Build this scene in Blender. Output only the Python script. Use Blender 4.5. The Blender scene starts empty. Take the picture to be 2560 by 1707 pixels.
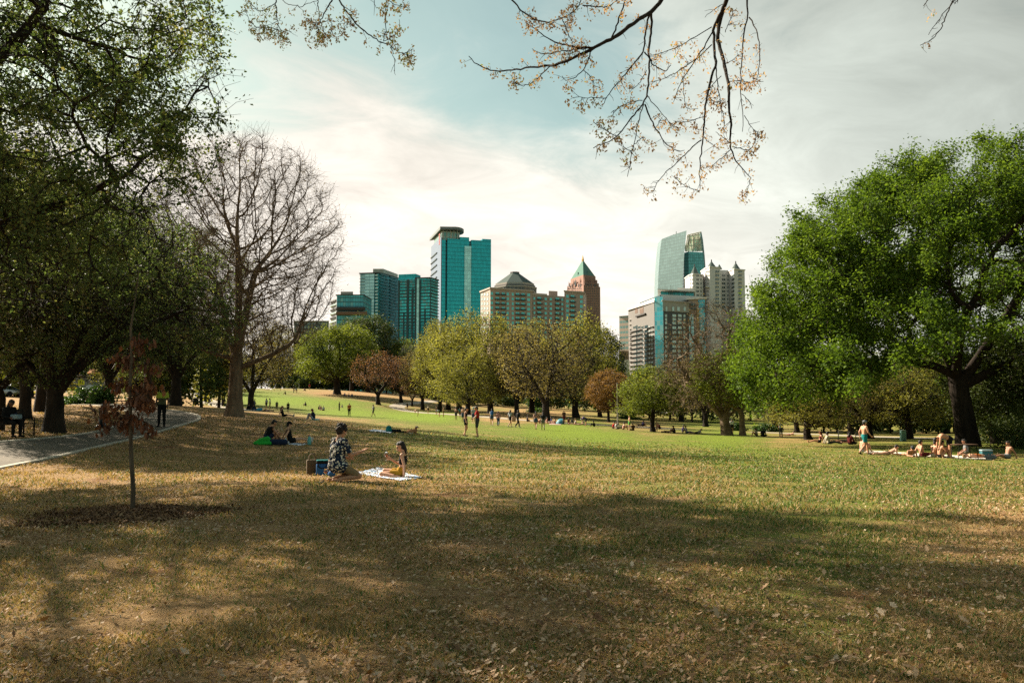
import bpy, bmesh, math, random
import numpy as np
from mathutils import Vector, Matrix

RAD = math.radians
S = bpy.context.scene
COL = S.collection
F, CX, CY, HOR, CAMZ = 2000.0, 1280.0, 853.5, 1020.0, 1.65   # survey numbers of the photograph
PITCH = math.atan((HOR - CY) / F)
SUN_EL = RAD(33.0)
SUN_H = np.array([-0.85, 0.527]); SUN_H /= np.linalg.norm(SUN_H)
SUN_V = np.array([SUN_H[0]*math.cos(SUN_EL), SUN_H[1]*math.cos(SUN_EL), math.sin(SUN_EL)])


def ray_dir(px, py):
    a = (px - CX) / F; b = (CY - py) / F
    c, s = math.cos(PITCH), math.sin(PITCH)
    return np.array([a, c - b*s, s + b*c])


def at(px, py, Y):
    d = ray_dir(px, py)
    return d * (Y / d[1]) + np.array([0, 0, CAMZ])


# ------------------------------------------------------------------ tagging
def tag(o, label=None, cat=None, group=None, kind=None):
    if label: o['label'] = label
    if cat: o['category'] = cat
    if group: o['group'] = group
    if kind: o['kind'] = kind
    return o


def empty(name, loc, rz=0.0, label=None, cat=None, group=None, scale=None):
    o = bpy.data.objects.new(name, None); COL.objects.link(o)
    o.empty_display_size = 0.2
    o.location = [float(v) for v in loc]; o.rotation_euler = (0, 0, rz)
    if scale: o.scale = scale
    return tag(o, label, cat, group)


def link(name, me, parent=None):
    o = bpy.data.objects.new(name, me); COL.objects.link(o)
    if parent is not None: o.parent = parent
    return o


def dup(root, loc=None, rz=None, scale=None, label=None, group=None, cat=None):
    def rec(o, par):
        c = o.copy(); COL.objects.link(c)
        if par is not None: c.parent = par
        for ch in o.children: rec(ch, c)
        return c
    r = rec(root, None)
    if loc is not None: r.location = [float(v) for v in loc]
    if rz is not None: r.rotation_euler = (0, 0, rz)
    if scale is not None: r.scale = scale
    return tag(r, label, cat, group)


def unit(v): return np.asarray(v)/(np.linalg.norm(v, axis=-1, keepdims=True)+1e-9)

# ------------------------------------------------------------------ mesh collecting
class MB:
    def __init__(s):
        s.V = []; s.n = 0; s.Fs = []

    def add(s, V, faces, mat=0, var=None):
        V = np.asarray(V, float).reshape(-1, 3)
        faces = np.asarray(faces, int)
        s.Fs.append((faces + s.n, mat, var)); s.V.append(V); s.n += len(V)
        return s

    def poly(s, V, faces, mat=0):
        b = {}
        for f in faces: b.setdefault(len(f), []).append(f)
        base = s.n; V = np.asarray(V, float).reshape(-1, 3)
        s.V.append(V); s.n += len(V)
        for k, fl in b.items(): s.Fs.append((np.asarray(fl, int) + base, mat, None))
        return s

    def box(s, x0, x1, y0, y1, z0, z1, mat=0):
        V = [(x0,y0,z0),(x1,y0,z0),(x1,y1,z0),(x0,y1,z0),(x0,y0,z1),(x1,y0,z1),(x1,y1,z1),(x0,y1,z1)]
        Fq = [(0,3,2,1),(4,5,6,7),(0,1,5,4),(1,2,6,5),(2,3,7,6),(3,0,4,7)]
        return s.add(V, Fq, mat)

    def prism(s, pts, z0, z1, mat=0, cap=True, capmat=None):
        pts = list(pts); n = len(pts)
        ar = sum(pts[i][0]*pts[(i+1) % n][1] - pts[(i+1) % n][0]*pts[i][1] for i in range(n))
        if ar < 0: pts = pts[::-1]
        z0 = [z0]*n if np.isscalar(z0) else list(z0)
        z1 = [z1]*n if np.isscalar(z1) else list(z1)
        if ar < 0: z0 = z0[::-1]; z1 = z1[::-1]
        V = [(p[0], p[1], z0[i]) for i, p in enumerate(pts)] + [(p[0], p[1], z1[i]) for i, p in enumerate(pts)]
        s.poly(V, [(i, (i+1) % n, n+(i+1) % n, n+i) for i in range(n)], mat)
        if cap:
            s.poly(V, [tuple(range(n-1, -1, -1)), tuple(range(n, 2*n))], mat if capmat is None else capmat)
        return s

    def cone(s, c, r0, r1, z0, z1, n=12, mat=0, rot=0.0, sx=1, sy=1):
        a = np.arange(n)*2*math.pi/n + rot
        V = [(c[0]+r0*sx*math.cos(t), c[1]+r0*sy*math.sin(t), z0) for t in a] + [(c[0]+r1*sx*math.cos(t), c[1]+r1*sy*math.sin(t), z1) for t in a]
        s.poly(V, [(i, (i+1) % n, n+(i+1) % n, n+i) for i in range(n)] + [tuple(range(n-1, -1, -1)), tuple(range(n, 2*n))], mat)
        return s

    def lathe(s, prof, n=16, c=(0, 0, 0), mat=0):
        a = np.arange(n)*2*math.pi/n
        V = [(c[0]+r*math.cos(t), c[1]+r*math.sin(t), c[2]+z) for r, z in prof for t in a]
        m = len(prof)
        return s.poly(V, [(j*n+i, j*n+(i+1) % n, (j+1)*n+(i+1) % n, (j+1)*n+i) for j in range(m-1) for i in range(n)], mat)

    def ell(s, c, r, mat=0, nu=14, nv=9, M=None):
        u = np.arange(nu)*2*math.pi/nu; v = np.linspace(0, math.pi, nv)
        V = np.array([(math.sin(b)*math.cos(a), math.sin(b)*math.sin(a), math.cos(b)) for b in v for a in u])*np.asarray(r)
        if M is not None: V = V @ np.asarray(M).T
        return s.add(V + np.asarray(c), [(j*nu+i, (j+1)*nu+i, (j+1)*nu+(i+1) % nu, j*nu+(i+1) % nu) for j in range(nv-1) for i in range(nu)], mat)

    def tube(s, P, r, sides=6, mat=0, cap=True):
        P = np.asarray(P, float); n = len(P); r = np.broadcast_to(np.asarray(r, float), (n,))
        T = np.gradient(P, axis=0); T /= (np.linalg.norm(T, axis=1, keepdims=True)+1e-9)
        ref = np.array([1., 0, 0]) if abs(T[0][0]) < 0.8 else np.array([0, 1., 0])
        N = np.empty_like(P); p = ref
        for i in range(n):
            p = p - T[i]*p.dot(T[i]); p /= (np.linalg.norm(p)+1e-9); N[i] = p
        B = np.cross(T, N)
        a = np.arange(sides)*2*math.pi/sides
        V = P[:, None, :] + r[:, None, None]*(np.cos(a)[None, :, None]*N[:, None, :] + np.sin(a)[None, :, None]*B[:, None, :])
        i = np.arange(sides); j = (i+1) % sides
        Fq = np.concatenate([np.stack([k*sides+i, k*sides+j, (k+1)*sides+j, (k+1)*sides+i], 1) for k in range(n-1)])
        s.add(V.reshape(-1, 3), Fq, mat)
        if cap and sides >= 3:
            s.poly(V[-1], [tuple(range(sides))], mat); s.poly(V[0], [tuple(range(sides-1, -1, -1))], mat)
        return s

    def mesh(s, name, mats=(), smooth=False):
        me = bpy.data.meshes.new(name)
        V = np.concatenate(s.V) if s.V else np.zeros((0, 3))
        me.vertices.add(len(V)); me.vertices.foreach_set('co', V.astype(np.float32).ravel())
        li = np.concatenate([f.ravel() for f, m, v in s.Fs]).astype(np.int32)
        lt = np.concatenate([np.full(len(f), f.shape[1]) for f, m, v in s.Fs]).astype(np.int32)
        mi = np.concatenate([np.full(len(f), m) for f, m, v in s.Fs]).astype(np.int32)
        ls = np.concatenate([[0], np.cumsum(lt)[:-1]]).astype(np.int32)
        me.loops.add(len(li)); me.loops.foreach_set('vertex_index', li)
        me.polygons.add(len(lt)); me.polygons.foreach_set('loop_start', ls)
        try: me.polygons.foreach_set('loop_total', lt)
        except Exception: pass
        me.polygons.foreach_set('material_index', mi)
        me.polygons.foreach_set('use_smooth', np.full(len(lt), bool(smooth)))
        if any(v is not None for f, m, v in s.Fs):
            at_ = me.attributes.new('var', 'FLOAT', 'FACE')
            vv = np.concatenate([np.full(len(f), 0.5) if v is None else np.broadcast_to(v, (len(f),)) for f, m, v in s.Fs])
            at_.data.foreach_set('value', vv.astype(np.float32))
        for m in mats: me.materials.append(m)
        me.update(calc_edges=True)
        return me

    def build(s, name, mats=(), parent=None, smooth=False):
        if not isinstance(mats, (list, tuple)): mats = [mats]
        return link(name, s.mesh(name, mats, smooth), parent)


# ------------------------------------------------------------------ materials
def newmat(name):
    m = bpy.data.materials.new(name); m.use_nodes = True
    nt = m.node_tree; nt.nodes.clear()
    out = nt.nodes.new('ShaderNodeOutputMaterial')
    return m, nt, out


class NT:
    """tiny helper to write node trees"""
    def __init__(s, nt): s.nt = nt

    def n(s, typ, **kw):
        nd = s.nt.nodes.new(typ)
        for k, v in kw.items():
            if k.startswith('i_'):
                key = k[2:]
                nd.inputs[int(key) if key.isdigit() else key.replace('_', ' ')].default_value = v
            else: setattr(nd, k, v)
        return nd

    def l(s, a, b): s.nt.links.new(a, b)

    def math(s, op, a, b=None, clamp=False):
        nd = s.nt.nodes.new('ShaderNodeMath'); nd.operation = op; nd.use_clamp = clamp
        for i, v in enumerate((a, b)):
            if v is None: continue
            if isinstance(v, (int, float)): nd.inputs[i].default_value = v
            else: s.l(v, nd.inputs[i])
        return nd.outputs[0]

    def mix(s, fac, a, b, blend='MIX'):
        nd = s.nt.nodes.new('ShaderNodeMix'); nd.data_type = 'RGBA'; nd.blend_type = blend
        for sock, v in ((nd.inputs[0], fac), (nd.inputs[6], a), (nd.inputs[7], b)):
            if isinstance(v, (int, float)): sock.default_value = v
            elif isinstance(v, tuple): sock.default_value = v if len(v) == 4 else (*v, 1)
            else: s.l(v, sock)
        return nd.outputs[2]

    def ramp(s, fac, stops, interp='LINEAR'):
        nd = s.nt.nodes.new('ShaderNodeValToRGB'); cr = nd.color_ramp; cr.interpolation = interp
        while len(cr.elements) < len(stops): cr.elements.new(0.5)
        for e, (p, c) in zip(cr.elements, stops):
            e.position = p; e.color = (c, c, c, 1) if isinstance(c, (int, float)) else (*c, 1)
        s.l(fac, nd.inputs[0]); return nd.outputs[0]

    def smooth(s, v, lo, hi):
        nd = s.nt.nodes.new('ShaderNodeMapRange'); nd.interpolation_type = 'SMOOTHSTEP'
        nd.inputs[1].default_value = lo; nd.inputs[2].default_value = hi
        s.l(v, nd.inputs[0]); return nd.outputs[0]

    def noise(s, vec, scale, detail=4, rough=0.55, dist=0.0):
        nd = s.nt.nodes.new('ShaderNodeTexNoise')
        nd.inputs['Scale'].default_value = scale; nd.inputs['Detail'].default_value = detail
        nd.inputs['Roughness'].default_value = rough; nd.inputs['Distortion'].default_value = dist
        if vec is not None: s.l(vec, nd.inputs['Vector'])
        return nd.outputs[0]


def principled(T, out, color=None, rough=0.7, metal=0.0, spec=0.3, normal=None):
    b = T.n('ShaderNodeBsdfPrincipled')
    b.inputs['Roughness'].default_value = rough; b.inputs['Metallic'].default_value = metal
    b.inputs['Specular IOR Level'].default_value = spec
    if color is not None:
        if isinstance(color, tuple): b.inputs['Base Color'].default_value = (*color, 1)
        else: T.l(color, b.inputs['Base Color'])
    if normal is not None: T.l(normal, b.inputs['Normal'])
    if out is not None: T.l(b.outputs[0], out.inputs[0])
    return b


ALB = 0.60     # measured albedo scale shared by all paints, cloths and leaves
def alb(c, k=None): return tuple(v*(k or ALB) for v in c)
_MC = {}
def plain(name, col, rough=0.7, metal=0.0, spec=0.3, vary=0.18, scale=9.0, bump=0.0):
    """solid paint / cloth / skin with a little procedural mottling"""
    key = (name, tuple(col), rough, metal)
    if key in _MC: return _MC[key]
    m, nt, out = newmat(name); T = NT(nt)
    tc = T.n('ShaderNodeTexCoord')
    nz = T.noise(tc.outputs['Object'], scale, 5)
    f = T.math('ADD', T.math('MULTIPLY', nz, 2*vary), 1.0 - vary)
    c = T.mix(1.0, alb(col, .68), (1, 1, 1), 'MULTIPLY')
    mx = c.node; T.l(f, T.n('ShaderNodeCombineColor').inputs[0])
    cc = nt.nodes[-1]; T.l(f, cc.inputs[1]); T.l(f, cc.inputs[2]); T.l(cc.outputs[0], mx.inputs[7])
    nrm = None
    if bump:
        bp = T.n('ShaderNodeBump'); bp.inputs['Strength'].default_value = bump; bp.inputs['Distance'].default_value = 0.02
        T.l(T.noise(tc.outputs['Object'], scale*6, 4), bp.inputs['Height']); nrm = bp.outputs[0]
    principled(T, out, c, rough, metal, spec, nrm)
    _MC[key] = m
    return m


def leaf_mat(name, stops, trans=0.38, rough=0.55):
    m, nt, out = newmat(name); T = NT(nt)
    a = T.n('ShaderNodeAttribute', attribute_name='var')
    geo = T.n('ShaderNodeNewGeometry')
    nz = T.noise(geo.outputs['Position'], 0.35, 3)
    f = T.math('ADD', T.math('MULTIPLY', a.outputs['Fac'], 0.75), T.math('MULTIPLY', T.math('SUBTRACT', nz, 0.5), 0.9), True)
    f = T.math('ADD', f, 0.12, True)
    c = T.ramp(f, [(p_, alb(q_)) for p_, q_ in stops])
    b = principled(T, None, c, rough, 0, 0.25)
    tr = T.n('ShaderNodeBsdfTranslucent')
    c2 = T.mix(1.0, c, (1.15, 1.1, 0.55), 'MULTIPLY')
    T.l(c2, tr.inputs['Color'])
    mx = T.n('ShaderNodeMixShader'); mx.inputs[0].default_value = trans
    T.l(b.outputs[0], mx.inputs[1]); T.l(tr.outputs[0], mx.inputs[2]); T.l(mx.outputs[0], out.inputs[0])
    return m


def bark_mat(name, dark, light, scale=6.0):
    m, nt, out = newmat(name); T = NT(nt)
    tc = T.n('ShaderNodeTexCoord')
    mp = T.n('ShaderNodeMapping'); mp.inputs['Scale'].default_value = (1, 1, 0.18); T.l(tc.outputs['Object'], mp.inputs[0])
    nz = T.noise(mp.outputs[0], scale, 6, 0.65, 0.4)
    n2 = T.noise(tc.outputs['Object'], 1.3, 3)
    f = T.math('ADD', T.math('MULTIPLY', nz, 0.8), T.math('MULTIPLY', n2, 0.3))
    c = T.ramp(f, [(0.35, alb(dark, .75)), (0.72, alb(light, .75))])
    bp = T.n('ShaderNodeBump'); bp.inputs['Strength'].default_value = 0.9; bp.inputs['Distance'].default_value = 0.06
    T.l(nz, bp.inputs['Height'])
    principled(T, out, c, 0.9, 0, 0.15, bp.outputs[0])
    return m


# ------------------------------------------------------------------ camera, sun, sky
cam = bpy.data.cameras.new('camera'); cam_o = bpy.data.objects.new('camera', cam); COL.objects.link(cam_o)
cam.sensor_width = 36.0; cam.lens = 36.0*F/2560.0; cam.clip_start = 0.1; cam.clip_end = 30000
cam_o.location = (0, 0, CAMZ); cam_o.rotation_euler = (math.pi/2 + PITCH, 0, 0)
S.camera = cam_o
S.render.resolution_x, S.render.resolution_y = 1024, 682

sun = bpy.data.lights.new('sun', 'SUN'); sun.energy = 5.0; sun.angle = RAD(0.55); sun.color = (1.0, 0.88, 0.70)
sun_o = bpy.data.objects.new('sun', sun); COL.objects.link(sun_o)
sun_o.rotation_euler = Vector(-SUN_V).to_track_quat('-Z', 'Y').to_euler()
sun_o.location = (-200, 100, 150)

SKY_STR = 0.075
W = bpy.data.worlds.new('World'); S.world = W; W.use_nodes = True
W.node_tree.nodes.clear(); T = NT(W.node_tree)
wo = T.n('ShaderNodeOutputWorld'); bg = T.n('ShaderNodeBackground'); bg.inputs['Strength'].default_value = SKY_STR
T.l(bg.outputs[0], wo.inputs[0])
sky = T.n('ShaderNodeTexSky', sky_type='NISHITA'); sky.sun_disc = False
sky.sun_elevation = SUN_EL; sky.sun_rotation = math.atan2(SUN_H[0], SUN_H[1]) % (2*math.pi)
sky.air_density = 1.0; sky.dust_density = 1.5; sky.ozone_density = 1.0
tc = T.n('ShaderNodeTexCoord'); sp = T.n('ShaderNodeSeparateXYZ'); T.l(tc.outputs['Generated'], sp.inputs[0])
x, y, z = sp.outputs
zz = T.math('ADD', T.math('MAXIMUM', z, 0.0), 0.16)
cb = T.n('ShaderNodeCombineXYZ')
u = T.math('DIVIDE', x, zz); v = T.math('DIVIDE', y, zz)
# wind-drawn streaks running from the upper left to the lower right
T.l(T.math('ADD', T.math('MULTIPLY', u, 0.75), T.math('MULTIPLY', v, 0.42)), cb.inputs[0])
T.l(T.math('ADD', T.math('MULTIPLY', u, -0.50), T.math('MULTIPLY', v, 1.0)), cb.inputs[1]); cb.inputs[2].default_value = 2.7
n1 = T.noise(cb.outputs[0], 0.85, 9, 0.56, 0.35)
n2 = T.noise(cb.outputs[0], 3.2, 8, 0.62, 0.6)
n3 = T.noise(tc.outputs['Generated'], 2.3, 4, 0.5)
cl = T.math('ADD', T.math('MULTIPLY', n1, 0.62), T.math('MULTIPLY', n2, 0.52))
# clear window high ahead, slightly left; cloud bank low and to the right
gx = x; gz = T.math('SUBTRACT', z, 0.41)
ga_ = T.math('SUBTRACT', T.math('MULTIPLY', gx, .89), T.math('MULTIPLY', gz, .45)); gp_ = T.math('ADD', T.math('MULTIPLY', gx, .45), T.math('MULTIPLY', gz, .89))
gap = T.math('ADD', T.math('MULTIPLY', T.math('MULTIPLY', ga_, ga_), 10.0), T.math('MULTIPLY', T.math('MULTIPLY', gp_, gp_), 48.0))
gapm = T.math('SUBTRACT', 1.0, T.smooth(gap, 0.0, 1.0))
low = T.math('SUBTRACT', 1.0, T.smooth(z, 0.06, 0.42))
right = T.smooth(x, 0.0, 0.45)
front = T.smooth(y, -0.35, 0.45)
cov = T.math('ADD', cl, T.math('MULTIPLY', low, 0.42))
cov = T.math('ADD', cov, T.math('ADD', T.math('MULTIPLY', right, 0.10), 0.10))
cov = T.math('SUBTRACT', cov, T.math('MULTIPLY', gapm, 0.21))
cov = T.math('SUBTRACT', cov, T.math('MULTIPLY', T.math('MULTIPLY', T.smooth(T.math('MULTIPLY', x, -1.0), .12, .34), T.smooth(z, .16, .36)), .13))
mask = T.math('MULTIPLY', T.smooth(cov, 0.43, 0.76), front)
mask = T.math('MULTIPLY', mask, T.math('SUBTRACT', 1.0, T.math('MULTIPLY', T.smooth(z, 0.5, 0.8), 0.75)))
mask = T.math('ADD', .20, T.math('MULTIPLY', mask, .80))      # a thin veil everywhere
skyc = T.mix(1.0, sky.outputs[0], (0.66, 0.74, 0.50), 'MULTIPLY')
k = 1.0/SKY_STR
bright = T.math('SUBTRACT', 1.0, T.math('MULTIPLY', T.smooth(z, 0.16, 0.60), 0.42))
bright = T.math('MULTIPLY', bright, T.math('SUBTRACT', 1.0, T.math('MULTIPLY', T.smooth(x, 0.20, 0.66), 0.44)))
bright = T.math('MULTIPLY', bright, T.math('ADD', 0.60, T.math('MULTIPLY', n2, 0.80)))
tint = T.mix(T.smooth(T.math('ADD', z, T.math('MULTIPLY', x, 0.6)), 0.1, 0.6), (0.345*k, 0.318*k, 0.283*k), (0.27*k, 0.292*k, 0.265*k))
bc = T.n('ShaderNodeVectorMath', operation='SCALE'); T.l(tint, bc.inputs[0]); T.l(bright, bc.inputs['Scale'])
T.l(T.mix(mask, skyc, bc.outputs[0]), bg.inputs['Color'])

S.view_settings.view_transform = 'Standard'; S.view_settings.look = 'None'
S.view_settings.gamma = 1.0; S.view_settings.exposure = 1.75
S.render.engine = 'CYCLES'
S.cycles.max_bounces = 6; S.cycles.diffuse_bounces = 3; S.cycles.glossy_bounces = 3
S.cycles.transmission_bounces = 4; S.cycles.transparent_max_bounces = 8
S.cycles.use_denoising = False
try: S.cycles.denoiser = 'OPENIMAGEDENOISE'
except Exception: pass

# ------------------------------------------------------------------ the lie of the land
CTRL = [  # (px, py, metres away) read off the photograph by the size of people there
    (0,1707,4.8),(1280,1707,4.8),(2560,1707,4.8),(330,1285,12.4),(800,1203,17.4),(1280,1240,15.0),(2000,1250,14.2),(2560,1250,14.2),
    (0,1170,21),(330,1098,31),(500,1053,38),(590,1040,45),(60,1090,28),(150,1075,31),(60,1045,37),(412,1068,35),(255,1070,36),
    (700,1112,32),(750,1048,62),(1000,1080,41),(1180,1093,47),(1600,1150,27),(2100,1180,24),
    (645,1026,110),(820,1038,110),(1300,1068,82),(1140,1049,108),(1075,1040,140),(1020,1026,185),(1150,1034,160),
    (950,1008,190),(840,985,220),(690,985,205),(760,971,260),(1225,1032,160),(1365,1052,120),(1518,1056,135),(1628,1079,92),
    (1700,1052,170),(1810,1088,85),(2014,1099,70),(1975,1131,42),(2350,1143,42),(2390,1126,46),(2540,1150,40),(2200,1090,88),(2500,1092,80),
    (490,1008,140),(500,985,190),(540,975,230),(200,1015,70),(200,974,165),(443,1012,62),(1900,1062,150),(2300,1060,160),
    (1400,1030,200),(20,985,120)]
CX_, CZ_ = [], []
def warp(X, Y):
    s = np.maximum(np.asarray(Y, float) + 40.0, 5.0)
    return np.stack([np.asarray(X, float)/s*1.6, np.log(s)*1.0], -1)
_pts = [at(*c) for c in CTRL]
_xy = [(p[0], p[1]) for p in _pts]; _z = [p[2] for p in _pts]
for X_, Y_, Z_ in [(-30,0,0),(0,-15,0),(30,0,0),(-30,-15,0),(30,-15,0),(-20,10,.1),(20,10,-.1),(0,4,0),(-45,25,.6),(45,40,-1.2),
                   (-200,420,7),(0,420,5),(200,420,1),(-500,420,8),(500,420,1),(-900,1500,10),(0,1500,10),(900,1500,10),(-3000,5000,10),(0,5000,10),(3000,5000,10),(-120,120,4.5),(120,120,-1)]:
    _xy.append((X_, Y_)); _z.append(Z_)
_W = warp(*np.array(_xy).T); _z = np.array(_z)
def _tps(r2): return 0.5*r2*np.log(r2 + 1e-12)
_n = len(_W)
_K = _tps(((_W[:, None]-_W[None])**2).sum(-1)) + np.eye(_n)*0.004
_Pm = np.hstack([np.ones((_n, 1)), _W])
_A = np.block([[_K, _Pm], [_Pm.T, np.zeros((3, 3))]])
_co = np.linalg.solve(_A, np.concatenate([_z, np.zeros(3)]))
def G(X, Y):
    X = np.asarray(X, float); Y = np.asarray(Y, float); sh = np.broadcast(X, Y).shape
    w = warp(np.broadcast_to(X, sh).ravel(), np.broadcast_to(Y, sh).ravel())
    w[:, 0] = np.clip(w[:, 0], -2.2, 2.2)
    k = _tps(((w[:, None]-_W[None])**2).sum(-1))
    z = k @ _co[:_n] + _co[_n] + w @ _co[_n+1:]
    z = np.clip(z, -4, 14)
    return z.reshape(sh) if sh else float(z[0])


_YS = np.concatenate([np.arange(3.5, 60, 0.25), np.geomspace(60, 600, 400)])
def hit(px, py, ymax=600):
    """where the line of sight through a pixel meets the lawn"""
    d = ray_dir(px, py); P = np.outer(_YS/d[1], d) + np.array([0, 0, CAMZ])
    dz = P[:, 2] - G(P[:, 0], P[:, 1])
    i = np.nonzero(dz <= 0)[0]
    if len(i) == 0: return P[min(np.searchsorted(_YS, 300), len(P)-1)]
    i = i[0]
    if i == 0: return P[0]
    f = dz[i-1]/(dz[i-1]-dz[i]); p = P[i-1]*(1-f)+P[i]*f
    return np.array([p[0], p[1], G(p[0], p[1])])


def spot(px, Y):
    X = (px-CX)/F*Y/math.cos(PITCH)*(1.0)
    return np.array([X, Y, G(X, Y)])

def pix(X, Y, Z):
    """pixel of a world point (used while surveying, and to lay out ground cover)"""
    c, s = math.cos(PITCH), math.sin(PITCH)
    Z = np.asarray(Z)-CAMZ; dep = np.asarray(Y)*c + Z*s; up = -np.asarray(Y)*s + Z*c
    return CX + F*np.asarray(X)/dep, CY - F*up/dep
# ------------------------------------------------------------------ ground
GREEN = np.array([(200,1600,.12),(1280,1600,.22),(2400,1600,.28),(300,1250,.12),(900,1250,.22),(1500,1250,.38),(2200,1250,.58),(700,1130,.12),
    (1300,1130,.52),(1900,1140,.75),(2300,1180,.7),(600,1050,.08),(800,1048,.22),(1000,1062,.5),(1250,1075,.72),(1500,1085,.85),(1800,1100,.8),
    (2100,1120,.6),(850,1035,.95),(1050,1045,1),(700,1000,.9),(850,1005,.9),(620,985,.8),(950,998,.30),(900,985,.12),(1100,1015,.4),(1400,1075,.9),
    (1300,1045,.25),(1600,1066,.4),(1750,1060,.7),(2000,1095,.5),(400,1000,.15),(150,1020,.03),(300,1100,.08),(60,1200,.08),(1700,1200,.56),(2500,1350,.35)])
def green_at(X, Y, Z):
    Yc = np.maximum(Y, 3.0)
    px, py = pix(X, Yc, Z)
    q = np.stack([px/260.0, np.log(np.maximum(py-955.0, 6.0))*2.2], -1)
    c = np.stack([GREEN[:, 0]/260.0, np.log(np.maximum(GREEN[:, 1]-955.0, 6.0))*2.2], -1)
    d = ((q[:, None]-c[None])**2).sum(-1)
    w = 1/(d+0.05)**2
    return (w*GREEN[:, 2]).sum(1)/w.sum(1)

aa = np.linspace(-2.6, 2.6, 241); bb = np.linspace(math.log(22.0), math.log(9000.0), 240)
A_, B_ = np.meshgrid(aa, bb)
Ys = np.exp(B_)-40.0; Xs = A_*np.exp(B_)
Zs = G(Xs, Ys)
gv = np.stack([Xs, Ys, Zs], -1).reshape(-1, 3)
nx, ny = len(aa), len(bb)
i = (np.arange(ny-1)[:, None]*nx + np.arange(nx-1)[None]).ravel()
m = MB(); m.add(gv, np.stack([i, i+1, i+nx+1, i+nx], 1))

gm, nt, out = newmat('park_ground'); T = NT(nt)
geo = T.n('ShaderNodeNewGeometry'); pos = geo.outputs['Position']
ga = T.n('ShaderNodeAttribute', attribute_name='green').outputs['Fac']
nb = T.noise(pos, 0.16, 5, 0.6); nm_ = T.noise(pos, 0.9, 6, 0.62); nf = T.noise(pos, 7.0, 8, 0.7); nff = T.noise(pos, 34.0, 6, 0.7)
g = T.math('ADD', ga, T.math('MULTIPLY', T.math('SUBTRACT', nb, 0.5), 1.0))
g = T.math('ADD', g, T.math('MULTIPLY', T.math('SUBTRACT', nm_, 0.5), 1.0))
g = T.math('ADD', g, T.math('MULTIPLY', T.math('SUBTRACT', nf, 0.5), 0.9))
gmask = T.smooth(g, 0.22, 0.78)
dry = T.ramp(T.math('ADD', T.math('MULTIPLY', nf, 0.6), T.math('MULTIPLY', nff, 0.5)), [(0.30, (0.16, 0.095, 0.045)), (0.50, (0.36, 0.235, 0.11)), (0.72, (0.62, 0.44, 0.235))])
grn = T.ramp(T.math('ADD', T.math('MULTIPLY', nf, 0.5), T.math('MULTIPLY', nff, 0.5)), [(0.30, (0.055, 0.085, 0.02)), (0.50, (0.155, 0.215, 0.03)), (0.72, (0.28, 0.36, 0.055))])
lush = T.ramp(T.math('ADD', T.math('MULTIPLY', nff, .45), T.math('ADD', T.math('MULTIPLY', nm_, .32), T.math('MULTIPLY', nb, .28))), [(0.3, (0.125, 0.205, 0.018)), (0.7, (0.24, 0.36, 0.028))])
grn = T.mix(T.smooth(ga, 0.6, 0.95), grn, lush)
col = T.mix(gmask, dry, grn)
dirt = T.ramp(nff, [(0.3, (0.18, 0.095, 0.045)), (0.7, (0.37, 0.215, 0.11))])
dm = T.math('MULTIPLY', T.smooth(T.noise(pos, 0.45, 6, 0.6), 0.585, 0.68), T.math('SUBTRACT', 1.0, T.smooth(ga, 0.35, 0.6)))
col = T.mix(dm, col, dirt)
fl = T.noise(pos, 55.0, 4, 0.75)       # straw flecks and dark thatch
col = T.mix(T.math('MULTIPLY', T.smooth(fl, .60, .68), T.math('SUBTRACT', .75, T.math('MULTIPLY', ga, .7))), col, (.72, .56, .34))
col = T.mix(T.math('MULTIPLY', T.math('SUBTRACT', 1.0, T.smooth(fl, .33, .42)), .6), col, (.085, .06, .03))
col = T.mix(1.0, col, (.68, .62, .56), 'MULTIPLY')
bp = T.n('ShaderNodeBump'); bp.inputs['Strength'].default_value = 0.9; bp.inputs['Distance'].default_value = 0.05
T.l(T.math('ADD', nff, T.math('MULTIPLY', nf, 1.2)), bp.inputs['Height'])
principled(T, out, col, 0.95, 0, 0.1, bp.outputs[0])
ground = m.build('ground', [gm], smooth=True); tag(ground, kind='structure')
at_ = ground.data.attributes.new('green', 'FLOAT', 'POINT')
gr_full = np.full(len(gv), 0.5); vis = (gv[:, 1] > 1)
gr_full[vis] = green_at(gv[vis, 0], gv[vis, 1], gv[vis, 2]); gr_full[gv[:, 1] < 4] = 0.2
at_.data.foreach_set('value', gr_full.astype(np.float32))

# ------------------------------------------------------------------ paths
pm, nt, out = newmat('shaded_path_concrete'); T = NT(nt)
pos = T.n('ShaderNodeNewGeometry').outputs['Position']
c = T.ramp(T.math('ADD', T.math('MULTIPLY', T.noise(pos, 0.7, 6, 0.6), 0.6), T.math('MULTIPLY', T.noise(pos, 22, 5, 0.7), 0.45)), [(0.3, (0.070, 0.058, 0.044)), (0.75, (0.175, 0.148, 0.112))])  # near path darker than the far ones: tree shade put into its colour
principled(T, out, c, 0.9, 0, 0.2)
fm_, nt, out = newmat('pale_path'); T = NT(nt); pos = T.n('ShaderNodeNewGeometry').outputs['Position']
principled(T, out, T.ramp(T.noise(pos, .5, 6, .6), [(.3, (.24, .205, .16)), (.75, (.36, .315, .25))]), .9, 0, .2)
km = plain('kerb_concrete', (0.52, 0.47, 0.38), 0.9, vary=0.25, scale=3)

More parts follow.
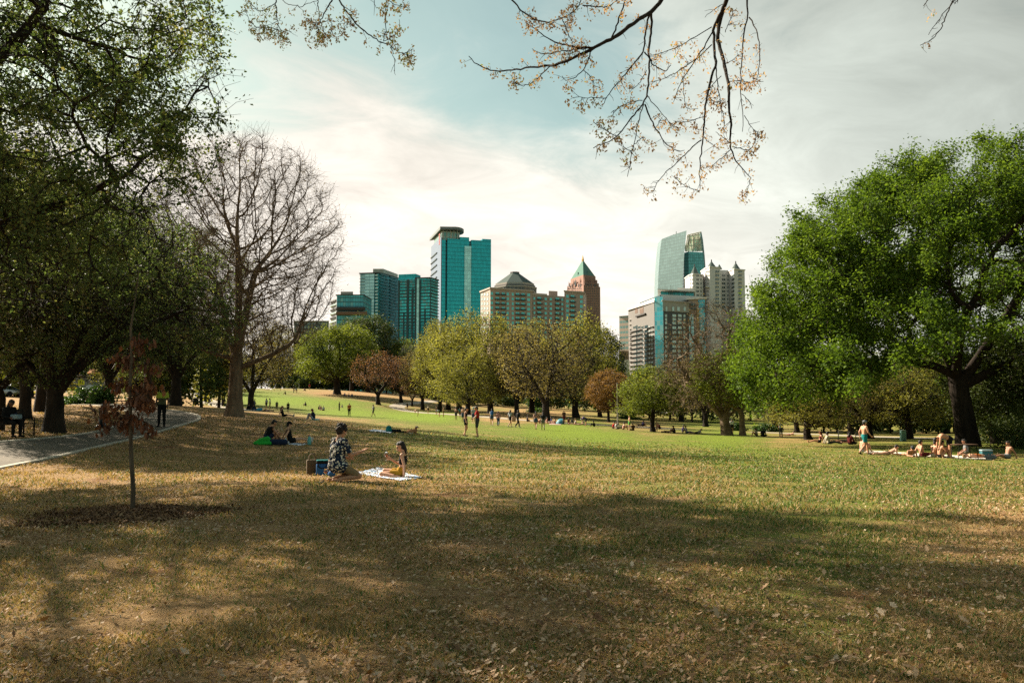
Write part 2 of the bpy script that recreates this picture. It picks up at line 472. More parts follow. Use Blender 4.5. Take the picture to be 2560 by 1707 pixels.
def resample(P, n):
    P = np.asarray(P, float); d = np.concatenate([[0], np.cumsum(np.linalg.norm(np.diff(P, axis=0), axis=1))])
    t = np.linspace(0, d[-1], n)
    return np.stack([np.interp(t, d, P[:, k]) for k in range(P.shape[1])], 1)
def chaikin(P, it=2):
    P = np.asarray(P, float)
    for _ in range(it):
        Q = np.empty((2*len(P)-2, P.shape[1])); Q[0::2] = .75*P[:-1]+.25*P[1:]; Q[1::2] = .25*P[:-1]+.75*P[1:]
        P = np.vstack([P[:1], Q, P[-1:]])
    return P
def sheet(A, B, n, k, lift):
    A = resample(chaikin(A), n)[:, :2]; B = resample(chaikin(B), n)[:, :2]
    t = np.linspace(0, 1, k)[None, :, None]
    XY = A[:, None]*(1-t)+B[:, None]*t
    Z = G(XY[..., 0], XY[..., 1])+lift
    V = np.concatenate([XY, Z[..., None]], -1).reshape(-1, 3)
    i = (np.arange(n-1)[:, None]*k+np.arange(k-1)[None]).ravel()
    return V, np.stack([i, i+1, i+k+1, i+k], 1)
def ribbon(C, w, n, k, lift):
    C = resample(chaikin(C, 3), n)[:, :2]; t = np.gradient(C, axis=0); t /= np.linalg.norm(t, axis=1, keepdims=True)
    nn = np.stack([-t[:, 1], t[:, 0]], 1)*w/2
    return C-nn, C+nn
def kerb(mb, line, w, h, n):
    L, Rr = ribbon(line, w, n, 2, 0)
    z0 = G(L[:, 0], L[:, 1]); z1 = G(Rr[:, 0], Rr[:, 1])
    V = np.concatenate([np.c_[L, z0-.1], np.c_[L, z0+h], np.c_[Rr, z1+h], np.c_[Rr, z1-.1]])
    i = np.arange(n-1); f = []
    for a in range(3): f.append(np.stack([a*n+i, a*n+i+1, (a+1)*n+i+1, (a+1)*n+i], 1))
    mb.add(V, np.concatenate(f))
outer = [hit(*p) for p in [(-260,1232),(-120,1198),(0,1170),(130,1146),(330,1098),(430,1070),(485,1055)]] + [spot(507,40.5), spot(500,44), spot(478,46.5), spot(430,49), spot(360,53), spot(290,58), spot(220,66)]
inner = [hit(*p) for p in [(-260,1128),(-120,1117),(0,1106),(130,1096),(210,1086),(262,1076)]] + [spot(300,36.5), spot(325,39), spot(335,42), spot(325,45.5), spot(290,49), spot(240,54), spot(180,62)]
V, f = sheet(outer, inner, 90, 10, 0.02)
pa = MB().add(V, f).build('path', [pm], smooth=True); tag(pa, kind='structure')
kb = MB(); kerb(kb, np.array(outer), 0.16, 0.05, 120); kerb(kb, np.array(inner), 0.16, 0.05, 120)
tag(kb.build('path_kerb', [km]), kind='structure')
for nm, line, w in [('path', [spot(620,100), spot(590,118), spot(548,140), spot(510,160), spot(484,178), spot(497,192), spot(530,205), spot(536,222), spot(515,240), spot(490,262)], 4.2),
                    ('path', [spot(1105,235), spot(1060,215), spot(1010,200), spot(988,188), spot(1015,176), spot(1080,162), spot(1150,150), spot(1230,134), spot(1320,118), spot(1420,112), spot(1560,115), spot(1700,108)], 3.6),
                    ('path', [spot(1880,104), spot(1960,100), spot(2060,94), spot(2180,84), spot(2320,76), spot(2480,70), spot(2700,64)], 3.4)]:
    L, Rr = ribbon(np.array(line), w, 70, 4, 0.02)
    V, f = sheet(np.c_[L, L[:, 0]], np.c_[Rr, Rr[:, 0]], 90, 5, 0.025)
    tag(MB().add(V, f).build(nm, [fm_], smooth=True), kind='structure')
# road beyond the trees on the left
rm = plain('asphalt', (0.10, 0.095, 0.09), 0.9, vary=0.2, scale=2)
V, f = sheet([spot(-900,60), spot(-150,125), spot(150,150), spot(400,205), spot(480,300)], [spot(-900,75), spot(-150,140), spot(130,166), spot(360,225), spot(440,320)], 60, 4, 0.03)
tag(MB().add(V, f).build('road', [rm], smooth=True), kind='structure')

# ------------------------------------------------------------------ grass blades and leaf litter near the camera
rng = np.random.default_rng(11)
def scatter(n, y0, y1, spread=0.72):
    Y = y0*(y1/y0)**rng.random(n); X = (rng.random(n)*2-1)*spread*Y*1.02
    return X, Y
def inside(X, Y, poly):
    poly = np.asarray(poly)[:, :2]; r = np.zeros(len(X), bool); n_ = len(poly)
    for a in range(n_):
        (x0, y0), (x1, y1) = poly[a], poly[(a+1) % n_]
        c_ = ((y0 > Y) != (y1 > Y)) & (X < (x1-x0)*(Y-y0)/(y1-y0+1e-12)+x0); r ^= c_
    return r
path_poly = np.array([p_[:2] for p_ in chaikin(outer)]+[p_[:2] for p_ in chaikin(inner)[::-1]])
n = 380000
X, Y = scatter(n, 4.2, 60); k_ = rng.random(n) < np.clip((62-Y)/34, 0, 1); X, Y = X[k_], Y[k_]; n = len(X)
cl = np.sin(X*2.1+np.sin(Y*1.7)*2)+np.sin(Y*2.6+np.sin(X*1.3)*2.2)+rng.normal(0, .9, n)
keep = (cl > -0.5) & ~inside(X, Y, path_poly); X, Y = X[keep], Y[keep]
Z = G(X, Y); g = green_at(X, Y, Z); n = len(X)
h = (0.018+0.035*rng.random(n)**1.5)*(1+0.6*(np.sin(X*1.1)*np.sin(Y*.9) > .55))*np.clip(Y/9, .8, 1.4)
w = (0.0035+0.004*rng.random(n))*np.clip(Y/7, 1, 5)
an = rng.random(n)*2*math.pi; le = rng.normal(0, .7, (n, 2))*h[:, None]
b = np.stack([X, Y, Z], 1); d = np.stack([np.cos(an)*w, np.sin(an)*w, np.zeros(n)], 1)
tip = b+np.c_[le, h]
V = np.stack([b-d, b+d, tip], 1).reshape(-1, 3)
isg = (rng.random(n) < np.clip(g*0.95+.10, 0, .95))
var = np.where(isg, 0.62+0.36*rng.random(n), 0.05+0.42*rng.random(n))
bm_ = leaf_mat('grass_blades', [(0.0, (0.34, 0.21, 0.085)), (0.35, (0.64, 0.44, 0.225)), (0.50, (0.50, 0.37, 0.17)), (0.62, (0.085, 0.15, 0.035)), (1.0, (0.19, 0.30, 0.05))], 0.3, 0.7)
go = MB().add(V, np.arange(3*n).reshape(-1, 3), 0, var).build('grass', [bm_]); tag(go, kind='stuff')

LEAF = np.array([(0,0),(.16,.10),(.10,.24),(.30,.36),(.16,.50),(.30,.66),(.14,.78),(0,1.0),(-.14,.78),(-.30,.66),(-.16,.50),(-.30,.36),(-.10,.24),(-.16,.10)])
def litter(X, Y, smin, smax, mb, lift=0.006, mat=0):
    in_ = inside(X, Y, path_poly); k_ = ~in_ | (rng.random(len(X)) < .10); X, Y = X[k_], Y[k_]
    if not np.isscalar(lift): lift = np.where(in_, .022, lift)[k_]
    n = len(X); Z = G(X, Y)
    s = (smin+(smax-smin)*rng.random(n))
    yaw = rng.random(n)*2*math.pi; tl = rng.normal(0, .38, (n, 2)); curl = rng.normal(.28, .28, n)
    L = LEAF[None]*s[:, None, None]; k = L.shape[1]
    x, y = L[..., 0], L[..., 1]-.5*s[:, None]
    z = curl[:, None]*(x**2+(y*.6)**2)/s[:, None]*1.6 + tl[:, :1]*x + tl[:, 1:]*y
    z -= z.min(1, keepdims=True); z += lift if np.isscalar(lift) else lift[:, None]
    c, sn = np.cos(yaw)[:, None], np.sin(yaw)[:, None]
    V = np.stack([X[:, None]+c*x-sn*y, Y[:, None]+sn*x+c*y, Z[:, None]+z], -1).reshape(-1, 3)
    mb.add(V, np.arange(n*k).reshape(n, k), mat, rng.random(n))
lm = leaf_mat('dead_leaves', [(0.0, (0.12, 0.055, 0.028)), (0.35, (0.36, 0.19, 0.09)), (0.7, (0.64, 0.42, 0.25)), (1.0, (0.86, 0.68, 0.50))], 0.15, 0.75)
mb = MB()
X, Y = scatter(210000, 4.3, 42); k_ = np.sin(X*.9+1)+np.sin(Y*.8+X*.4)+rng.normal(0, 1.1, len(X)) > -.2
g_ = green_at(X, Y, G(X, Y)); k_ &= rng.random(len(X)) > g_*1.1
X, Y = X[k_], Y[k_]; big = rng.random(len(X)) < .03
nr_ = Y < 9.5; litter(X[~big & nr_], Y[~big & nr_],   .014, .046, mb, .003+.030*rng.random((~big & nr_).sum())); big2 = big | nr_
litter(X[~big2], Y[~big2], .016, .050, mb, .004+.034*rng.random((~big2).sum())); litter(X[big], Y[big], .04, .085, mb, .004+.02*rng.random(big.sum()))
# drifts under the trees on the left
X = rng.normal(-17, 6, 6000); Y = rng.normal(35, 7, 6000); k_ = (Y > 24) & (np.abs(X/Y) < .7)
litter(X[k_], Y[k_], .05, .11, mb)
tag(mb.build('leaf_litter', [lm]), kind='stuff')
# ring of mulch round the sapling
sap = hit(330, 1285)
mmat = leaf_mat('mulch_chips', [(0.0, (0.07, 0.032, 0.017)), (0.45, (0.20, 0.098, 0.045)), (0.8, (0.36, 0.19, 0.09)), (1.0, (0.60, 0.42, 0.25))], 0.08, 0.85)
mb = MB(); n = 15000
r = np.sqrt(rng.random(n))*1.38; far_ = rng.random(n) < .11; r = np.where(far_, 1.25+.75*rng.random(n)**2, r); a = rng.random(n)*2*math.pi
wob = 1+.12*np.sin(a*3+1)+.09*np.sin(a*5)
X = sap[0]-.12+r*wob*np.cos(a); Y = sap[1]-.12+r*wob*np.sin(a)*.8
litter(X, Y, .015, .06, mb, 0.0)
mbv = mb.V[-1]; rr = np.hypot(mbv[:, 0]-sap[0]+.12, (mbv[:, 1]-sap[1]+.12)/.8)
mbv[:, 2] += np.repeat(rng.random(n)*.035, len(LEAF))+.06*np.clip(1.25-rr, 0, 1)
tag(mb.build('mulch', [mmat]), kind='stuff')
# one bare soil mound under the mulch
mb = MB(); nr, na = 8, 40
V = [(sap[0]-.12+ r_*(1+.12*math.sin(3*t+1)+.09*math.sin(5*t))*math.cos(t), sap[1]-.12+r_*.8*(1+.12*math.sin(3*t+1)+.09*math.sin(5*t))*math.sin(t), 0) for r_ in np.linspace(.01, 1.36, nr) for t in np.arange(na)*2*math.pi/na]
V = np.array(V); rr = np.repeat(np.linspace(0.01, 1.36, nr), na)
V[:, 2] = G(V[:, 0], V[:, 1])+.055*np.clip(1-(rr/1.36)**2, 0, 1)-.002
mb.poly(V, [(j*na+i, j*na+(i+1) % na, (j+1)*na+(i+1) % na, (j+1)*na+i) for j in range(nr-1) for i in range(na)])
tag(mb.build('soil', [plain('dark_soil', (0.055, 0.03, 0.017), 0.95, vary=.4, scale=20)], smooth=True), kind='structure')
# ------------------------------------------------------------------ people
CLR = dict(black=(.012,.012,.013), navy=(.018,.028,.065), red=(.40,.018,.016), darkred=(.13,.018,.018), orange=(.56,.16,.03), white=(.62,.62,.60), grey=(.20,.20,.20), pale=(.42,.44,.46),
           teal=(.015,.20,.20), blue=(.035,.13,.33), denim=(.055,.10,.19), tan=(.29,.20,.105), mustard=(.50,.27,.025), green=(.03,.42,.05), pink=(.55,.26,.24), purple=(.10,.07,.20), brown=(.11,.06,.035),
           dgrey=(.055,.058,.062), cream=(.55,.48,.36), lime=(.48,.56,.07), cyan=(.08,.32,.42), olive=(.10,.10,.05))
SKIN = dict(a=(.56,.30,.19), b=(.46,.22,.125), c=(.30,.135,.075), d=(.13,.06,.038), e=(.62,.37,.26))
HAIR = dict(dark=(.014,.010,.008), brown=(.026,.014,.009), red=(.17,.04,.015), fair=(.26,.15,.06), grey=(.22,.21,.20))
skin_m = {k: plain('skin_'+k, tuple(min(1.0, x_*1.25) for x_ in v), .55, 0, .35, .10, 6) for k, v in SKIN.items()}
hair_m = {k: plain('hair_'+k, v, .6, 0, .3, .3, 30, .6) for k, v in HAIR.items()}
cloth_m = {k: plain('cloth_'+k, v, .9, 0, .15, .14, 5, .25) for k, v in CLR.items()}

def ico(sub=1):
    bm = bmesh.new(); bmesh.ops.create_icosphere(bm, subdivisions=sub, radius=1); V = np.array([v.co[:] for v in bm.verts]); Fc = np.array([[v.index for v in f.verts] for f in bm.faces]); bm.free(); return V, Fc
ICO1, ICO2 = ico(1), ico(2)
def capsule(mb, p, r, q, s, ic=ICO2):
    p, q = np.asarray(p, float), np.asarray(q, float)
    mb.add(ic[0]*r+p, ic[1]); mb.add(ic[0]*s+q, ic[1])
    if np.linalg.norm(q-p) > 1e-4: mb.tube([p, q], [r*.985, s*.985], 12)

def fuse(mb, voxel, smooth=2):
    """one continuous skin over overlapping volumes"""
    me = mb.mesh('tmp'); o = bpy.data.objects.new('tmp', me); COL.objects.link(o)
    md = o.modifiers.new('r', 'REMESH'); md.mode = 'VOXEL'; md.voxel_size = voxel; md.adaptivity = 0
    if smooth: sm = o.modifiers.new('s', 'SMOOTH'); sm.factor = .5; sm.iterations = smooth
    dg = bpy.context.evaluated_depsgraph_get(); me2 = bpy.data.meshes.new_from_object(o.evaluated_get(dg))
    n = len(me2.vertices); V = np.empty(n*3, np.float32); me2.vertices.foreach_get('co', V)
    m = len(me2.polygons); lt = np.empty(m, np.int32); me2.polygons.foreach_get('loop_total', lt)
    li = np.empty(len(me2.loops), np.int32); me2.loops.foreach_get('vertex_index', li)
    bpy.data.objects.remove(o); bpy.data.meshes.remove(me); bpy.data.meshes.remove(me2)
    Q = li.reshape(-1, 4) if (lt == 4).all() else np.array([l for l in np.split(li, np.cumsum(lt)[:-1]) if len(l) == 4])
    return V.reshape(-1, 3).astype(float), Q

def S2(**k): return k
def mir(d):
    out = {}
    for k, v in d.items():
        if k.endswith('L') and k[:-1]+'R' not in d: out[k[:-1]+'R'] = (v[0], -v[1], v[2])
        out[k] = v
    return out
POSE = dict(
 stand=dict(pel=(0,0,.95), wai=(0,0,1.10), che=(0,0,1.30), nec=(-.01,0,1.47), hea=(.02,0,1.62), hipL=(0,.085,.92), kneL=(.02,.10,.50), ankL=(-.02,.11,.075), toeL=(.15,.13,.03), shoL=(-.01,.175,1.42), elbL=(-.04,.235,1.14), wriL=(.04,.235,.89), hanL=(.07,.225,.81)),
 walk=dict(pel=(0,0,.94), wai=(.01,0,1.09), che=(.02,0,1.29), nec=(.02,0,1.46), hea=(.05,0,1.61), hipL=(.02,.085,.91), hipR=(-.02,-.085,.91), kneL=(.20,.09,.52), kneR=(-.03,-.09,.49), ankL=(.24,.09,.09), ankR=(-.33,-.09,.15), toeL=(.41,.10,.06), toeR=(-.22,-.10,.03),
      shoL=(.0,.175,1.41), shoR=(.03,-.175,1.41), elbL=(-.12,.23,1.15), elbR=(.08,-.23,1.14), wriL=(-.10,.23,.90), wriR=(.24,-.21,.95), hanL=(-.08,.22,.82), hanR=(.32,-.20,.93)),
 fold=dict(pel=(0,0,.95), wai=(0,0,1.10), che=(0,0,1.30), nec=(0,0,1.47), hea=(.03,0,1.62), hipL=(0,.085,.92), kneL=(.02,.10,.50), ankL=(-.02,.11,.075), toeL=(.15,.13,.03), shoL=(0,.175,1.42), elbL=(.04,.24,1.16), wriL=(.22,.08,1.18), hanL=(.25,.0,1.19)),
 bend=dict(pel=(-.10,0,.93), wai=(.05,0,1.03), che=(.26,0,1.08), nec=(.42,0,1.02), hea=(.53,0,.90), hipL=(-.08,.085,.91), kneL=(-.05,.10,.50), ankL=(-.04,.11,.075), toeL=(.13,.13,.03), shoL=(.37,.17,1.0), elbL=(.42,.19,.73), wriL=(.46,.15,.50), hanL=(.49,.14,.42)),
 legs=dict(pel=(0,0,.11), wai=(-.04,0,.25), che=(-.09,0,.43), nec=(-.11,0,.60), hea=(-.07,0,.75), hipL=(.02,.09,.10), kneL=(.43,.11,.17), ankL=(.83,.12,.07), toeL=(.88,.15,.19), shoL=(-.11,.175,.55), elbL=(-.24,.23,.30), wriL=(-.32,.25,.06), hanL=(-.27,.27,.03)),
 knees=dict(pel=(0,0,.11), wai=(-.02,0,.26), che=(.03,0,.44), nec=(.08,0,.61), hea=(.13,0,.75), hipL=(.02,.09,.11), kneL=(.36,.13,.47), ankL=(.50,.13,.07), toeL=(.66,.15,.03), shoL=(.06,.175,.56), elbL=(.17,.25,.36), wriL=(.39,.12,.42), hanL=(.45,.06,.40)),
 cross=dict(pel=(0,0,.11), wai=(-.01,0,.26), che=(0,0,.45), nec=(.02,0,.62), hea=(.07,0,.77), hipL=(.03,.09,.10), kneL=(.30,.31,.15), ankL=(.33,-.06,.08), toeL=(.38,-.19,.05), shoL=(.01,.175,.57), elbL=(.06,.26,.33), wriL=(.25,.17,.20), hanL=(.32,.13,.19)),
 prone=dict(pel=(0,0,.11), wai=(.15,0,.13), che=(.31,0,.21), nec=(.46,0,.33), hea=(.56,0,.43), hipL=(-.03,.085,.11), kneL=(-.44,.10,.08), ankL=(-.84,.11,.10), toeL=(-.94,.12,.03), shoL=(.42,.18,.27), elbL=(.45,.22,.05), wriL=(.68,.13,.05), hanL=(.76,.08,.04)),
 back=dict(pel=(0,0,.10), wai=(-.15,0,.11), che=(-.34,0,.12), nec=(-.53,0,.12), hea=(-.68,0,.12), hipL=(.03,.085,.10), kneL=(.44,.11,.15), ankL=(.85,.12,.07), toeL=(.89,.15,.19), shoL=(-.47,.18,.11), elbL=(-.22,.27,.08), wriL=(.03,.27,.06), hanL=(.10,.26,.05)),
 seat=dict(pel=(0,0,.52), wai=(-.02,0,.66), che=(-.01,0,.85), nec=(.03,0,1.02), hea=(.10,0,1.15), hipL=(.03,.09,.51), kneL=(.44,.13,.50), ankL=(.42,.13,.08), toeL=(.58,.15,.03), shoL=(.02,.175,.97), elbL=(.05,.25,.71), wriL=(.28,.15,.66), hanL=(.35,.10,.65)),
)
POSE = {k: mir(v) for k, v in POSE.items()}
POSE['manknee'] = mir(dict(pel=(-.05,0,.34), wai=(-.03,0,.49), che=(-.02,0,.70), nec=(.0,0,.88), hea=(.06,0,1.03), hipL=(-.02,.09,.33), kneL=(.42,.13,.10), ankL=(-.03,.11,.07), toeL=(-.19,.09,.05), shoL=(.02,.19,.82), shoR=(-.02,-.19,.82),
     elbL=(.10,.26,.56), wriL=(.30,.15,.48), hanL=(.37,.11,.47), elbR=(.11,-.25,.545), wriR=(.37,-.30,.615), hanR=(.455,-.31,.665)))
POSE['womansit'] = mir(dict(pel=(0,0,.11), wai=(-.05,0,.25), che=(-.06,0,.43), nec=(-.05,0,.60), hea=(.0,0,.745), hipL=(.02,.09,.10), hipR=(.02,-.09,.11), kneL=(.44,.13,.10), kneR=(.43,-.15,.16), ankL=(.12,.24,.06), ankR=(.20,-.38,.06), toeL=(-.02,.22,.04), toeR=(.10,-.46,.04),
     shoL=(-.06,.165,.55), shoR=(-.04,-.165,.55), elbL=(-.13,.19,.30), wriL=(-.13,.205,.06), hanL=(-.09,.21,.025), elbR=(.10,-.23,.32), wriR=(.29,-.20,.43), hanR=(.355,-.195,.475)))
POSE['lean'] = mir(dict(pel=(0,0,.11), wai=(.02,0,.27), che=(.13,0,.45), nec=(.22,0,.60), hea=(.30,0,.73), hipL=(.02,.09,.11), kneL=(.36,.16,.42), ankL=(.46,.16,.07), toeL=(.62,.18,.03), shoL=(.19,.18,.55), elbL=(.36,.26,.32), wriL=(.55,.16,.30), hanL=(.62,.12,.31),
     shoR=(.18,-.18,.55), elbR=(.34,-.27,.30), wriR=(.48,-.25,.10), hanR=(.52,-.24,.04)))
POSE['talk'] = dict(POSE['stand'], hea=(.05,0,1.61), nec=(.02,0,1.46), kneL=(.07,.10,.50), ankL=(-.13,.10,.10), toeL=(.03,.12,.03), elbR=(.0,-.26,1.15), wriR=(.09,-.29,.92), hanR=(.12,-.29,.84))
POSE['gest'] = dict(POSE['stand'], hea=(.06,0,1.60), che=(.03,0,1.29), elbL=(.03,.24,1.17), wriL=(.20,.19,1.06), hanL=(.26,.17,1.04), kneR=(.06,-.10,.50))

def fingers(mb, w, h, lat, up):
    """palm, four fingers of unequal length bent at the knuckles, and a thumb off the side"""
    w, h, lat, up = [np.asarray(v, float) for v in (w, h, lat, up)]
    f = unit(h-w); k = w+f*.085
    capsule(mb, w, .026, w+f*.02, .028); 
    for s in (-1, -.33, .33, 1): capsule(mb, w+f*.01+lat*.018*s, .017, k+lat*.026*s, .014)
    for s, L in ((-1, .058), (-.33, .075), (.33, .082), (1, .072)):
        a = k+lat*.028*s; b = a+f*L*.5-up*.006; c = b+unit(f-.45*up)*L*.5
        capsule(mb, a, .0098, b, .0090, ICO1); capsule(mb, b, .0090, c, .0075, ICO1)
    a = w+f*.028+lat*.030; b = a+unit(f+1.2*lat)*.042; c = b+unit(f*1.2+.3*lat-.2*up)*.034
    capsule(mb, a, .013, b, .011, ICO1); capsule(mb, b, .011, c, .008, ICO1)

def person(px, Y, H, pose, rz, skin, clothes, hair, label, group=None, loc=None, voxel=None, female=False, build=1.0, hand_up=None, extra=None):
    J = {k: np.array(v, float) for k, v in POSE[pose].items()}
    p = spot(px, Y) if loc is None else np.asarray(loc, float)
    sc = H/1.75; voxel = voxel or float(np.clip(Y*.00034, .0055, .022))
    near = voxel < .0175
    e = empty('person', p, RAD(rz), label, 'person', group, (sc, sc, sc))
    prims = []
    def cap(t, a, r, b, s): prims.append((t, np.asarray(a, float), r, np.asarray(b, float), s))
    latH = unit(J['hipL']-J['hipR']); latS = unit(J['shoL']-J['shoR'])
    g = build; wf = .93 if female else 1.0
    for s in (1, -1):
        cap('pelvis', J['pel']+latH*.055*s, .108*g, J['wai']+latH*.045*s, .094*g*wf)
        cap('waist', J['wai']+latH*.045*s, .094*g*wf, J['che']+latS*.07*s, .108*g*wf)
        cap('chest', J['che']+latS*.07*s, .108*g*wf, J['nec']+latS*.075*s-unit(J['nec']-J['che'])*.085, .072*g)
        cap('chest', J['nec']-unit(J['nec']-J['che'])*.05, .055, J['sho'+'LR'[s < 0]], .056*g*wf)
    up = unit(J['hea']-J['nec']); fwd = unit(np.cross(latS, up)); 
    cap('neck', J['nec']-up*.05, .062, J['nec']+(J['hea']-J['nec'])*.55-fwd*.008, .052)
    hc = J['hea']
    cap('head', hc+up*.035-fwd*.018, .088, hc+up*.025+fwd*.022, .082); cap('head', hc+fwd*.015-up*.045, .060, hc+fwd*.052-up*.078, .040)
    if near:
        cap('head', hc+fwd*.088-up*.01, .015, hc+fwd*.105-up*.03, .014); cap('head', hc+fwd*.086-up*.062, .017, hc+fwd*.084-up*.066, .015)
        for s in (1, -1): cap('head', hc+latS*.078*s-up*.02, .018, hc+latS*.082*s+up*.012-fwd*.01, .017)
    for sd in 'LR':
        s = 1 if sd == 'L' else -1
        cap('uarm'+sd, J['sho'+sd], .053*g*wf, J['elb'+sd], .040*g*wf); cap('farm'+sd, J['elb'+sd], .041*g*wf, J['wri'+sd], .027)
        cap('thigh'+sd, J['hip'+sd], .092*g, J['kne'+sd], .058*g); cap('shin'+sd, J['kne'+sd], .056*g, J['kne'+sd]+(J['ank'+sd]-J['kne'+sd])*.35-0*up, .056*g); cap('shin'+sd, J['kne'+sd]+(J['ank'+sd]-J['kne'+sd])*.35, .056*g, J['ank'+sd], .037)
        cap('foot'+sd, J['ank'+sd]-np.array([0, 0, .03]), .040, J['toe'+sd], .030)
        if not near: cap('hand'+sd, J['wri'+sd], .028, J['han'+sd], .034)
    mb = MB()
    for t, a, r, b, s in prims: capsule(mb, a, r, b, s, ICO2 if near else ICO1)
    if near:
        for sd in 'LR':
            f = unit(J['han'+sd]-J['wri'+sd]); u_ = np.array(hand_up[sd] if hand_up and sd in hand_up else ((0, 1, 0) if sd == 'R' else (0, -1, 0)), float); u_ = unit(u_-f*f.dot(u_)+1e-6)
            lat = np.cross(f, u_)*(1 if sd == 'L' else -1)
            fingers(mb, J['wri'+sd], J['han'+sd], lat, u_)
            prims.append(('hand'+sd, J['wri'+sd]+f*.02, .03, J['wri'+sd]+f*.16, .03))
    V, Q = fuse(mb, voxel)
    bmsh = MB().add(V, Q); bmsh.build('body', [skin_m[skin]], e, True)
    # which limb each face belongs to
    C = V[Q].mean(1); best = np.full(len(C), 1e9); bi = np.zeros(len(C), int); bt = np.zeros(len(C))
    for i_, (t, a, r, b, s) in enumerate(prims):
        ab = b-a; L2 = max(ab.dot(ab), 1e-9); tt = np.clip(((C-a)@ab)/L2, 0, 1); d = np.linalg.norm(C-a-tt[:, None]*ab, axis=1)-(r+(s-r)*tt)
        u = d < best; best[u] = d[u]; bi[u] = i_; bt[u] = tt[u]
    tags = np.array([q[0].rstrip('LR') for q in prims]); ft = tags[bi]
    # position along limbs that are made of two pieces
    shin_t = bt.copy(); names = [q[0] for q in prims]
    first = np.array([nm.startswith('shin') and (i_ and not names[i_-1].startswith('shin')) for i_, nm in enumerate(names)])
    shin_t = np.where(first[bi], bt*.35, .35+bt*.65)
    ax = J['nec']-J['pel']; ts = ((C-J['pel'])@ax)/ax.dot(ax)
    torso = np.isin(ft, ['pelvis', 'waist', 'chest'])
    N = np.zeros_like(V); fn = np.cross(V[Q[:, 2]]-V[Q[:, 0]], V[Q[:, 3]]-V[Q[:, 1]])
    for k_ in range(4): np.add.at(N, Q[:, k_], fn)
    N = unit(N)
    side = np.array([q[0][-1] for q in prims])[bi]
    pieces = []
    for c_ in clothes:
        if c_[0] == 'shoes': pieces += [('shoe',)+tuple(c_[1:])+('L',), ('shoe',)+tuple(c_[1:])+('R',)]
        else: pieces.append(tuple(c_)+('',))
    for part, mat, spec, off, sd_ in pieces:
        sel = np.zeros(len(Q), bool)
        if 'torso' in spec: lo, hi = spec['torso']; sel |= torso & (ts >= lo) & (ts <= hi)
        if 'uarm' in spec: sel |= (ft == 'uarm') & (bt <= spec['uarm'])
        if 'farm' in spec: sel |= (ft == 'farm') & (bt <= spec['farm'])
        if 'thigh' in spec: sel |= (ft == 'thigh') & (bt <= spec['thigh'])
        if 'shin' in spec: sel |= (ft == 'shin') & (shin_t <= spec['shin'])
        if 'foot' in spec: sel |= (ft == 'foot') & (side == sd_)
        if 'sock' in spec: sel |= (ft == 'shin') & (shin_t >= spec['sock'])
        if 'hood' in spec: sel |= (ft == 'neck')
        f = Q[sel]
        if len(f) == 0: continue
        un, inv = np.unique(f, return_inverse=True)
        o_ = off*(1 if near else 1.3)
        W_ = V[un]+N[un]*o_
        if 'drape' in spec:      # loose hem: swing the cloth a little away from the body and ripple it
            tv = ((W_-J['pel'])@ax)/ax.dot(ax); k_ = np.clip(.6-tv, 0, 1)[:, None]
            W_ = W_+N[un]*k_*.03+N[un]*(np.sin(W_[:, 2:3]*38+W_[:, 1:2]*25)*.006)
        sm = MB().add(W_, inv.reshape(-1, 4)); me = sm.mesh(part, [mat], True)
        ob = link(part, me, e)
        sol = ob.modifiers.new('thick', 'SOLIDIFY'); sol.thickness = .006; sol.offset = -1
    # hair or headgear
    st, hc_ = hair
    hm = MB()
    if st in ('short', 'long', 'bun', 'curly', 'pony'):
        capsule(hm, hc+up*.045-fwd*.030, .094, hc+up*.060+fwd*.016, .080); capsule(hm, hc-fwd*.045+up*.0, .082, hc-fwd*.045-up*.035, .066)
        if st == 'long': capsule(hm, hc-fwd*.055-up*.03, .078, hc-fwd*.085-up*.24, .062); 
        if st == 'bun': capsule(hm, hc-fwd*.06+up*.12, .045, hc-fwd*.06+up*.12, .045)
        if st == 'pony':
            capsule(hm, hc-fwd*.075+up*.0, .052, hc-fwd*.082-up*.11, .040); capsule(hm, hc-fwd*.082-up*.11, .040, hc-fwd*.070-up*.20, .022)
        if st == 'curly':
            r_ = np.random.default_rng(5)
            for _ in range(60):
                d_ = unit(r_.normal(0, 1, 3)); q_ = hc+up*.045-fwd*.028+d_*.100
                if (q_-hc).dot(fwd) < .06 and (q_-hc).dot(up) > -.10: capsule(hm, q_, .026+.014*r_.random(), q_+r_.normal(0, .014, 3), .02)
        hv, hq = fuse(hm, max(voxel, .008), 1); MB().add(hv, hq).build('hair', [hair_m[hc_]], e, True)
    elif st in ('cap', 'capback'):
        capsule(hm, hc-fwd*.045-up*.01, .080, hc-fwd*.05-up*.05, .062)
        hv, hq = fuse(hm, max(voxel, .008), 1); MB().add(hv, hq).build('hair', [hair_m['dark']], e, True)
        cm = MB(); capsule(cm, hc+up*.052-fwd*.024, .096, hc+up*.055+fwd*.014, .092)
        f_ = fwd if st == 'cap' else -fwd
        for s in (-1, 0, 1): capsule(cm, hc+up*.045+f_*.07+latS*.04*s, .016, hc+up*.030+f_*(.165-.02*abs(s))+latS*.035*s, .010)
        hv, hq = fuse(cm, max(voxel, .008), 1); MB().add(hv, hq).build('cap', [cloth_m[hc_]], e, True)
    if extra: extra(e, J, fwd, up, latS)
    return e, J

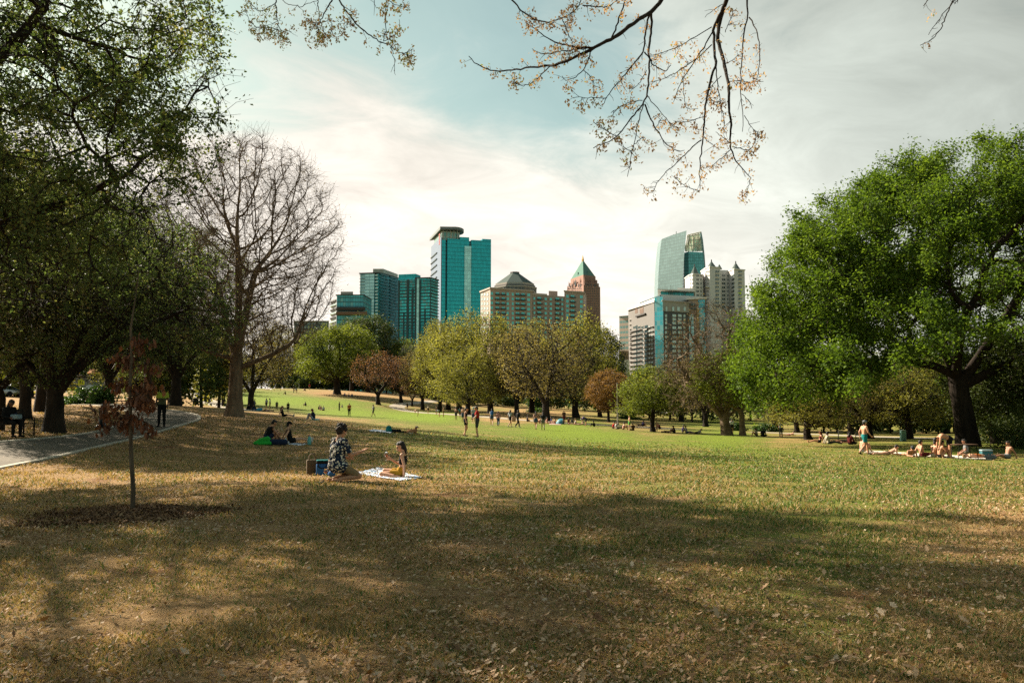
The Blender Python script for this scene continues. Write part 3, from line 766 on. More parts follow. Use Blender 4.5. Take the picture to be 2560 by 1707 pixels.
def tee(c): return ('shirt', cloth_m[c], {'torso': (.02, 1.05), 'uarm': .62}, .014)
def longtee(c): return ('shirt', cloth_m[c], {'torso': (.02, 1.05), 'uarm': 1, 'farm': .95}, .014)
def tank(c): return ('tank_top', cloth_m[c], {'torso': (.02, .93)}, .012)
def bra(c): return ('crop_top', cloth_m[c], {'torso': (.46, .84)}, .009)
def shorts(c, L=.62): return ('shorts', cloth_m[c], {'torso': (-1, .24), 'thigh': L}, .015)
def trunks(c): return ('swim_trunks', cloth_m[c], {'torso': (-1, .2), 'thigh': .66}, .02)
def pants(c): return ('trousers', cloth_m[c], {'torso': (-1, .24), 'thigh': 1, 'shin': .97}, .013)
def brief(c): return ('bikini_bottom', cloth_m[c], {'torso': (-1, .10)}, .008)
def shoes(c): return ('shoes', cloth_m[c], {'foot': 1}, .008)
def dress(c): return ('dress', cloth_m[c], {'torso': (-1, .93), 'thigh': .75}, .018)
def skirt(c): return ('skirt', cloth_m[c], {'torso': (-1, .26), 'thigh': .5}, .028)

# --- the pair on the picnic blanket
fm, nt, out = newmat('floral_cloth'); T = NT(nt)
tc = T.n('ShaderNodeTexCoord'); mp = T.n('ShaderNodeMapping'); T.l(tc.outputs['Object'], mp.inputs[0])
nzv = T.n('ShaderNodeTexNoise'); nzv.inputs['Scale'].default_value = 16; T.l(mp.outputs[0], nzv.inputs[0])
va = T.n('ShaderNodeVectorMath', operation='SCALE'); T.l(nzv.outputs[1], va.inputs[0]); va.inputs['Scale'].default_value = .075
vb = T.n('ShaderNodeVectorMath', operation='ADD'); T.l(mp.outputs[0], vb.inputs[0]); T.l(va.outputs[0], vb.inputs[1])
vo = T.n('ShaderNodeTexVoronoi'); vo.inputs['Scale'].default_value = 20; T.l(vb.outputs[0], vo.inputs['Vector'])
wn = T.n('ShaderNodeSeparateColor'); T.l(vo.outputs['Color'], wn.inputs[0])
c = T.mix(T.math('GREATER_THAN', wn.outputs[0], .35), (.42, .37, .29), (.62, .57, .47))
c = T.mix(T.math('GREATER_THAN', vo.outputs['Distance'], .43), c, (.010, .018, .040))
c = T.mix(T.math('LESS_THAN', vo.outputs['Distance'], .09), c, (.10, .12, .16))
principled(T, out, c, .85, 0, .15)
man_loc = hit(846, 1204)
def man_extra(e, J, fwd, up, lat): pass
person(0, 17.4, 1.84, 'manknee', 47, 'b', [('shirt', fm, {'torso': (-.8, 1.04), 'uarm': .80, 'thigh': .16, 'drape': 1}, .024), ('shorts', cloth_m['tan'], {'torso': (-1, .2), 'thigh': .86}, .010)],
       ('curly', 'brown'), 'person in a dark floral shirt and tan shorts kneeling by the picnic blanket, palm out', loc=man_loc, voxel=.0056, build=1.1, hand_up={'R': (-.3, 0, 1)})
wom_loc = hit(1001, 1193)
def wom_extra(e, J, fwd, up, lat):
    h = J['hea']; mb = MB()
    for s in (1, -1):
        c_ = h+fwd*.088+lat*.034*s+up*.004; M_ = np.stack([fwd, lat, up], 1); mb.ell(c_, (.010, .030, .026), 0, 14, 9, M_)
        mb.tube([c_+lat*.026*s, h+lat*.082*s+fwd*.0+up*.006], [.004, .004], 5)
    mb.tube([h+fwd*.098+lat*.012+up*.006, h+fwd*.098-lat*.012+up*.006], [.004, .004], 5)
    mb.build('sunglasses', [plain('black_plastic', (.01, .01, .01), .2)], e, True)
    mb = MB(); mb.tube([h+fwd*.097-up*.060+lat*.018, h+fwd*.104-up*.058, h+fwd*.097-up*.060-lat*.018], [.004, .008, .004], 6); mb.build('lips', [plain('lip', (.33, .06, .05), .45)], e, True)
    mb = MB()
    for s in (1, -1): mb.tube([J['che']+lat*.085*s+fwd*.10, J['sho'+'LR'[s < 0]]-lat*.07*s+up*.052, J['che']+lat*.06*s-fwd*.10+up*.03], [.010, .012, .010], 6)
    mb.build('shoulder_strap', [cloth_m['black']], e, True)
ww, WJ = person(0, 17.1, 1.66, 'womansit', 176, 'a', [('crop_top', cloth_m['black'], {'torso': (.44, .86)}, .009), ('shorts', cloth_m['mustard'], {'torso': (-1, .30), 'thigh': .52}, .020)],
       ('pony', 'dark'), 'person in sunglasses, black crop top and mustard shorts sitting with a wine glass', loc=wom_loc, voxel=.0056, female=True, build=.90, extra=wom_extra, hand_up={'R': (0, 1, .2), 'L': (0, 0, 1)})

# --- middle distance
M_ = []
person(672, 32.5, 1.78, 'lean', 38, 'b', [tank('black'), shorts('navy'), shoes('grey')], ('short', 'dark'), 'person in a dark tank top seated leaning forward over a bent knee', female=False)
person(732, 32.5, 1.70, 'legs', 28, 'a', [tank('black'), shorts('black', .4), shoes('white')], ('cap', 'black'), 'person in a black cap and black tank top sitting beside a water bottle', female=True, build=.95)
person(1194, 47.0, 1.82, 'gest', 172, 'a', [tee('red'), shorts('dgrey', .9), shoes('brown')], ('short', 'brown'), 'person in a bright red T-shirt and grey shorts standing on the lawn')
person(1165, 47.3, 1.70, 'talk', -8, 'a', [bra('black'), shorts('black', .58), shoes('dgrey')], ('bun', 'dark'), 'person in a black sports top and bike shorts facing the red T-shirt', female=True, build=.95)
person(411, 35.5, 1.80, 'stand', -78, 'd', [tee('lime'), ('vest', cloth_m['olive'], {'torso': (.02, .55)}, .019), pants('black'), shoes('black')], ('short', 'dark'), 'person in black trousers and a yellow-chested top standing on the paved path')
# --- by the path on the left
person(486, 150, 1.70, 'walk', 80, 'c', [tee('dgrey'), shorts('black'), shoes('white')], ('short', 'dark'), 'person in dark shorts walking away past the black litter bin')
person(500, 148, 1.80, 'walk', 95, 'b', [longtee('pale'), pants('denim'), shoes('black')], ('short', 'brown'), 'person in a pale top on the far path, left of two dark walkers')
person(505, 136, 1.70, 'walk', 85, 'c', [longtee('teal'), pants('dgrey'), shoes('black')], ('short', 'dark'), 'person in a dark teal top walking beside the black litter bin')
person(520, 134, 1.78, 'walk', 88, 'c', [longtee('black'), pants('black'), shoes('black')], ('short', 'dark'), 'person all in black walking up the path carrying a black bag')
# --- green slope, left half
person(876, 113, 1.80, 'stand', 95, 'b', [tee('orange'), pants('black'), shoes('black')], ('short', 'fair'), 'person in an orange T-shirt and black trousers standing on the green')
person(851, 150, 1.62, 'fold', -20, 'b', [tee('dgrey'), pants('black'), shoes('black')], ('short', 'dark'), 'slim person in dark clothes standing beside the orange T-shirt')
person(859, 165, 1.30, 'knees', 170, 'b', [tee('white'), shorts('white')], ('short', 'fair'), 'child in white crouching behind the slim dark figure')
person(724, 112, 1.45, 'stand', -90, 'c', [tee('black'), shorts('black', .8), shoes('white')], ('short', 'dark'), 'child in black T-shirt and shorts standing alone on the slope')
person(696, 128, 1.45, 'stand', 100, 'd', [tee('navy'), shorts('black', .8)], ('short', 'dark'), 'child in dark navy standing left of the child in black')
person(670, 132, 1.75, 'stand', 150, 'b', [tee('pale'), shorts('dgrey', .8)], ('short', 'dark'), 'person in a pale blue top and grey shorts near the dark-limbed tree')
person(679, 132, 1.80, 'gest', 200, 'a', [tee('white'), shorts('tan', .8)], ('short', 'brown'), 'person in white with tan shorts beside the pale blue top')
person(634, 124, 1.72, 'bend', 20, 'c', [longtee('denim'), pants('purple')], ('short', 'dark'), 'person in blue stooping beside the dark-limbed tree trunk')
person(641, 126, 1.60, 'stand', 10, 'c', [longtee('navy'), pants('brown')], ('short', 'dark'), 'person in navy standing behind the stooping one by the tree trunk')
person(622, 112, 1.72, 'lean', 20, 'b', [longtee('black'), pants('black')], ('short', 'dark'), 'person in black sitting on the ground by the dark-limbed tree')
person(644, 108, 1.72, 'lean', 200, 'b', [longtee('black'), pants('denim')], ('long', 'dark'), 'person in black with denim legs sitting next to a blue bag')
person(672, 106, 1.72, 'back', 15, 'a', [tee('black'), shorts('pink', .4)], ('short', 'dark'), 'person lying flat on the slope with bare legs to the right')
person(712, 63, 1.68, 'legs', 5, 'e', [dress('black'), shoes('pale')], ('long', 'red'), 'red-haired person in a black dress sitting with legs outstretched', female=True, build=.95)
person(788, 63, 1.74, 'knees', 178, 'b', [tee('navy'), pants('pale'), shoes('white')], ('short', 'red'), 'person in a navy top sitting with knees drawn up, facing left')
person(768, 160, 1.7, 'knees', 170, 'c', [tee('dgrey'), shorts('brown')], ('short', 'dark'), 'lone dark seated figure in the middle of the green slope')
person(800, 148, 1.72, 'knees', 10, 'b', [tee('black'), shorts('black')], ('cap', 'white'), 'person in black with a white cap in the huddle on the slope')
person(805, 146, 1.65, 'cross', -60, 'a', [tee('pink'), shorts('white')], ('short', 'brown'), 'person in pink sitting cross-legged in the huddle on the slope')
person(812, 144, 1.65, 'cross', 120, 'b', [tee('white'), shorts('darkred')], ('short', 'dark'), 'person in white at the right end of the huddle on the slope')
person(671, 235, 1.75, 'back', 170, 'b', [tee('darkred'), shorts('black')], ('short', 'dark'), 'person in dark red lying on a pale sheet at the top of the slope')
person(717, 205, 1.75, 'knees', 190, 'c', [tee('brown'), shorts('black')], ('short', 'dark'), 'person in brown sitting by a tan mat high on the slope')
person(737, 215, 1.70, 'stand', 0, 'c', [tee('dgrey'), pants('dgrey')], ('short', 'dark'), 'grey-clad person standing at the far edge of the lawn')
person(744, 215, 1.76, 'bend', 160, 'b', [tee('pale'), shorts('black')], ('short', 'dark'), 'person in a pale shirt leaning toward the grey-clad one')
person(766, 232, 1.75, 'lean', 180, 'c', [tee('darkred'), shorts('black')], ('short', 'dark'), 'person in dark red sitting at the far edge of the lawn')
person(776, 245, 1.78, 'stand', -90, 'b', [tee('red'), pants('tan')], ('short', 'dark'), 'far person in red standing against the dark woods')
for i_, (px, c_, lb) in enumerate([(864, 'blue', 'left'), (874, 'pale', 'middle'), (882, 'denim', 'right')]):
    person(px, 212, 1.7, 'cross', -60+70*i_, 'b', [tee(c_), shorts('denim')], ('short', 'dark'), ['person in bright blue sitting below the round yellow-green tree', 'person in pale grey sitting below the round yellow-green tree', 'person in denim blue sitting below the round yellow-green tree'][i_])
person(936, 118, 1.76, 'walk', -150, 'c', [tee('grey'), shorts('dgrey', .8), shoes('brown')], ('short', 'dark'), 'person in a grey T-shirt strolling across the green')
person(1020, 183, 1.75, 'stand', 60, 'c', [tee('olive'), shorts('black')], ('short', 'dark'), 'person standing on the winding pale path')
person(1046, 136, 1.76, 'bend', 178, 'a', [brief('cream')], ('short', 'fair'), 'bare-backed person bending double on the green')
person(1072, 158, 1.70, 'stand', -100, 'a', [bra('white'), shorts('black', .4)], ('long', 'brown'), 'person in a white top and short black shorts by the path')
person(1092, 150, 1.68, 'stand', 200, 'b', [tank('black'), shorts('black', .4)], ('long', 'dark'), 'person in black at the left of three companions near the path')
person(1099, 134, 1.70, 'bend', 210, 'a', [tee('white'), skirt('black')], ('long', 'dark'), 'person in white and black leaning over between two companions')
person(1110, 134, 1.70, 'stand', 170, 'a', [bra('black'), shorts('brown', .3)], ('long', 'brown'), 'bare-legged person at the right of three companions near the path', female=True)
person(1141, 108, 1.72, 'fold', 60, 'c', [shorts('dgrey', .8)], ('short', 'dark'), 'shirtless person with arms folded left of the black trunk')
person(1151, 125, 1.62, 'stand', 90, 'b', [tee('teal'), shorts('brown', .8)], ('short', 'dark'), 'person in a teal top between two shirtless companions')
person(1158, 96, 1.78, 'stand', 60, 'b', [shorts('denim', .9)], ('short', 'dark'), 'shirtless person in blue shorts just behind the black sports top')
person(1184, 92, 1.80, 'stand', -60, 'a', [tee('pale'), shorts('denim', .8)], ('cap', 'cyan'), 'person in a light blue cap half hidden behind the red T-shirt')
def pack(c, w=.30, h=.46, d=.17):
    def f(e, J, fwd, up, lat):
        mb = MB(); c_ = J['che']-fwd*(.10+d*.6)-up*.04; M = np.stack([fwd, lat, up], 1)
        mb.ell(c_, (d*.62, w*.56, h*.56), 0, 14, 9, M); mb.ell(c_-fwd*.05-up*.10, (d*.5, w*.45, h*.3), 0, 12, 7, M)
        for s in (1, -1): mb.tube([c_+lat*.08*s+up*.16, J['sho'+'LR'[s < 0]]-lat*.05*s+up*.06, J['che']+fwd*.13+lat*.10*s, c_+lat*.12*s-up*.12], [.016]*4, 5)
        o = mb.build('backpack', [cloth_m[c]], e, True)
    return f
person(1230, 83, 1.76, 'walk', 92, 'b', [tee('cream'), shorts('denim', .5), shoes('white')], ('long', 'dark'), 'person wearing a blue backpack and short denims walking away', female=True, extra=pack('blue'))
person(1246, 83, 1.52, 'walk', 88, 'b', [longtee('pink'), pants('denim'), shoes('brown')], ('bun', 'dark'), 'child in a pink top and jeans beside the blue backpack')
person(1275, 81, 1.74, 'walk', 40, 'b', [tee('pale'), skirt('black'), shoes('white')], ('long', 'dark'), 'person in a pale top and short black skirt walking right', female=True)
person(1294, 81, 1.76, 'walk', 30, 'd', [longtee('black'), pants('black'), shoes('white')], ('short', 'dark'), 'person all in black striding beside the short black skirt')
person(1339, 77, 1.76, 'walk', 80, 'b', [bra('pink'), skirt('denim'), shoes('cream')], ('long', 'dark'), 'person with very long dark hair and a short blue skirt walking away', female=True)
person(1357, 77, 1.68, 'walk', 95, 'd', [tee('dgrey'), shorts('grey', .6), shoes('black')], ('long', 'dark'), 'person with a black backpack and grey shorts right of the very long hair', extra=pack('black'))
# --- sunbathers under the central trees
person(1318, 112, 1.75, 'cross', 10, 'c', [tee('dgrey'), shorts('black')], ('short', 'dark'), 'dark-clothed person sitting under the central trees, left of the tent')
person(1349, 104, 1.7, 'knees', 190, 'a', [bra('pink'), brief('pink')], ('short', 'fair'), 'sunbather sitting between the two last walkers')
person(1368, 107, 1.7, 'legs', 10, 'a', [bra('red'), brief('red')], ('long', 'dark'), 'sunbather in red leaning back left of the blue tent')
person(1378, 108, 1.72, 'cross', 160, 'b', [tee('blue'), shorts('black')], ('short', 'dark'), 'person in blue sitting cross-legged just left of the tent')
person(1387, 106, 1.70, 'knees', 180, 'a', [bra('pink'), brief('black')], ('long', 'brown'), 'sunbather with raised knees at the tent mouth')
person(1409, 112, 1.80, 'stand', -80, 'c', [tee('brown'), pants('darkred')], ('short', 'dark'), 'person in brown standing against the wide grey trunk')
person(1420, 108, 1.74, 'cross', -40, 'c', [tee('darkred'), shorts('black')], ('short', 'dark'), 'person in dark red sitting right of the blue tent')
person(1428, 110, 1.74, 'knees', 30, 'b', [tee('dgrey'), shorts('cream')], ('short', 'dark'), 'person in grey with raised knees right of the tent')
person(1436, 107, 1.7, 'legs', 180, 'a', [bra('white'), brief('white')], ('short', 'fair'), 'sunbather in white leaning back beyond the tent')
person(1448, 106, 1.7, 'prone', 5, 'a', [brief('red')], ('long', 'dark'), 'sunbather lying face down between tent and pole')
person(1462, 104, 1.74, 'bend', 190, 'b', [tee('purple'), shorts('navy', .9)], ('cap', 'white'), 'person in purple and navy stooping over the sunbathers')
person(1484, 102, 1.6, 'knees', 170, 'c', [longtee('black'), pants('black')], ('short', 'dark'), 'person all in black crouched alone on the shaded slope')
person(1531, 97, 1.74, 'knees', 10, 'b', [tee('red'), shorts('black')], ('short', 'dark'), 'person in red sitting left of the tall pale pole foot')
person(1540, 96, 1.74, 'legs', 5, 'b', [tee('pale'), pants('dgrey')], ('short', 'dark'), 'person in pale blue with legs out next to the seated red top')
person(1556, 95, 1.72, 'knees', 10, 'a', [bra('pink'), brief('black')], ('short', 'brown'), 'pink-shouldered person sitting between the pale blue top and the green shorts')
person(1571, 93, 1.78, 'stand', 175, 'a', [('swim_trunks', cloth_m['green'], {'torso': (-1, .2), 'thigh': .62}, .025)], ('short', 'fair'), 'shirtless person in vivid green shorts standing on the lawn')
person(1580, 93, 1.7, 'cross', 120, 'c', [tee('brown'), shorts('brown')], ('short', 'dark'), 'person in brown sitting at the feet of the vivid green shorts')
person(1604, 118, 1.72, 'knees', 20, 'b', [tee('purple'), shorts('black')], ('short', 'dark'), 'person in mauve sitting behind the lime-green tree')
person(1596, 120, 1.72, 'back', 170, 'b', [tee('black'), shorts('black')], ('short', 'dark'), 'person in black lying next to the mauve top')
person(1639, 92, 1.20, 'stand', 100, 'a', [brief('pink')], ('short', 'brown'), 'bare child in pink standing right of the lime-green tree trunk')
person(1647, 105, 1.72, 'lean', 180, 'c', [tee('darkred'), shorts('black')], ('short', 'dark'), 'person in dark red on the dip behind the bare child')
person(1666, 90, 1.72, 'back', 10, 'c', [tee('black'), shorts('dgrey')], ('short', 'dark'), 'dark figure lying at the left of a dark pair')
person(1682, 89, 1.70, 'knees', 185, 'c', [tee('black'), shorts('black')], ('short', 'dark'), 'dark figure with drawn-up knees at the right of a dark pair')
person(1703, 94, 1.80, 'knees', -20, 'c', [longtee('purple'), pants('dgrey')], ('short', 'dark'), 'dark purple seated figure against a thin trunk')
person(1712, 91, 1.72, 'legs', 20, 'b', [tee('pale'), pants('denim')], ('short', 'brown'), 'person in pale blue and denim beside the dark purple figure')
person(1737, 90, 1.72, 'prone', 10, 'b', [tee('cream'), shorts('black')], ('short', 'dark'), 'person in cream lying on the crest left of the pale trunks')
person(1752, 165, 1.72, 'cross', 20, 'b', [tee('brown'), shorts('cream')], ('short', 'dark'), 'brown-topped person sitting on the far lawn beyond the crest')
person(1762, 140, 1.72, 'back', 170, 'b', [tee('denim'), pants('denim')], ('short', 'dark'), 'person in denim lying in the dip beyond the crest')
person(1825, 96, 1.72, 'stand', 80, 'c', [tee('white'), shorts('black')], ('short', 'dark'), 'person in a white shirt standing between the two pale trunks')
person(1886, 83, 1.70, 'knees', 170, 'b', [tee('cream'), shorts('brown')], ('long', 'brown'), 'person in cream and brown sitting near the green bush')
person(1902, 82, 1.70, 'cross', 60, 'c', [longtee('black'), pants('black')], ('long', 'dark'), 'person in black sitting near the green bush')
person(1946, 78, 1.72, 'stand', 95, 'b', [tee('pale'), pants('dgrey')], ('long', 'dark'), 'person in a grey-blue shirt standing near the wide dark trunk')
person(1966, 88, 1.70, 'prone', 0, 'a', [brief('red')], ('short', 'brown'), 'sunbather lying behind the standing grey-blue shirt')
# --- round the great oak
person(2041, 60, 1.68, 'legs', 170, 'b', [bra('darkred'), shorts('black', .3)], ('long', 'red'), 'person leaning back at the left end of the oak shade', female=True)
person(2064, 57, 1.72, 'legs', -10, 'c', [longtee('cream'), pants('dgrey')], ('bun', 'dark'), 'person in a cream top sitting upright in the oak shade')
person(2100, 60, 1.70, 'back', 180, 'b', [tee('black'), shorts('black')], ('long', 'dark'), 'person lying in the oak shade beside the dark red top')
person(2116, 56, 1.72, 'cross', 20, 'd', [longtee('darkred'), pants('black')], ('long', 'dark'), 'person in a dark red top sitting in the oak shade')
person(2152, 42.2, 1.80, 'walk', 8, 'b', [trunks('teal'), shoes('black')], ('capback', 'grey'), 'shirtless person in teal shorts and a backward cap walking right', build=1.08)
person(2146, 45, 1.72, 'knees', 20, 'b', [brief('pale')], ('short', 'dark'), 'bare-chested person squatting behind the teal shorts')
person(2207, 42.5, 1.72, 'prone', 8, 'a', [brief('dgrey')], ('short', 'brown'), 'sunbather lying face down propped on elbows right of the teal shorts', female=True, build=.95)
person(2262, 42.0, 1.76, 'prone', -100, 'b', [brief('pink')], ('capback', 'dgrey'), 'sunbather propped on elbows with head toward the camera')
person(2294, 41.8, 1.72, 'legs', 5, 'b', [trunks('darkred')], ('short', 'dark'), 'sunbather in dark red trunks sitting upright, facing right')
person(2322, 41.5, 1.70, 'knees', 15, 'b', [brief('cream')], ('short', 'brown'), 'hunched sunbather at the left of two beside the stooping black shorts')
person(2338, 41.2, 1.74, 'knees', 0, 'b', [brief('black')], ('short', 'dark'), 'hunched sunbather close against the legs of the stooping black shorts')
person(2358, 41.0, 1.82, 'bend', 172, 'b', [trunks('black'), shoes('dgrey')], ('short', 'dark'), 'shirtless person in black shorts bending over in front of the oak trunk', build=1.08)
person(2402, 42.5, 1.74, 'cross', 160, 'c', [tee('grey'), shorts('olive')], ('short', 'dark'), 'person in grey sitting behind the folding table under the oak')
person(2428, 41.3, 1.70, 'back', 8, 'a', [shorts('orange', .3)], ('short', 'fair'), 'sunbather lying flat in orange under the folding table')
person(2504, 41.0, 1.76, 'legs', 182, 'c', [shorts('grey', .6)], ('short', 'dark'), 'bare-chested person leaning back alone right of the oak trunk')
# ------------------------------------------------------------------ things on the grass
def gz(p): return np.array([p[0], p[1], G(p[0], p[1])])
def cloth_pattern(name, stops, sx, sy, wob=.35):
    m, nt, out = newmat(name); T = NT(nt); tc = T.n('ShaderNodeTexCoord'); mp = T.n('ShaderNodeMapping'); mp.inputs['Scale'].default_value = (sx, sy, 1); T.l(tc.outputs['Object'], mp.inputs[0])
    c = T.ramp(T.noise(mp.outputs[0], 1.0, 4, .6, wob), stops, 'CONSTANT'); principled(T, out, c, .9, 0, .15); return m
def blanket(px, label, corners, mat, n=30, amp=.022, seed=0, name='picnic_blanket'):
    P = [hit(*c) for c in corners]; r = np.random.default_rng(seed); o = gz(sum(P)/4)
    u, v = np.meshgrid(np.linspace(0, 1, n), np.linspace(0, 1, n)); u, v = u[..., None], v[..., None]
    Q = (P[0]*(1-u)+P[1]*u)*(1-v)+(P[3]*(1-u)+P[2]*u)*v; Q = Q.reshape(-1, 3)
    f = .012+amp*(np.abs(np.sin(Q[:, 0]*9+Q[:, 1]*5+seed))**2*.6+np.abs(np.sin(Q[:, 0]*4.1-Q[:, 1]*11))*.5*r.random(len(Q))+.25*np.sin(Q[:, 0]*23+Q[:, 1]*17))
    Q[:, :2] += r.normal(0, .006, (len(Q), 2)); Q[:, 2] = G(Q[:, 0], Q[:, 1])+np.maximum(f, .006); Q -= o
    i = (np.arange(n-1)[:, None]*n+np.arange(n-1)[None]).ravel()
    ob = MB().add(Q, np.stack([i, i+1, i+n+1, i+n], 1)).build(name, [mat], None, True); ob.location = o
    return tag(ob, label, 'blanket')
m_bl = cloth_pattern('blue_white_print', [(0, (.50, .55, .62)), (.42, (.10, .24, .46)), (.47, (.52, .56, .62)), (.56, (.45, .20, .20)), (.585, (.55, .58, .62)), (.66, (.16, .33, .50))], 5, 4)
blanket(0, 'crumpled white and blue patterned picnic blanket under the wine drinker', [(886, 1184), (1000, 1203), (1060, 1195), (948, 1169)], m_bl, seed=1)
m_b2 = cloth_pattern('pale_blue_print', [(0, (.52, .55, .62)), (.5, (.30, .38, .52)), (.55, (.55, .57, .62))], 4, 4)
blanket(0, 'white and pale blue blanket left empty beside the teal backpack', [(918, 1077), (975, 1083), (987, 1079), (935, 1074)], m_b2, seed=2)
blanket(0, 'thin pale cloth under the person in the black cap', [(715, 1111), (752, 1114), (768, 1110), (735, 1108)], m_b2, 16, .01, 3)
m_b3 = cloth_pattern('cream_towel', [(0, (.55, .50, .42)), (.5, (.45, .36, .30)), (.56, (.58, .54, .48))], 3, 2)
blanket(0, 'long cream towels spread under the sunbathers before the oak', [(2160, 1131), (2400, 1147), (2420, 1140), (2170, 1126)], m_b3, 24, .015, 4, 'beach_towel')
blanket(0, 'pale towel under the table and the sunbather in orange', [(2385, 1146), (2480, 1150), (2490, 1143), (2400, 1139)], m_b3, 18, .015, 5, 'beach_towel')
blanket(0, 'pale pink sheet below the blue tent', [(1372, 1061), (1402, 1062), (1404, 1057), (1376, 1056)], plain('pink_sheet', (.50, .33, .28), .9), 10, .01, 6)
blanket(0, 'pale sheet with the reclining figure at the top of the slope', [(662, 973.5), (680, 973.5), (681, 971), (664, 971)], plain('cream_sheet', (.55, .48, .42), .9), 8, .01, 7)
blanket(0, 'teal mat under the person in navy', [(776, 1049.5), (797, 1050), (799, 1047), (780, 1047)], cloth_m['teal'], 10, .01, 8)

def soft_box(mb, x0, x1, y0, y1, z0, z1, r=.03, mat=0):
    # rounded slab by stacked super-ellipses
    pr = []; n = 24; cx, cy, hx, hy = (x0+x1)/2, (y0+y1)/2, (x1-x0)/2, (y1-y0)/2
    zs = [(z0, -r), (z0+r*.3, -r*.3), (z0+r, 0), (z1-r, 0), (z1-r*.3, -r*.3), (z1, -r)]
    V = []
    for z, d in zs:
        for t in np.arange(n)*2*math.pi/n:
            c, s = math.cos(t), math.sin(t); e = .35
            V.append((cx+(hx+d)*abs(c)**e*np.sign(c), cy+(hy+d)*abs(s)**e*np.sign(s), z))
    m = len(zs); return mb.poly(V, [(j*n+i, j*n+(i+1) % n, (j+1)*n+(i+1) % n, (j+1)*n+i) for j in range(m-1) for i in range(n)]+[tuple(range(n-1, -1, -1)), tuple(range((m-1)*n, m*n))], mat)
def thing1(name, p, label, cat, rz=0., group=None, s=1.0): return empty(name, gz(p), RAD(rz), label, cat, group, (s, s, s))

# cooler bag and tote beside the kneeling figure
p = hit(806, 1187)
e = thing1('cooler_bag', p, 'square blue cooler bag with a black rim behind the floral shirt', 'cooler bag', 12)
mb = MB(); soft_box(mb, -.15, .15, -.11, .11, 0, .275, .03); mb.build('body', [cloth_m['blue']], e, True)
mb = MB(); soft_box(mb, -.155, .155, -.115, .115, .275, .335, .02); mb.build('rim', [cloth_m['black']], e, True)
mb = MB(); soft_box(mb, -.15, .15, -.11, .11, .336, .365, .015); mb.build('lid', [cloth_m['teal']], e, True)
mb = MB(); mb.tube([(-.10, -.12, .26), (-.09, -.145, .20), (0, -.15, .17), (.09, -.145, .20), (.10, -.12, .26)], .012, 6); mb.build('handle', [cloth_m['black']], e, True)
p = hit(780, 1186)
e = thing1('tote_bag', p, 'tall brown tote bag with looped handles left of the blue cooler', 'tote bag', 20)
bagm = plain('brown_canvas', (.13, .085, .045), .9, vary=.3, scale=12, bump=.3)
mb = MB(); soft_box(mb, -.13, .13, -.07, .07, 0, .36, .03); V = mb.V[-1]; V[:, 0] *= 1-.25*(V[:, 2]/.36)**2*np.sign(V[:, 0]+1e-6)*.3; mb.build('body', [bagm], e, True)
for y in (-.05, .05):
    mb = MB(); mb.tube([(-.08, y, .34), (-.075, y, .44), (-.03, y, .50), (.03, y, .495), (.07, y, .43), (.08, y, .34)], .011, 6); mb.build('handle', [bagm], e, True)
p = hit(829, 1192)
e = thing1('pouch', p, 'small round blue pouch at the hem of the floral shirt', 'pouch')
mb = MB(); mb.ell((0, 0, .07), (.09, .07, .075)); mb.build('body', [cloth_m['blue']], e, True)
mb = MB(); mb.tube([(-.03, 0, .14), (0, 0, .165), (.03, 0, .14)], .008, 6); mb.build('tab', [cloth_m['cyan']], e, True)

glass_m, nt, out = newmat('clear_glass'); T = NT(nt); g_ = T.n('ShaderNodeBsdfGlass'); g_.inputs['Roughness'].default_value = .02; g_.inputs['IOR'].default_value = 1.25; g_.inputs['Color'].default_value = (.96, .95, .93, 1)
T.l(g_.outputs[0], out.inputs[0])
rose_m = plain('rose_wine', (.62, .17, .09), .12, 0, .5, .03)
def wineglass(loc, label, tilt=0.):
    e = empty('wine_glass', loc, 0, label, 'wine glass'); e.rotation_euler = (0, tilt, 0)
    pr = [(.0, .002), (.036, .003), (.036, .006), (.006, .010), (.0045, .03), (.0045, .075), (.010, .085), (.030, .105), (.042, .135), (.044, .165), (.038, .205), (.0365, .205), (.0425, .165), (.0405, .136), (.028, .108), (.008, .089), (.0, .087)]
    mb = MB(); mb.lathe(pr, 20); mb.build('bowl', [glass_m], e, True)
    mb = MB(); mb.lathe([(.0, .090), (.008, .091), (.0275, .110), (.0395, .137), (.0405, .148), (.0, .148)], 20); mb.build('wine', [rose_m], e, True)
wineglass(gz(hit(814, 1195))+[0, 0, .01], 'wine glass of rose wine standing in the grass by the blue cooler')
ax_ = ww.matrix_basis @ Vector(WJ['hanR']+np.array([.035, -.01, .0]))
wineglass(np.array([ax_.x-.01, ax_.y-.03, ax_.z-.075]), 'wine glass of rose wine held up by the sunglasses wearer', .0)
e = thing1('sandal', hit(805, 1207), 'dark sandal lying in the grass near the kneeling figure', 'sandal', 20)
mb = MB(); soft_box(mb, -.13, .13, -.045, .045, 0, .025, .012); mb.build('sole', [cloth_m['dgrey']], e, True)
mb = MB(); mb.tube([(.03, -.045, .02), (.035, -.02, .06), (.035, .02, .06), (.03, .045, .02)], .013, 6); mb.build('strap', [cloth_m['black']], e, True)

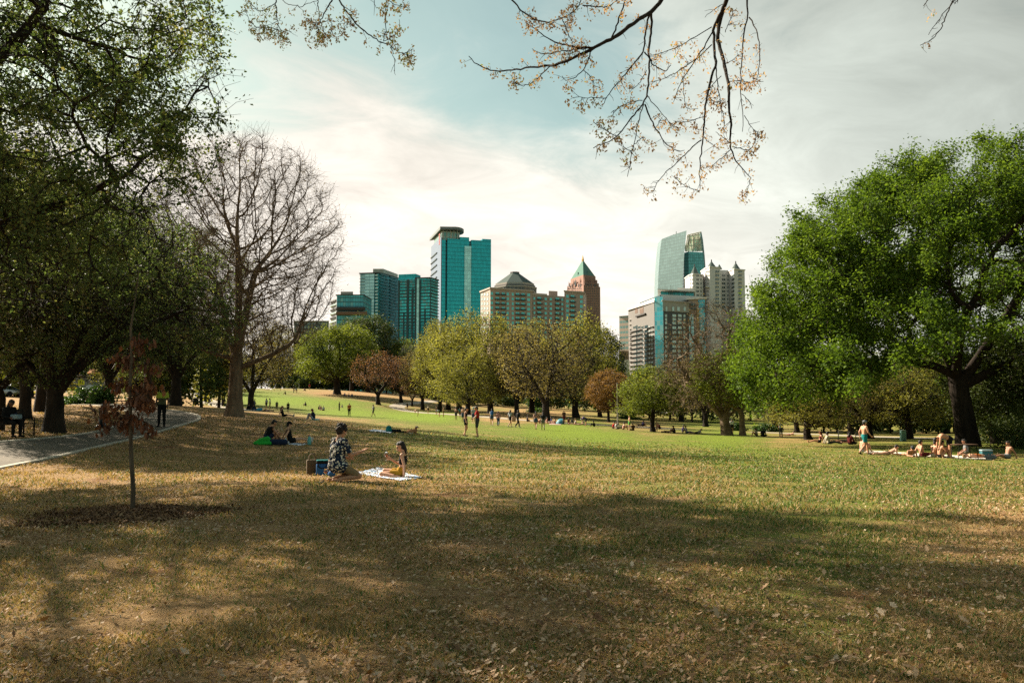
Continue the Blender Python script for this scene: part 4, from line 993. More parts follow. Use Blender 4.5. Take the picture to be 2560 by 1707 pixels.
# by the two dark tank tops
e = thing1('jacket', hit(656, 1112), 'bright green jacket heaped behind the leaning dark tank top', 'jacket', 10)
mb = MB(); r_ = np.random.default_rng(8)
capsule(mb, (-.30, 0, .07), .06, (-.05, .02, .16), .11); capsule(mb, (-.05, .02, .16), .12, (.18, 0, .22), .11); capsule(mb, (.1, 0, .1), .12, (.28, -.05, .07), .08); capsule(mb, (-.2, -.08, .05), .06, (.15, -.12, .06), .07)
hv, hq = fuse(mb, .022, 3); MB().add(hv, hq).build('body', [cloth_m['green']], e, True)
mb = MB(); capsule(mb, (.18, .0, .28), .07, (.26, .02, .20), .06, ICO1); hv, hq = fuse(mb, .02, 2); MB().add(hv, hq).build('hood', [plain('lime_lining', (.05, .55, .09), .9)], e, True)
e = thing1('duffel_bag', hit(694, 1113), 'low navy duffel bag between the two dark tank tops', 'duffel bag', 5)
mb = MB(); capsule(mb, (-.25, 0, .13), .13, (.27, 0, .12), .125); hv, hq = fuse(mb, .025, 2); MB().add(hv, hq).build('body', [cloth_m['navy']], e, True)
mb = MB(); mb.tube([(-.12, -.06, .22), (-.06, -.03, .30), (.06, -.03, .30), (.12, -.06, .22)], .014, 6); mb.build('handle', [cloth_m['dgrey']], e, True)
e = thing1('paper_bag', hit(713, 1111), 'crumpled white bag beside the navy duffel', 'bag')
mb = MB(); capsule(mb, (-.08, 0, .08), .08, (.10, .03, .07), .07, ICO1); capsule(mb, (0, 0, .1), .09, (.02, 0, .2), .05, ICO1); hv, hq = fuse(mb, .022, 1); hv += np.random.default_rng(3).normal(0, .006, hv.shape); MB().add(hv, hq).build('body', [cloth_m['white']], e)
mb = MB(); mb.tube([(-.02, 0, .24), (0, 0, .29), (.04, 0, .24)], .01, 5); mb.build('neck', [cloth_m['pale']], e)
e = thing1('water_bottle', hit(773, 1112), 'pale teal water bottle with a pink cap beside the black cap wearer', 'bottle', 0, None, 1.45)
mb = MB(); mb.lathe([(0, 0), (.045, .0), (.05, .02), (.05, .17), (.03, .22), (.022, .24), (0, .24)], 16); mb.build('body', [plain('aqua_plastic', (.16, .50, .48), .25)], e, True)
mb = MB(); mb.lathe([(.024, .24), (.026, .245), (.026, .28), (0, .285)], 14); mb.build('cap', [plain('pink_plastic', (.60, .22, .25), .4)], e, True)

# backpack, black bag and dog by the empty blanket
def rucksack(loc, label, c, s=1.0, rz=0):
    e = thing1('backpack', loc, label, 'backpack', rz, None, s)
    mb = MB(); capsule(mb, (0, -.07, .16), .15, (0, .07, .16), .15); capsule(mb, (0, -.05, .30), .13, (0, .05, .30), .13); capsule(mb, (.1, -.05, .12), .09, (.1, .05, .12), .09)
    hv, hq = fuse(mb, .024, 3); MB().add(hv, hq).build('body', [cloth_m[c]], e, True)
    mb = MB(); mb.tube([(0, -.04, .42), (0, -.03, .47), (0, .03, .47), (0, .04, .42)], .012, 6); mb.build('handle', [cloth_m['black']], e, True)
rucksack(hit(972, 1080), 'teal backpack standing on the empty pale blanket', 'teal', .78, -90)
e = thing1('shoulder_bag', hit(990, 1081), 'low black bag to the right of the teal backpack', 'bag')
mb = MB(); capsule(mb, (-.18, 0, .09), .09, (.20, 0, .08), .085); hv, hq = fuse(mb, .024, 2); MB().add(hv, hq).build('body', [cloth_m['black']], e, True)
mb = MB(); mb.tube([(.2, 0, .12), (.3, -.05, .04), (.42, -.02, .03), (.5, .05, .03)], .015, 6); mb.build('strap', [cloth_m['black']], e, True)
e = thing1('shoe', hit(1008, 1081), 'dark shoe lying between the black bag and the dog', 'shoe', 10)
mb = MB(); capsule(mb, (-.12, 0, .05), .05, (.14, 0, .04), .045); hv, hq = fuse(mb, .02, 2); MB().add(hv, hq).build('upper', [cloth_m['black']], e, True)
mb = MB(); soft_box(mb, -.17, .19, -.05, .05, 0, .018, .008); mb.build('sole', [cloth_m['dgrey']], e, True)
d_loc = hit(1033, 1085)
dm, nt, out = newmat('dog_fur'); T = NT(nt); tc = T.n('ShaderNodeTexCoord'); sp = T.n('ShaderNodeSeparateXYZ'); T.l(tc.outputs['Object'], sp.inputs[0])
nn_ = T.noise(tc.outputs['Object'], 5, 3); f_ = T.math('ADD', T.math('MULTIPLY', sp.outputs[2], 1.6), T.math('MULTIPLY', T.math('SUBTRACT', nn_, .5), .8))
c = T.mix(T.math('GREATER_THAN', f_, .13), (.52, .42, .33), (.30, .135, .055)); c = T.mix(T.math('GREATER_THAN', sp.outputs[2], .395), c, (.45, .36, .30)); principled(T, out, c, .9)
e = thing1('dog', d_loc, 'brown and white dog lying on the grass with its head raised', 'dog', 20, None, .92)
mb = MB()
for a in [((-.28, 0, .13), .12, (.02, 0, .16), .125), ((.02, 0, .16), .125, (.12, 0, .20), .12), ((.10, 0, .22), .085, (.17, 0, .36), .068), ((.18, 0, .385), .072, (.20, 0, .395), .068), ((.22, 0, .375), .045, (.31, 0, .355), .030),
          ((.10, .09, .15), .055, (.14, .10, .05), .04), ((.14, .10, .045), .035, (.34, .10, .03), .03), ((.10, -.09, .15), .055, (.14, -.10, .05), .04), ((.14, -.10, .045), .035, (.34, -.10, .03), .03),
          ((-.27, .09, .13), .085, (-.12, .14, .10), .06), ((-.12, .14, .10), .05, (-.22, .15, .04), .035), ((-.22, .15, .035), .035, (-.06, .15, .03), .03), ((-.27, -.09, .13), .085, (-.12, -.14, .10), .06), ((-.12, -.14, .10), .05, (-.22, -.15, .04), .035), ((-.22, -.15, .035), .035, (-.06, -.15, .03), .03),
          ((-.38, 0, .10), .03, (-.56, .10, .04), .022), ((.15, .055, .43), .025, (.13, .085, .36), .030), ((.15, -.055, .43), .025, (.13, -.085, .36), .030)]: capsule(mb, *a)
hv, hq = fuse(mb, .015, 2); MB().add(hv, hq).build('body', [dm], e, True)
mb = MB(); mb.ell((.335, 0, .362), (.016, .018, .014)); mb.build('nose', [cloth_m['black']], e, True)

# near the oak: folding table, cooler, bags, bin
e = thing1('folding_table', hit(2412, 1147), 'dark folding table standing among the sunbathers by the oak trunk', 'table', 8)
mb = MB(); soft_box(mb, -.62, .62, -.32, .32, .70, .74, .015); mb.build('tabletop', [cloth_m['brown']], e, True)
for x in (-.5, .5):
    for y in (-.26, .26): mb = MB(); mb.tube([(x*1.08, y, 0), (x*.92, y, .70)], .018, 6); mb.build('leg', [cloth_m['black']], e, True)
e = thing1('cooler', hit(2466, 1144), 'dark teal cooler box under the oak, right of the table', 'cooler', -6)
mb = MB(); soft_box(mb, -.28, .28, -.18, .18, 0, .34, .03); mb.build('body', [plain('teal_plastic', (.02, .13, .15), .5)], e, True)
mb = MB(); soft_box(mb, -.29, .29, -.19, .19, .342, .42, .03); mb.build('lid', [plain('pale_plastic', (.30, .40, .42), .5)], e, True)
e = thing1('bundle', hit(2478, 1148), 'rounded grey bag lying at the edge of the oak shade', 'bag')
mb = MB(); capsule(mb, (-.18, 0, .12), .12, (.16, 0, .11), .11); hv, hq = fuse(mb, .024, 2); MB().add(hv, hq).build('body', [cloth_m['grey']], e, True)
mb = MB(); mb.tube([(-.1, -.09, .18), (0, -.13, .24), (.1, -.09, .18)], .013, 6); mb.build('handle', [cloth_m['dgrey']], e, True)
e = thing1('litter_bin', spot(2248, 66), 'pale teal litter bin on the path behind the sunbathers', 'bin')
mb = MB(); soft_box(mb, -.2, .2, -.2, .2, 0, .85, .04); mb.build('body', [plain('pale_teal_paint', (.22, .42, .38), .6)], e, True)
mb = MB(); soft_box(mb, -.22, .22, -.22, .22, .852, .92, .03); mb.build('lid', [plain('grey_green_paint', (.30, .42, .38), .6)], e, True)
e = thing1('litter_bin', spot(494, 131), 'black litter bin beside the far path on the left', 'bin')
mb = MB(); mb.lathe([(0, 0), (.42, 0), (.45, .05), (.45, 1.0), (.40, 1.02), (0, 1.02)], 18); mb.build('body', [cloth_m['black']], e, True)
mb = MB(); mb.lathe([(.46, 1.02), (.47, 1.06), (.30, 1.12), (.28, 1.04)], 18); mb.build('rim', [cloth_m['dgrey']], e, True)

# tent, pole
e = thing1('tent', spot(1399, 107), 'small blue pop-up tent beside the wide grey trunk', 'tent', -15, None, .72)
mb = MB(); n_ = 9
pts = []
for i in range(n_):
    t = math.pi*i/(n_-1); 
    for j, (x, s) in enumerate([(-.75, .25), (-.35, .8), (.1, 1.0), (.6, .92)]): pts.append((x*1.0, -math.cos(t)*.95*s, math.sin(t)*1.02*s))
mb.poly(pts, [(i*4+j, i*4+j+1, (i+1)*4+j+1, (i+1)*4+j) for i in range(n_-1) for j in range(3)]); mb.build('canopy', [plain('aqua_nylon', (.03, .22, .29), .6)], e, True)
mb = MB(); mb.box(-.7, 1.0, -.85, .85, .0, .02); mb.build('floor', [cloth_m['grey']], e)
mb = MB(); mb.tube([(.6, -math.cos(math.pi*i/12)*.875, math.sin(math.pi*i/12)*.94) for i in range(13)], .02, 6); mb.build('hoop', [cloth_m['pale']], e, True)
e = thing1('tall_pole', spot(1542, 122), 'tall thin pale pole rising from the lawn before the orange-leaved tree', 'pole')
H_ = at(1541, 957, 122)[2]-e.location.z
mb = MB(); mb.tube([(0, 0, -.2), (0, 0, .5), (-.03, 0, H_)], [.11, .10, .07], 10); mb.build('shaft', [plain('pale_paint', (.55, .46, .38), .6)], e, True)
mb = MB(); mb.lathe([(0, -.02), (.26, -.02), (.24, .12), (.12, .2), (.11, .2)], 14); mb.build('base', [conc_ if False else plain('pole_base', (.35, .30, .25), .8)], e, True)
e = thing1('tote_bag', spot(1284.5, 80.7), 'pink and orange bag hanging between the short black skirt and the black-clad walker', 'bag')
mb = MB(); soft_box(mb, -.20, .20, -.08, .08, .58, 1.05, .04); mb.build('body', [plain('peach_canvas', (.58, .30, .22), .85, vary=.3, scale=6)], e, True)
mb = MB(); mb.tube([(-.1, 0, 1.03), (-.05, 0, 1.2), (.05, 0, 1.2), (.1, 0, 1.03)], .013, 6); mb.build('handle', [cloth_m['pink']], e, True)
e = thing1('bag', spot(525.5, 134), 'small black bag carried low beside the walker all in black', 'bag')
mb = MB(); soft_box(mb, -.13, .13, -.07, .07, .30, .68, .03); mb.build('body', [cloth_m['black']], e, True)
mb = MB(); mb.tube([(-.05, 0, .66), (0, 0, .80), (.05, 0, .66)], .013, 6); mb.build('handle', [cloth_m['black']], e, True)
e = thing1('bag', spot(653, 107), 'bright blue bag on the grass left of the person lying flat', 'bag')
mb = MB(); capsule(mb, (-.2, 0, .2), .2, (.25, 0, .2), .2); hv, hq = fuse(mb, .03, 2); MB().add(hv, hq).build('body', [cloth_m['cyan']], e, True)
mb = MB(); mb.tube([(-.1, 0, .38), (0, 0, .48), (.1, 0, .38)], .02, 6); mb.build('handle', [cloth_m['navy']], e, True)

# bench with its sitter, drinking fountain
bp_ = hit(22, 1091)
e = thing1('park_bench', bp_, 'dark slatted bench at the edge of the path, cut by the left frame', 'bench', 72)
def bx(nm, *a): mb = MB(); mb.box(*a); return mb.build(nm, [plain('bench_wood', (.030, .019, .012), .8)], e)
mb = MB(); [mb.box(-.9, .9, -.22+.11*k_, -.13+.11*k_, .42, .455) for k_ in range(5)]; mb.build('seat', [plain('bench_wood', (.030, .019, .012), .8)], e)
mb = MB(); [mb.box(-.9, .9, .33+.02*k_, .36+.02*k_, .52+.11*k_, .61+.11*k_) for k_ in range(4)]; mb.build('backrest', [plain('bench_wood', (.030, .019, .012), .8)], e)
for x in (-.82, .82):
    mb = MB(); mb.tube([(x, -.2, 0), (x, -.18, .42)], .028, 6); mb.build('leg', [cloth_m['black']], e, True)
    mb = MB(); mb.tube([(x, .30, 0), (x, .30, .42), (x, .42, .95)], .028, 6); mb.build('leg', [cloth_m['black']], e, True)
    mb = MB(); mb.tube([(x, -.2, .42), (x, -.2, .64), (x, .36, .66)], .024, 6); mb.build('armrest', [cloth_m['black']], e, True)
th_ = RAD(-20)
sit_p = bp_+np.array([-.05*math.cos(th_), -.05*math.sin(th_), 0.0])
person(0, 28, 1.76, 'seat', -22, 'd', [longtee('black'), ('hood', cloth_m['black'], {'hood': 1}, .02), pants('black'), shoes('black')], ('long', 'dark'), 'person in black sitting on the bench with a pale bag on the lap', loc=gz(sit_p)+[0, 0, -.02], voxel=.012)
e = empty('bag', gz(sit_p)+np.array([.36*math.cos(RAD(-22)), .36*math.sin(RAD(-22)), .60]), RAD(-22), 'pale blue bag on the lap of the bench sitter', 'bag')
mb = MB(); soft_box(mb, -.16, .18, -.12, .12, 0, .16, .03); mb.build('body', [plain('pale_blue_cloth', (.24, .33, .38), .8)], e, True)
mb = MB(); mb.tube([(-.08, -.02, .15), (0, -.02, .21), (.08, -.02, .15)], .012, 6); mb.build('handle', [cloth_m['navy']], e, True)
e = thing1('drinking_fountain', hit(254, 1069), 'black cast drinking fountain beside the path behind the sapling', 'fountain')
mb = MB(); mb.lathe([(0, 0), (.28, 0), (.28, .06), (.20, .10), (.15, .18), (.125, .35), (.12, .70), (.15, .78), (.13, .84), (0, .84)], 16); mb.build('pedestal', [plain('black_iron', (.012, .014, .016), .4, .3)], e, True)
mb = MB(); mb.lathe([(.10, .80), (.24, .90), (.27, .96), (.25, .97), (.20, .92), (0, .90)], 18, (.22, 0, 0)); mb.build('bowl', [plain('black_iron', (.012, .014, .016), .4, .3)], e, True)
mb = MB(); mb.tube([(0, 0, .82), (0, 0, 1.0), (.08, 0, 1.05), (.14, 0, 1.03)], .03, 8); mb.build('spout', [plain('steel_blue', (.20, .28, .36), .3, .6)], e, True)

# school-crossing signs
ym = plain('fluorescent_yellow', (.42, .52, .015), .6, vary=.05)
def xing(px, py0, py1, wpx, Y, label, plaque=True):
    b_ = spot(px, Y); e = empty('crossing_sign', b_, 0, label, 'road sign'); s = wpx/F*Y
    zt, zb = at(px, py0, Y)[2]-b_[2], at(px, py1, Y)[2]-b_[2]
    mb = MB(); mb.tube([(0, .05, -.2), (0, .05, zt-.05)], .05, 8); mb.build('post', [plain('sign_post', (.10, .10, .10), .6)], e, True)
    h = s*1.0; o5 = [(-.5, 0), (.5, 0), (.5, .58), (0, 1.0), (-.5, .58)]
    def plate(pts, z0, y0, y1, m, nm, k=1.0):
        mb = MB(); n = len(pts); V = [(a*s*k, y0, z0+c*h*k) for a, c in pts]+[(a*s*k, y1, z0+c*h*k) for a, c in pts]
        mb.poly(V, [tuple(range(n)), tuple(range(2*n-1, n-1, -1))]+[(i, n+i, n+(i+1) % n, (i+1) % n) for i in range(n)]); return mb.build(nm, [m], e)
    z0 = zt-h; plate(o5, z0, -.02, 0.0, ym, 'panel')
    for dx, k in ((-.17, 1.0), (.17, .82)):
        mb = MB(); f = lambda a, c: (dx*s+a*s*k, -.028, z0+.14*h+c*h*k)
        mb.ell(f(0, .52), (.055*s*k, .006, .06*h*k)); mb.tube([f(0, .44), f(0, .24)], [.07*s*k, .05*s*k], 6); mb.tube([f(0, .25), f(-.10, 0)], .028*s*k, 5); mb.tube([f(0, .25), f(.09, .02)], .028*s*k, 5)
        mb.tube([f(-.03, .42), f(-.14, .26)], .02*s*k, 5); mb.tube([f(.03, .42), f(.14, .27)], .02*s*k, 5); mb.build('walking_figure', [cloth_m['black']], e)
    if plaque: plate([(-.5, 0), (.5, 0), (.5, .42), (-.5, .42)], z0-.5*h, -.02, 0, ym, 'plaque')
xing(8, 926, 976, 20, 66, 'large fluorescent yellow crossing sign with two walking figures at the left edge')
xing(208, 946, 968, 16, 96, 'smaller fluorescent yellow crossing sign beside the parked cars', False)

# cars beyond the trees
def car(px, Y, rz, col, label, group):
    b_ = spot(px, Y); e = empty('parked_car', b_+[0, 0, .02], RAD(rz), label, 'car', group)
    body = plain('car_'+label[:12], col, .25, .2, .5, .04); gl = w_dark_; 
    sec = [(-2.2, .30, .62, .78), (-2.12, .28, .86, .84), (-1.3, .26, .95, .88), (.9, .26, .92, .88), (1.9, .28, .80, .84), (2.2, .32, .62, .76)]
    V = []; n = 8
    for x, z0, z1, w in sec: V += [(x, -w*.92, z0), (x, -w, z0+.12), (x, -w, z1-.16), (x, -w*.90, z1), (x, w*.90, z1), (x, w, z1-.16), (x, w, z0+.12), (x, w*.92, z0)]
    mb = MB(); m = len(sec); mb.poly(V, [(i*n+j, i*n+(j+1) % n, (i+1)*n+(j+1) % n, (i+1)*n+j) for i in range(m-1) for j in range(n)]+[tuple(range(n-1, -1, -1)), tuple(range((m-1)*n, m*n))]); mb.build('body', [body], e, True)
    mb = MB(); V = [(x, s*w, z) for x, w, z in ((-1.75, .74, .93), (-1.15, .60, 1.42), (.25, .60, 1.44), (1.05, .74, .92)) for s in (-1, 1)]
    mb.poly(V, [(0, 2, 3, 1), (2, 4, 5, 3), (4, 6, 7, 5), (0, 6, 4, 2), (1, 3, 5, 7)]); mb.build('windows', [gl], e)
    mb = MB(); mb.box(-1.1, .22, -.58, .58, 1.425, 1.455); mb.build('roof', [body], e)
    for x in (-1.35, 1.35):
        for y in (-.80, .80):
            w_ = MB(); a = np.arange(16)*math.pi/8; V = [(x+.33*math.cos(t), y-.1, .33+.33*math.sin(t)) for t in a]+[(x+.33*math.cos(t), y+.1, .33+.33*math.sin(t)) for t in a]
            w_.poly(V, [(i, (i+1) % 16, 16+(i+1) % 16, 16+i) for i in range(16)]+[tuple(range(15, -1, -1)), tuple(range(16, 32))]); w_.build('wheel', [cloth_m['black']], e)
    for y in (-.6, .6):
        mb = MB(); mb.ell((2.17, y, .68), (.06, .16, .09)); mb.build('headlight', [cloth_m['white']], e, True)
        mb = MB(); mb.ell((-2.17, y, .72), (.06, .15, .08)); mb.build('tail_light', [cloth_m['red']], e, True)
w_dark_ = plain('car_glass', (.02, .035, .04), .1, .2, .6)
gc_ = 'cars along the road on the left'
car(186, 148, 55, (.03, .09, .11), 'dark teal car half hidden by the low-forking tree', gc_)
car(234, 150, -95, (.28, .32, .34), 'grey car facing the camera behind the shrubs', gc_)
car(258, 156, 85, (.42, .44, .46), 'silver car showing red tail lights behind the shrubs', gc_)
car(12, 108, 8, (.55, .55, .54), 'white car at far left behind the bench', gc_)
car(42, 110, 8, (.35, .44, .46), 'pale blue car right of the white car behind the bench', gc_)
gc_ = 'white cars parked beyond the far lawn'
for px, Y, lb in [(1645, 205, 'white car left of three pale cars beyond the lime-green tree'), (1661, 208, 'white car in the middle of three pale cars beyond the lime-green tree'), (1676, 206, 'white car right of three pale cars beyond the lime-green tree')]: car(px, Y, 60, (.62, .62, .60), lb, gc_)
# kiosk with orange awnings by the road
e = empty('kiosk', spot(222, 172), RAD(-5), 'low flat-roofed kiosk with bright orange awnings across the road', 'kiosk')
mb = MB(); mb.box(-4, 4, 0, 4, 0, 2.9); mb.build('wall', [plain('kiosk_wall', (.30, .27, .24), .8)], e)
mb = MB(); mb.box(-5, 5, -1, 5, 2.9, 3.15); mb.build('roof', [plain('kiosk_roof', (.42, .38, .34), .8)], e)
for x in (-3.6, 1.2):
    mb = MB(); mb.poly([(x, -1.02, 4.3), (x+3.2, -1.02, 4.3), (x+3.2, -2.0, 3.5), (x, -2.0, 3.5), (x, -2.0, 3.3), (x+3.2, -2.0, 3.3)], [(0, 1, 2, 3), (3, 2, 5, 4)]); mb.build('awning', [plain('orange_canvas', (.65, .17, .02), .8)], e)
for x in (-4.6, 4.6): mb = MB(); mb.tube([(x, -.8, 0), (x, -.8, 2.9)], .12, 8); mb.build('post', [cloth_m['dgrey']], e, True)
# slender posts beyond the oak shade
for px, Y, py, lb in [(2088, 62, 1074, 'thin dark post with a small plate behind the cream top'), (2131, 66, 1078, 'thin dark post left of the teal shorts')]:
    b_ = spot(px, Y); e = empty('sign_post', b_, 0, lb, 'post'); H_ = at(px, py, Y)[2]-b_[2]
    mb = MB(); mb.tube([(0, 0, -.1), (0, 0, H_)], .035, 8); mb.build('post', [cloth_m['black']], e, True)
    mb = MB(); mb.box(-.02, .34, -.05, -.036, H_-.34, H_-.05); mb.build('plate', [cloth_m['grey']], e)
VERB = False
# ------------------------------------------------------------------ tree growing (space colonisation)

def colonize(rng, skel, A, step, di, dk, trop=(0, 0, 0), maxn=5000, jit=0.12):
    P = []; par = []
    for pts in skel:                       # first polyline is the trunk, others fork off the nearest node
        pts = np.asarray(pts, float)
        if not P: prev = -1
        else:
            prev = int(np.argmin(((np.array(P)-pts[0])**2).sum(1))); pts = pts[1:]
        for p in pts:
            P.append(p); par.append(prev); prev = len(P)-1
    A = np.asarray(A); alive = np.ones(len(A), bool)
    bd = np.full(len(A), 1e9); bi = np.zeros(len(A), int)
    kids = {}
    new = list(range(len(P))); trop = np.asarray(trop, float)
    for it in range(400):
        if len(P) > maxn: break
        al = np.nonzero(alive)[0]
        if len(al) == 0: break
        if new:
            NP = np.array([P[i] for i in new]); ids = np.array(new)
            D = ((A[al][:, None]-NP[None])**2).sum(-1); k = D.argmin(1); dd = np.sqrt(D[np.arange(len(al)), k])
            up = dd < bd[al]; bd[al[up]] = dd[up]; bi[al[up]] = ids[k[up]]
            alive &= bd > dk
        inf = np.nonzero(alive & (bd < di))[0]
        if len(inf) == 0: break
        new = []
        order = np.argsort(bi[inf], kind='stable'); inf = inf[order]
        un, st = np.unique(bi[inf], return_index=True); st = list(st)+[len(inf)]
        for q, nd in enumerate(un):
            a = inf[st[q]:st[q+1]]
            d = unit(A[a]-P[nd]).sum(0); d = unit(d); d = unit(d+trop+rng.normal(0, jit, 3))
            pn = P[nd]+d*step
            ks = kids.setdefault(nd, [])
            if len(ks) >= 3 or any(((P[c]-pn)**2).sum() < (0.35*step)**2 for c in ks):
                alive[a[:max(1, len(a)//2)]] = False; continue
            P.append(pn); par.append(nd); ks.append(len(P)-1); new.append(len(P)-1)
    return np.array(P), np.array(par)

def radii(P, par, r0, rb):
    n = len(P); ch = np.zeros(n, int)
    for i in range(n-1, 0, -1): ch[par[i]] += 1
    tips = np.zeros(n)
    for i in range(n-1, -1, -1):
        if tips[i] == 0: tips[i] = 1
        if par[i] >= 0: tips[par[i]] += tips[i]
    e = math.log(max(tips[0], 3))/math.log(rb/r0)
    return r0*tips**(1/e), tips, ch

def branch_tubes(mb, P, par, r, rmin, mat=0, flare=1.0, sides=None, base_z=0.0, rmax=9):
    n = len(P); kids = [[] for _ in range(n)]
    for i in range(1, n): kids[par[i]].append(i)
    st = [(0, -1)]
    while st:
        a, p0 = st.pop(); ch = [a] if p0 < 0 else [p0, a]
        rr = [r[a]] if p0 < 0 else [min(r[p0], r[a]*1.25), r[a]]
        c = a
        while kids[c]:
            ks = sorted(kids[c], key=lambda k: -r[k])
            for k in ks[1:]:
                if r[k] >= rmin: st.append((k, c))
            c = ks[0]
            if r[c] < rmin: break
            ch.append(c); rr.append(r[c])
        if len(ch) < 2: continue
        pts = P[ch].copy(); rr = np.array(rr)
        if len(pts) > 4: pts[1:-1] = .5*pts[1:-1]+.25*(pts[:-2]+pts[2:])
        if p0 < 0 and flare > 1:
            hgt = pts[:, 2]-base_z; rr = rr*(1+(flare-1)*np.exp(-np.maximum(hgt, 0)/(1.6*r[0]+.05)))
        R0 = rr.max(); sd = sides or (12 if R0 > .25 else 8 if R0 > .08 else 5 if R0 > .03 else 3)
        mb.tube(pts, rr, sd, mat, cap=sd > 3)

def twig_tubes(mb, Ps, r0, r1, mat=0):
    k = len(Ps); n = len(Ps[0])
    ax = unit(Ps[-1]-Ps[0]); ref = np.where(np.abs(ax[:, 2:]) < .8, np.array([[0, 0, 1.]]), np.array([[1., 0, 0]]))
    N = unit(np.cross(ax, ref)); B = np.cross(ax, N)
    rr = np.linspace(1, 0, k)
    r0 = np.broadcast_to(r0, (n,)); r1 = np.broadcast_to(r1, (n,))
    V = np.empty((n, k, 3, 3))
    for j in range(k):
        rad = (r0*rr[j]+r1*(1-rr[j]))[:, None]
        for s in range(3):
            a = s*2*math.pi/3; V[:, j, s] = Ps[j]+rad*(math.cos(a)*N+math.sin(a)*B)
    base = (np.arange(n)*k*3)[:, None, None, None]; f = []
    j = np.arange(k-1)[:, None]; s = np.arange(3)[None]
    q = np.stack([j*3+s, j*3+(s+1) % 3, (j+1)*3+(s+1) % 3, (j+1)*3+s], -1)[None]
    mb.add(V.reshape(-1, 3), (base+q).reshape(-1, 4), mat)

def leaf_quads(rng, mb, C, size, mat, var, up=0.5, droop=0.0, aspect=0.62, fold=0.22):
    n = len(C); size = np.broadcast_to(size, (n,))[:, None]
    nrm = rng.normal(0, 1, (n, 3)); nrm[:, 2] += up*1.6; nrm = unit(nrm)
    d = rng.normal(0, 1, (n, 3)); d[:, 2] -= droop; d = unit(d-nrm*(d*nrm).sum(1, keepdims=True)); w = np.cross(nrm, d)
    V = np.stack([C-d*size*.5, C+w*size*aspect*.5+nrm*size*fold*.5, C+d*size*.5, C-w*size*aspect*.5+nrm*size*fold*.5], 1)
    mb.add(V.reshape(-1, 3), np.arange(4*n).reshape(n, 4), mat, var)

def env_points(rng, lobes, n):
    w = np.array([l[6] for l in lobes], float); w /= w.sum()
    k = rng.choice(len(lobes), n, p=w); L = np.array([l[:6] for l in lobes]); sh = np.array([l[7] for l in lobes])
    d = unit(rng.normal(0, 1, (n, 3))); u = rng.random(n)
    r = (sh[k]**3+(1-sh[k]**3)*u)**(1/3)
    return L[k, :3]+d*r[:, None]*L[k, 3:6]

def grow(seed, skel, lobes, nA, step, di, dk, rb, r0, bark, leafm, trop=(0, 0, .1), jit=.12, rtrunk=.05, flare=1.6,
         twig=(2, .6, .010), twig_r=.035, leaf=(6, .12), leaf_up=.6, droop=0., spread=.25, zmin=None, maxn=5000, dens=1.0, blossoms=None, clump=0., holes=(15, .22, .36), cl_size=1.7, cl_amp=1.0):
    rng = np.random.default_rng(seed)
    nA = int(nA*2.2); dk *= .70; step *= .86; di *= 1.2; maxn *= 2
    A = env_points(rng, lobes, nA)
    if zmin is not None: A = A[A[:, 2] > zmin(A)] if callable(zmin) else A[A[:, 2] > zmin]
    if holes:     # bites out of the crown: uneven outline, gaps the sky shows through
        c0 = A.mean(0); ex = np.percentile(np.abs(A-c0), 95, axis=0)
        for _ in range(holes[0]):
            d = unit(rng.normal(0, 1, 3)); q = c0+d*ex*(.75+.5*rng.random()); rr = (holes[1]+(holes[2]-holes[1])*rng.random())*ex.mean()
            A = A[(((A-q)*[1, 1, 1.5])**2).sum(1) > rr*rr]
    P, par = colonize(rng, skel, A, step, di, dk, trop, maxn, jit)
    r, tips, ch = radii(P, par, r0, rb)
    tr = MB(); branch_tubes(tr, P, par, r, rtrunk, 0, flare)
    cr = MB()
    # fine branches belong to the crown
    thin = np.nonzero((r < rtrunk) & (par >= 0))[0]
    if len(thin):
        a = P[par[thin]]; b = P[thin]
        twig_tubes(cr, [a, b], np.minimum(r[par[thin]], rtrunk), r[thin], 0)
    fine = np.nonzero((r < twig_r) & (par >= 0))[0]
    nt_, Lt, rt = twig
    src = np.repeat(fine, nt_); n = len(src)
    if n:
        d0 = unit(P[src]-P[par[src]])
        d = unit(d0*.7+rng.normal(0, .65, (n, 3))+np.array([0, 0, .25-droop]))
        L = Lt*(.4+.9*rng.random(n))[:, None]
        p0 = P[src]-d0*(rng.random(n)[:, None]*step); p1 = p0+d*L*.5+rng.normal(0, .07*Lt, (n, 3)); p2 = p1+unit(d+rng.normal(0, .4, (n, 3))+np.array([0, 0, -.5*droop]))*L*.5
        if rt > 0: twig_tubes(cr, [p0, p1, p2], rt, rt*.5, 0)
        nl, ls = leaf
        if nl > 0:
            ph = rng.random((5, 4))*6.28; fr_ = rng.normal(0, 1, (5, 3))*(2.6/cl_size)*np.array([1, 1, 1.5])
            nz_ = sum(np.sin(p1@fr_[a_]+ph[a_, 0]) for a_ in range(5))/2.2
            m = rng.poisson(nl*dens*np.clip(1.05+cl_amp*nz_, .04, 3), n); m = np.where(rng.random(n) < clump, 0, m)
            q = np.repeat(np.arange(n), m); t = rng.random(len(q))[:, None]
            C = np.where(t < .5, p0[q]+(p1-p0)[q]*t*2, p1[q]+(p2-p1)[q]*(t*2-1))+rng.normal(0, spread*Lt, (len(q), 3))
            cv = rng.random(n)[q]*.5+rng.random(len(q))*.5
            leaf_quads(rng, cr, C, ls*(.6+.8*rng.random(len(q))), 1, cv, leaf_up, droop)
        if blossoms:
            k = np.nonzero(rng.random(n) < blossoms[0])[0]; k = np.repeat(k, blossoms[2])
            C = p2[k]+rng.normal(0, .10, (len(k), 3)); leaf_quads(rng, cr, C, blossoms[1]*(.6+.8*rng.random(len(k))), 2, rng.random(len(k)), 1.2)
    return tr, cr, (P, par, r)

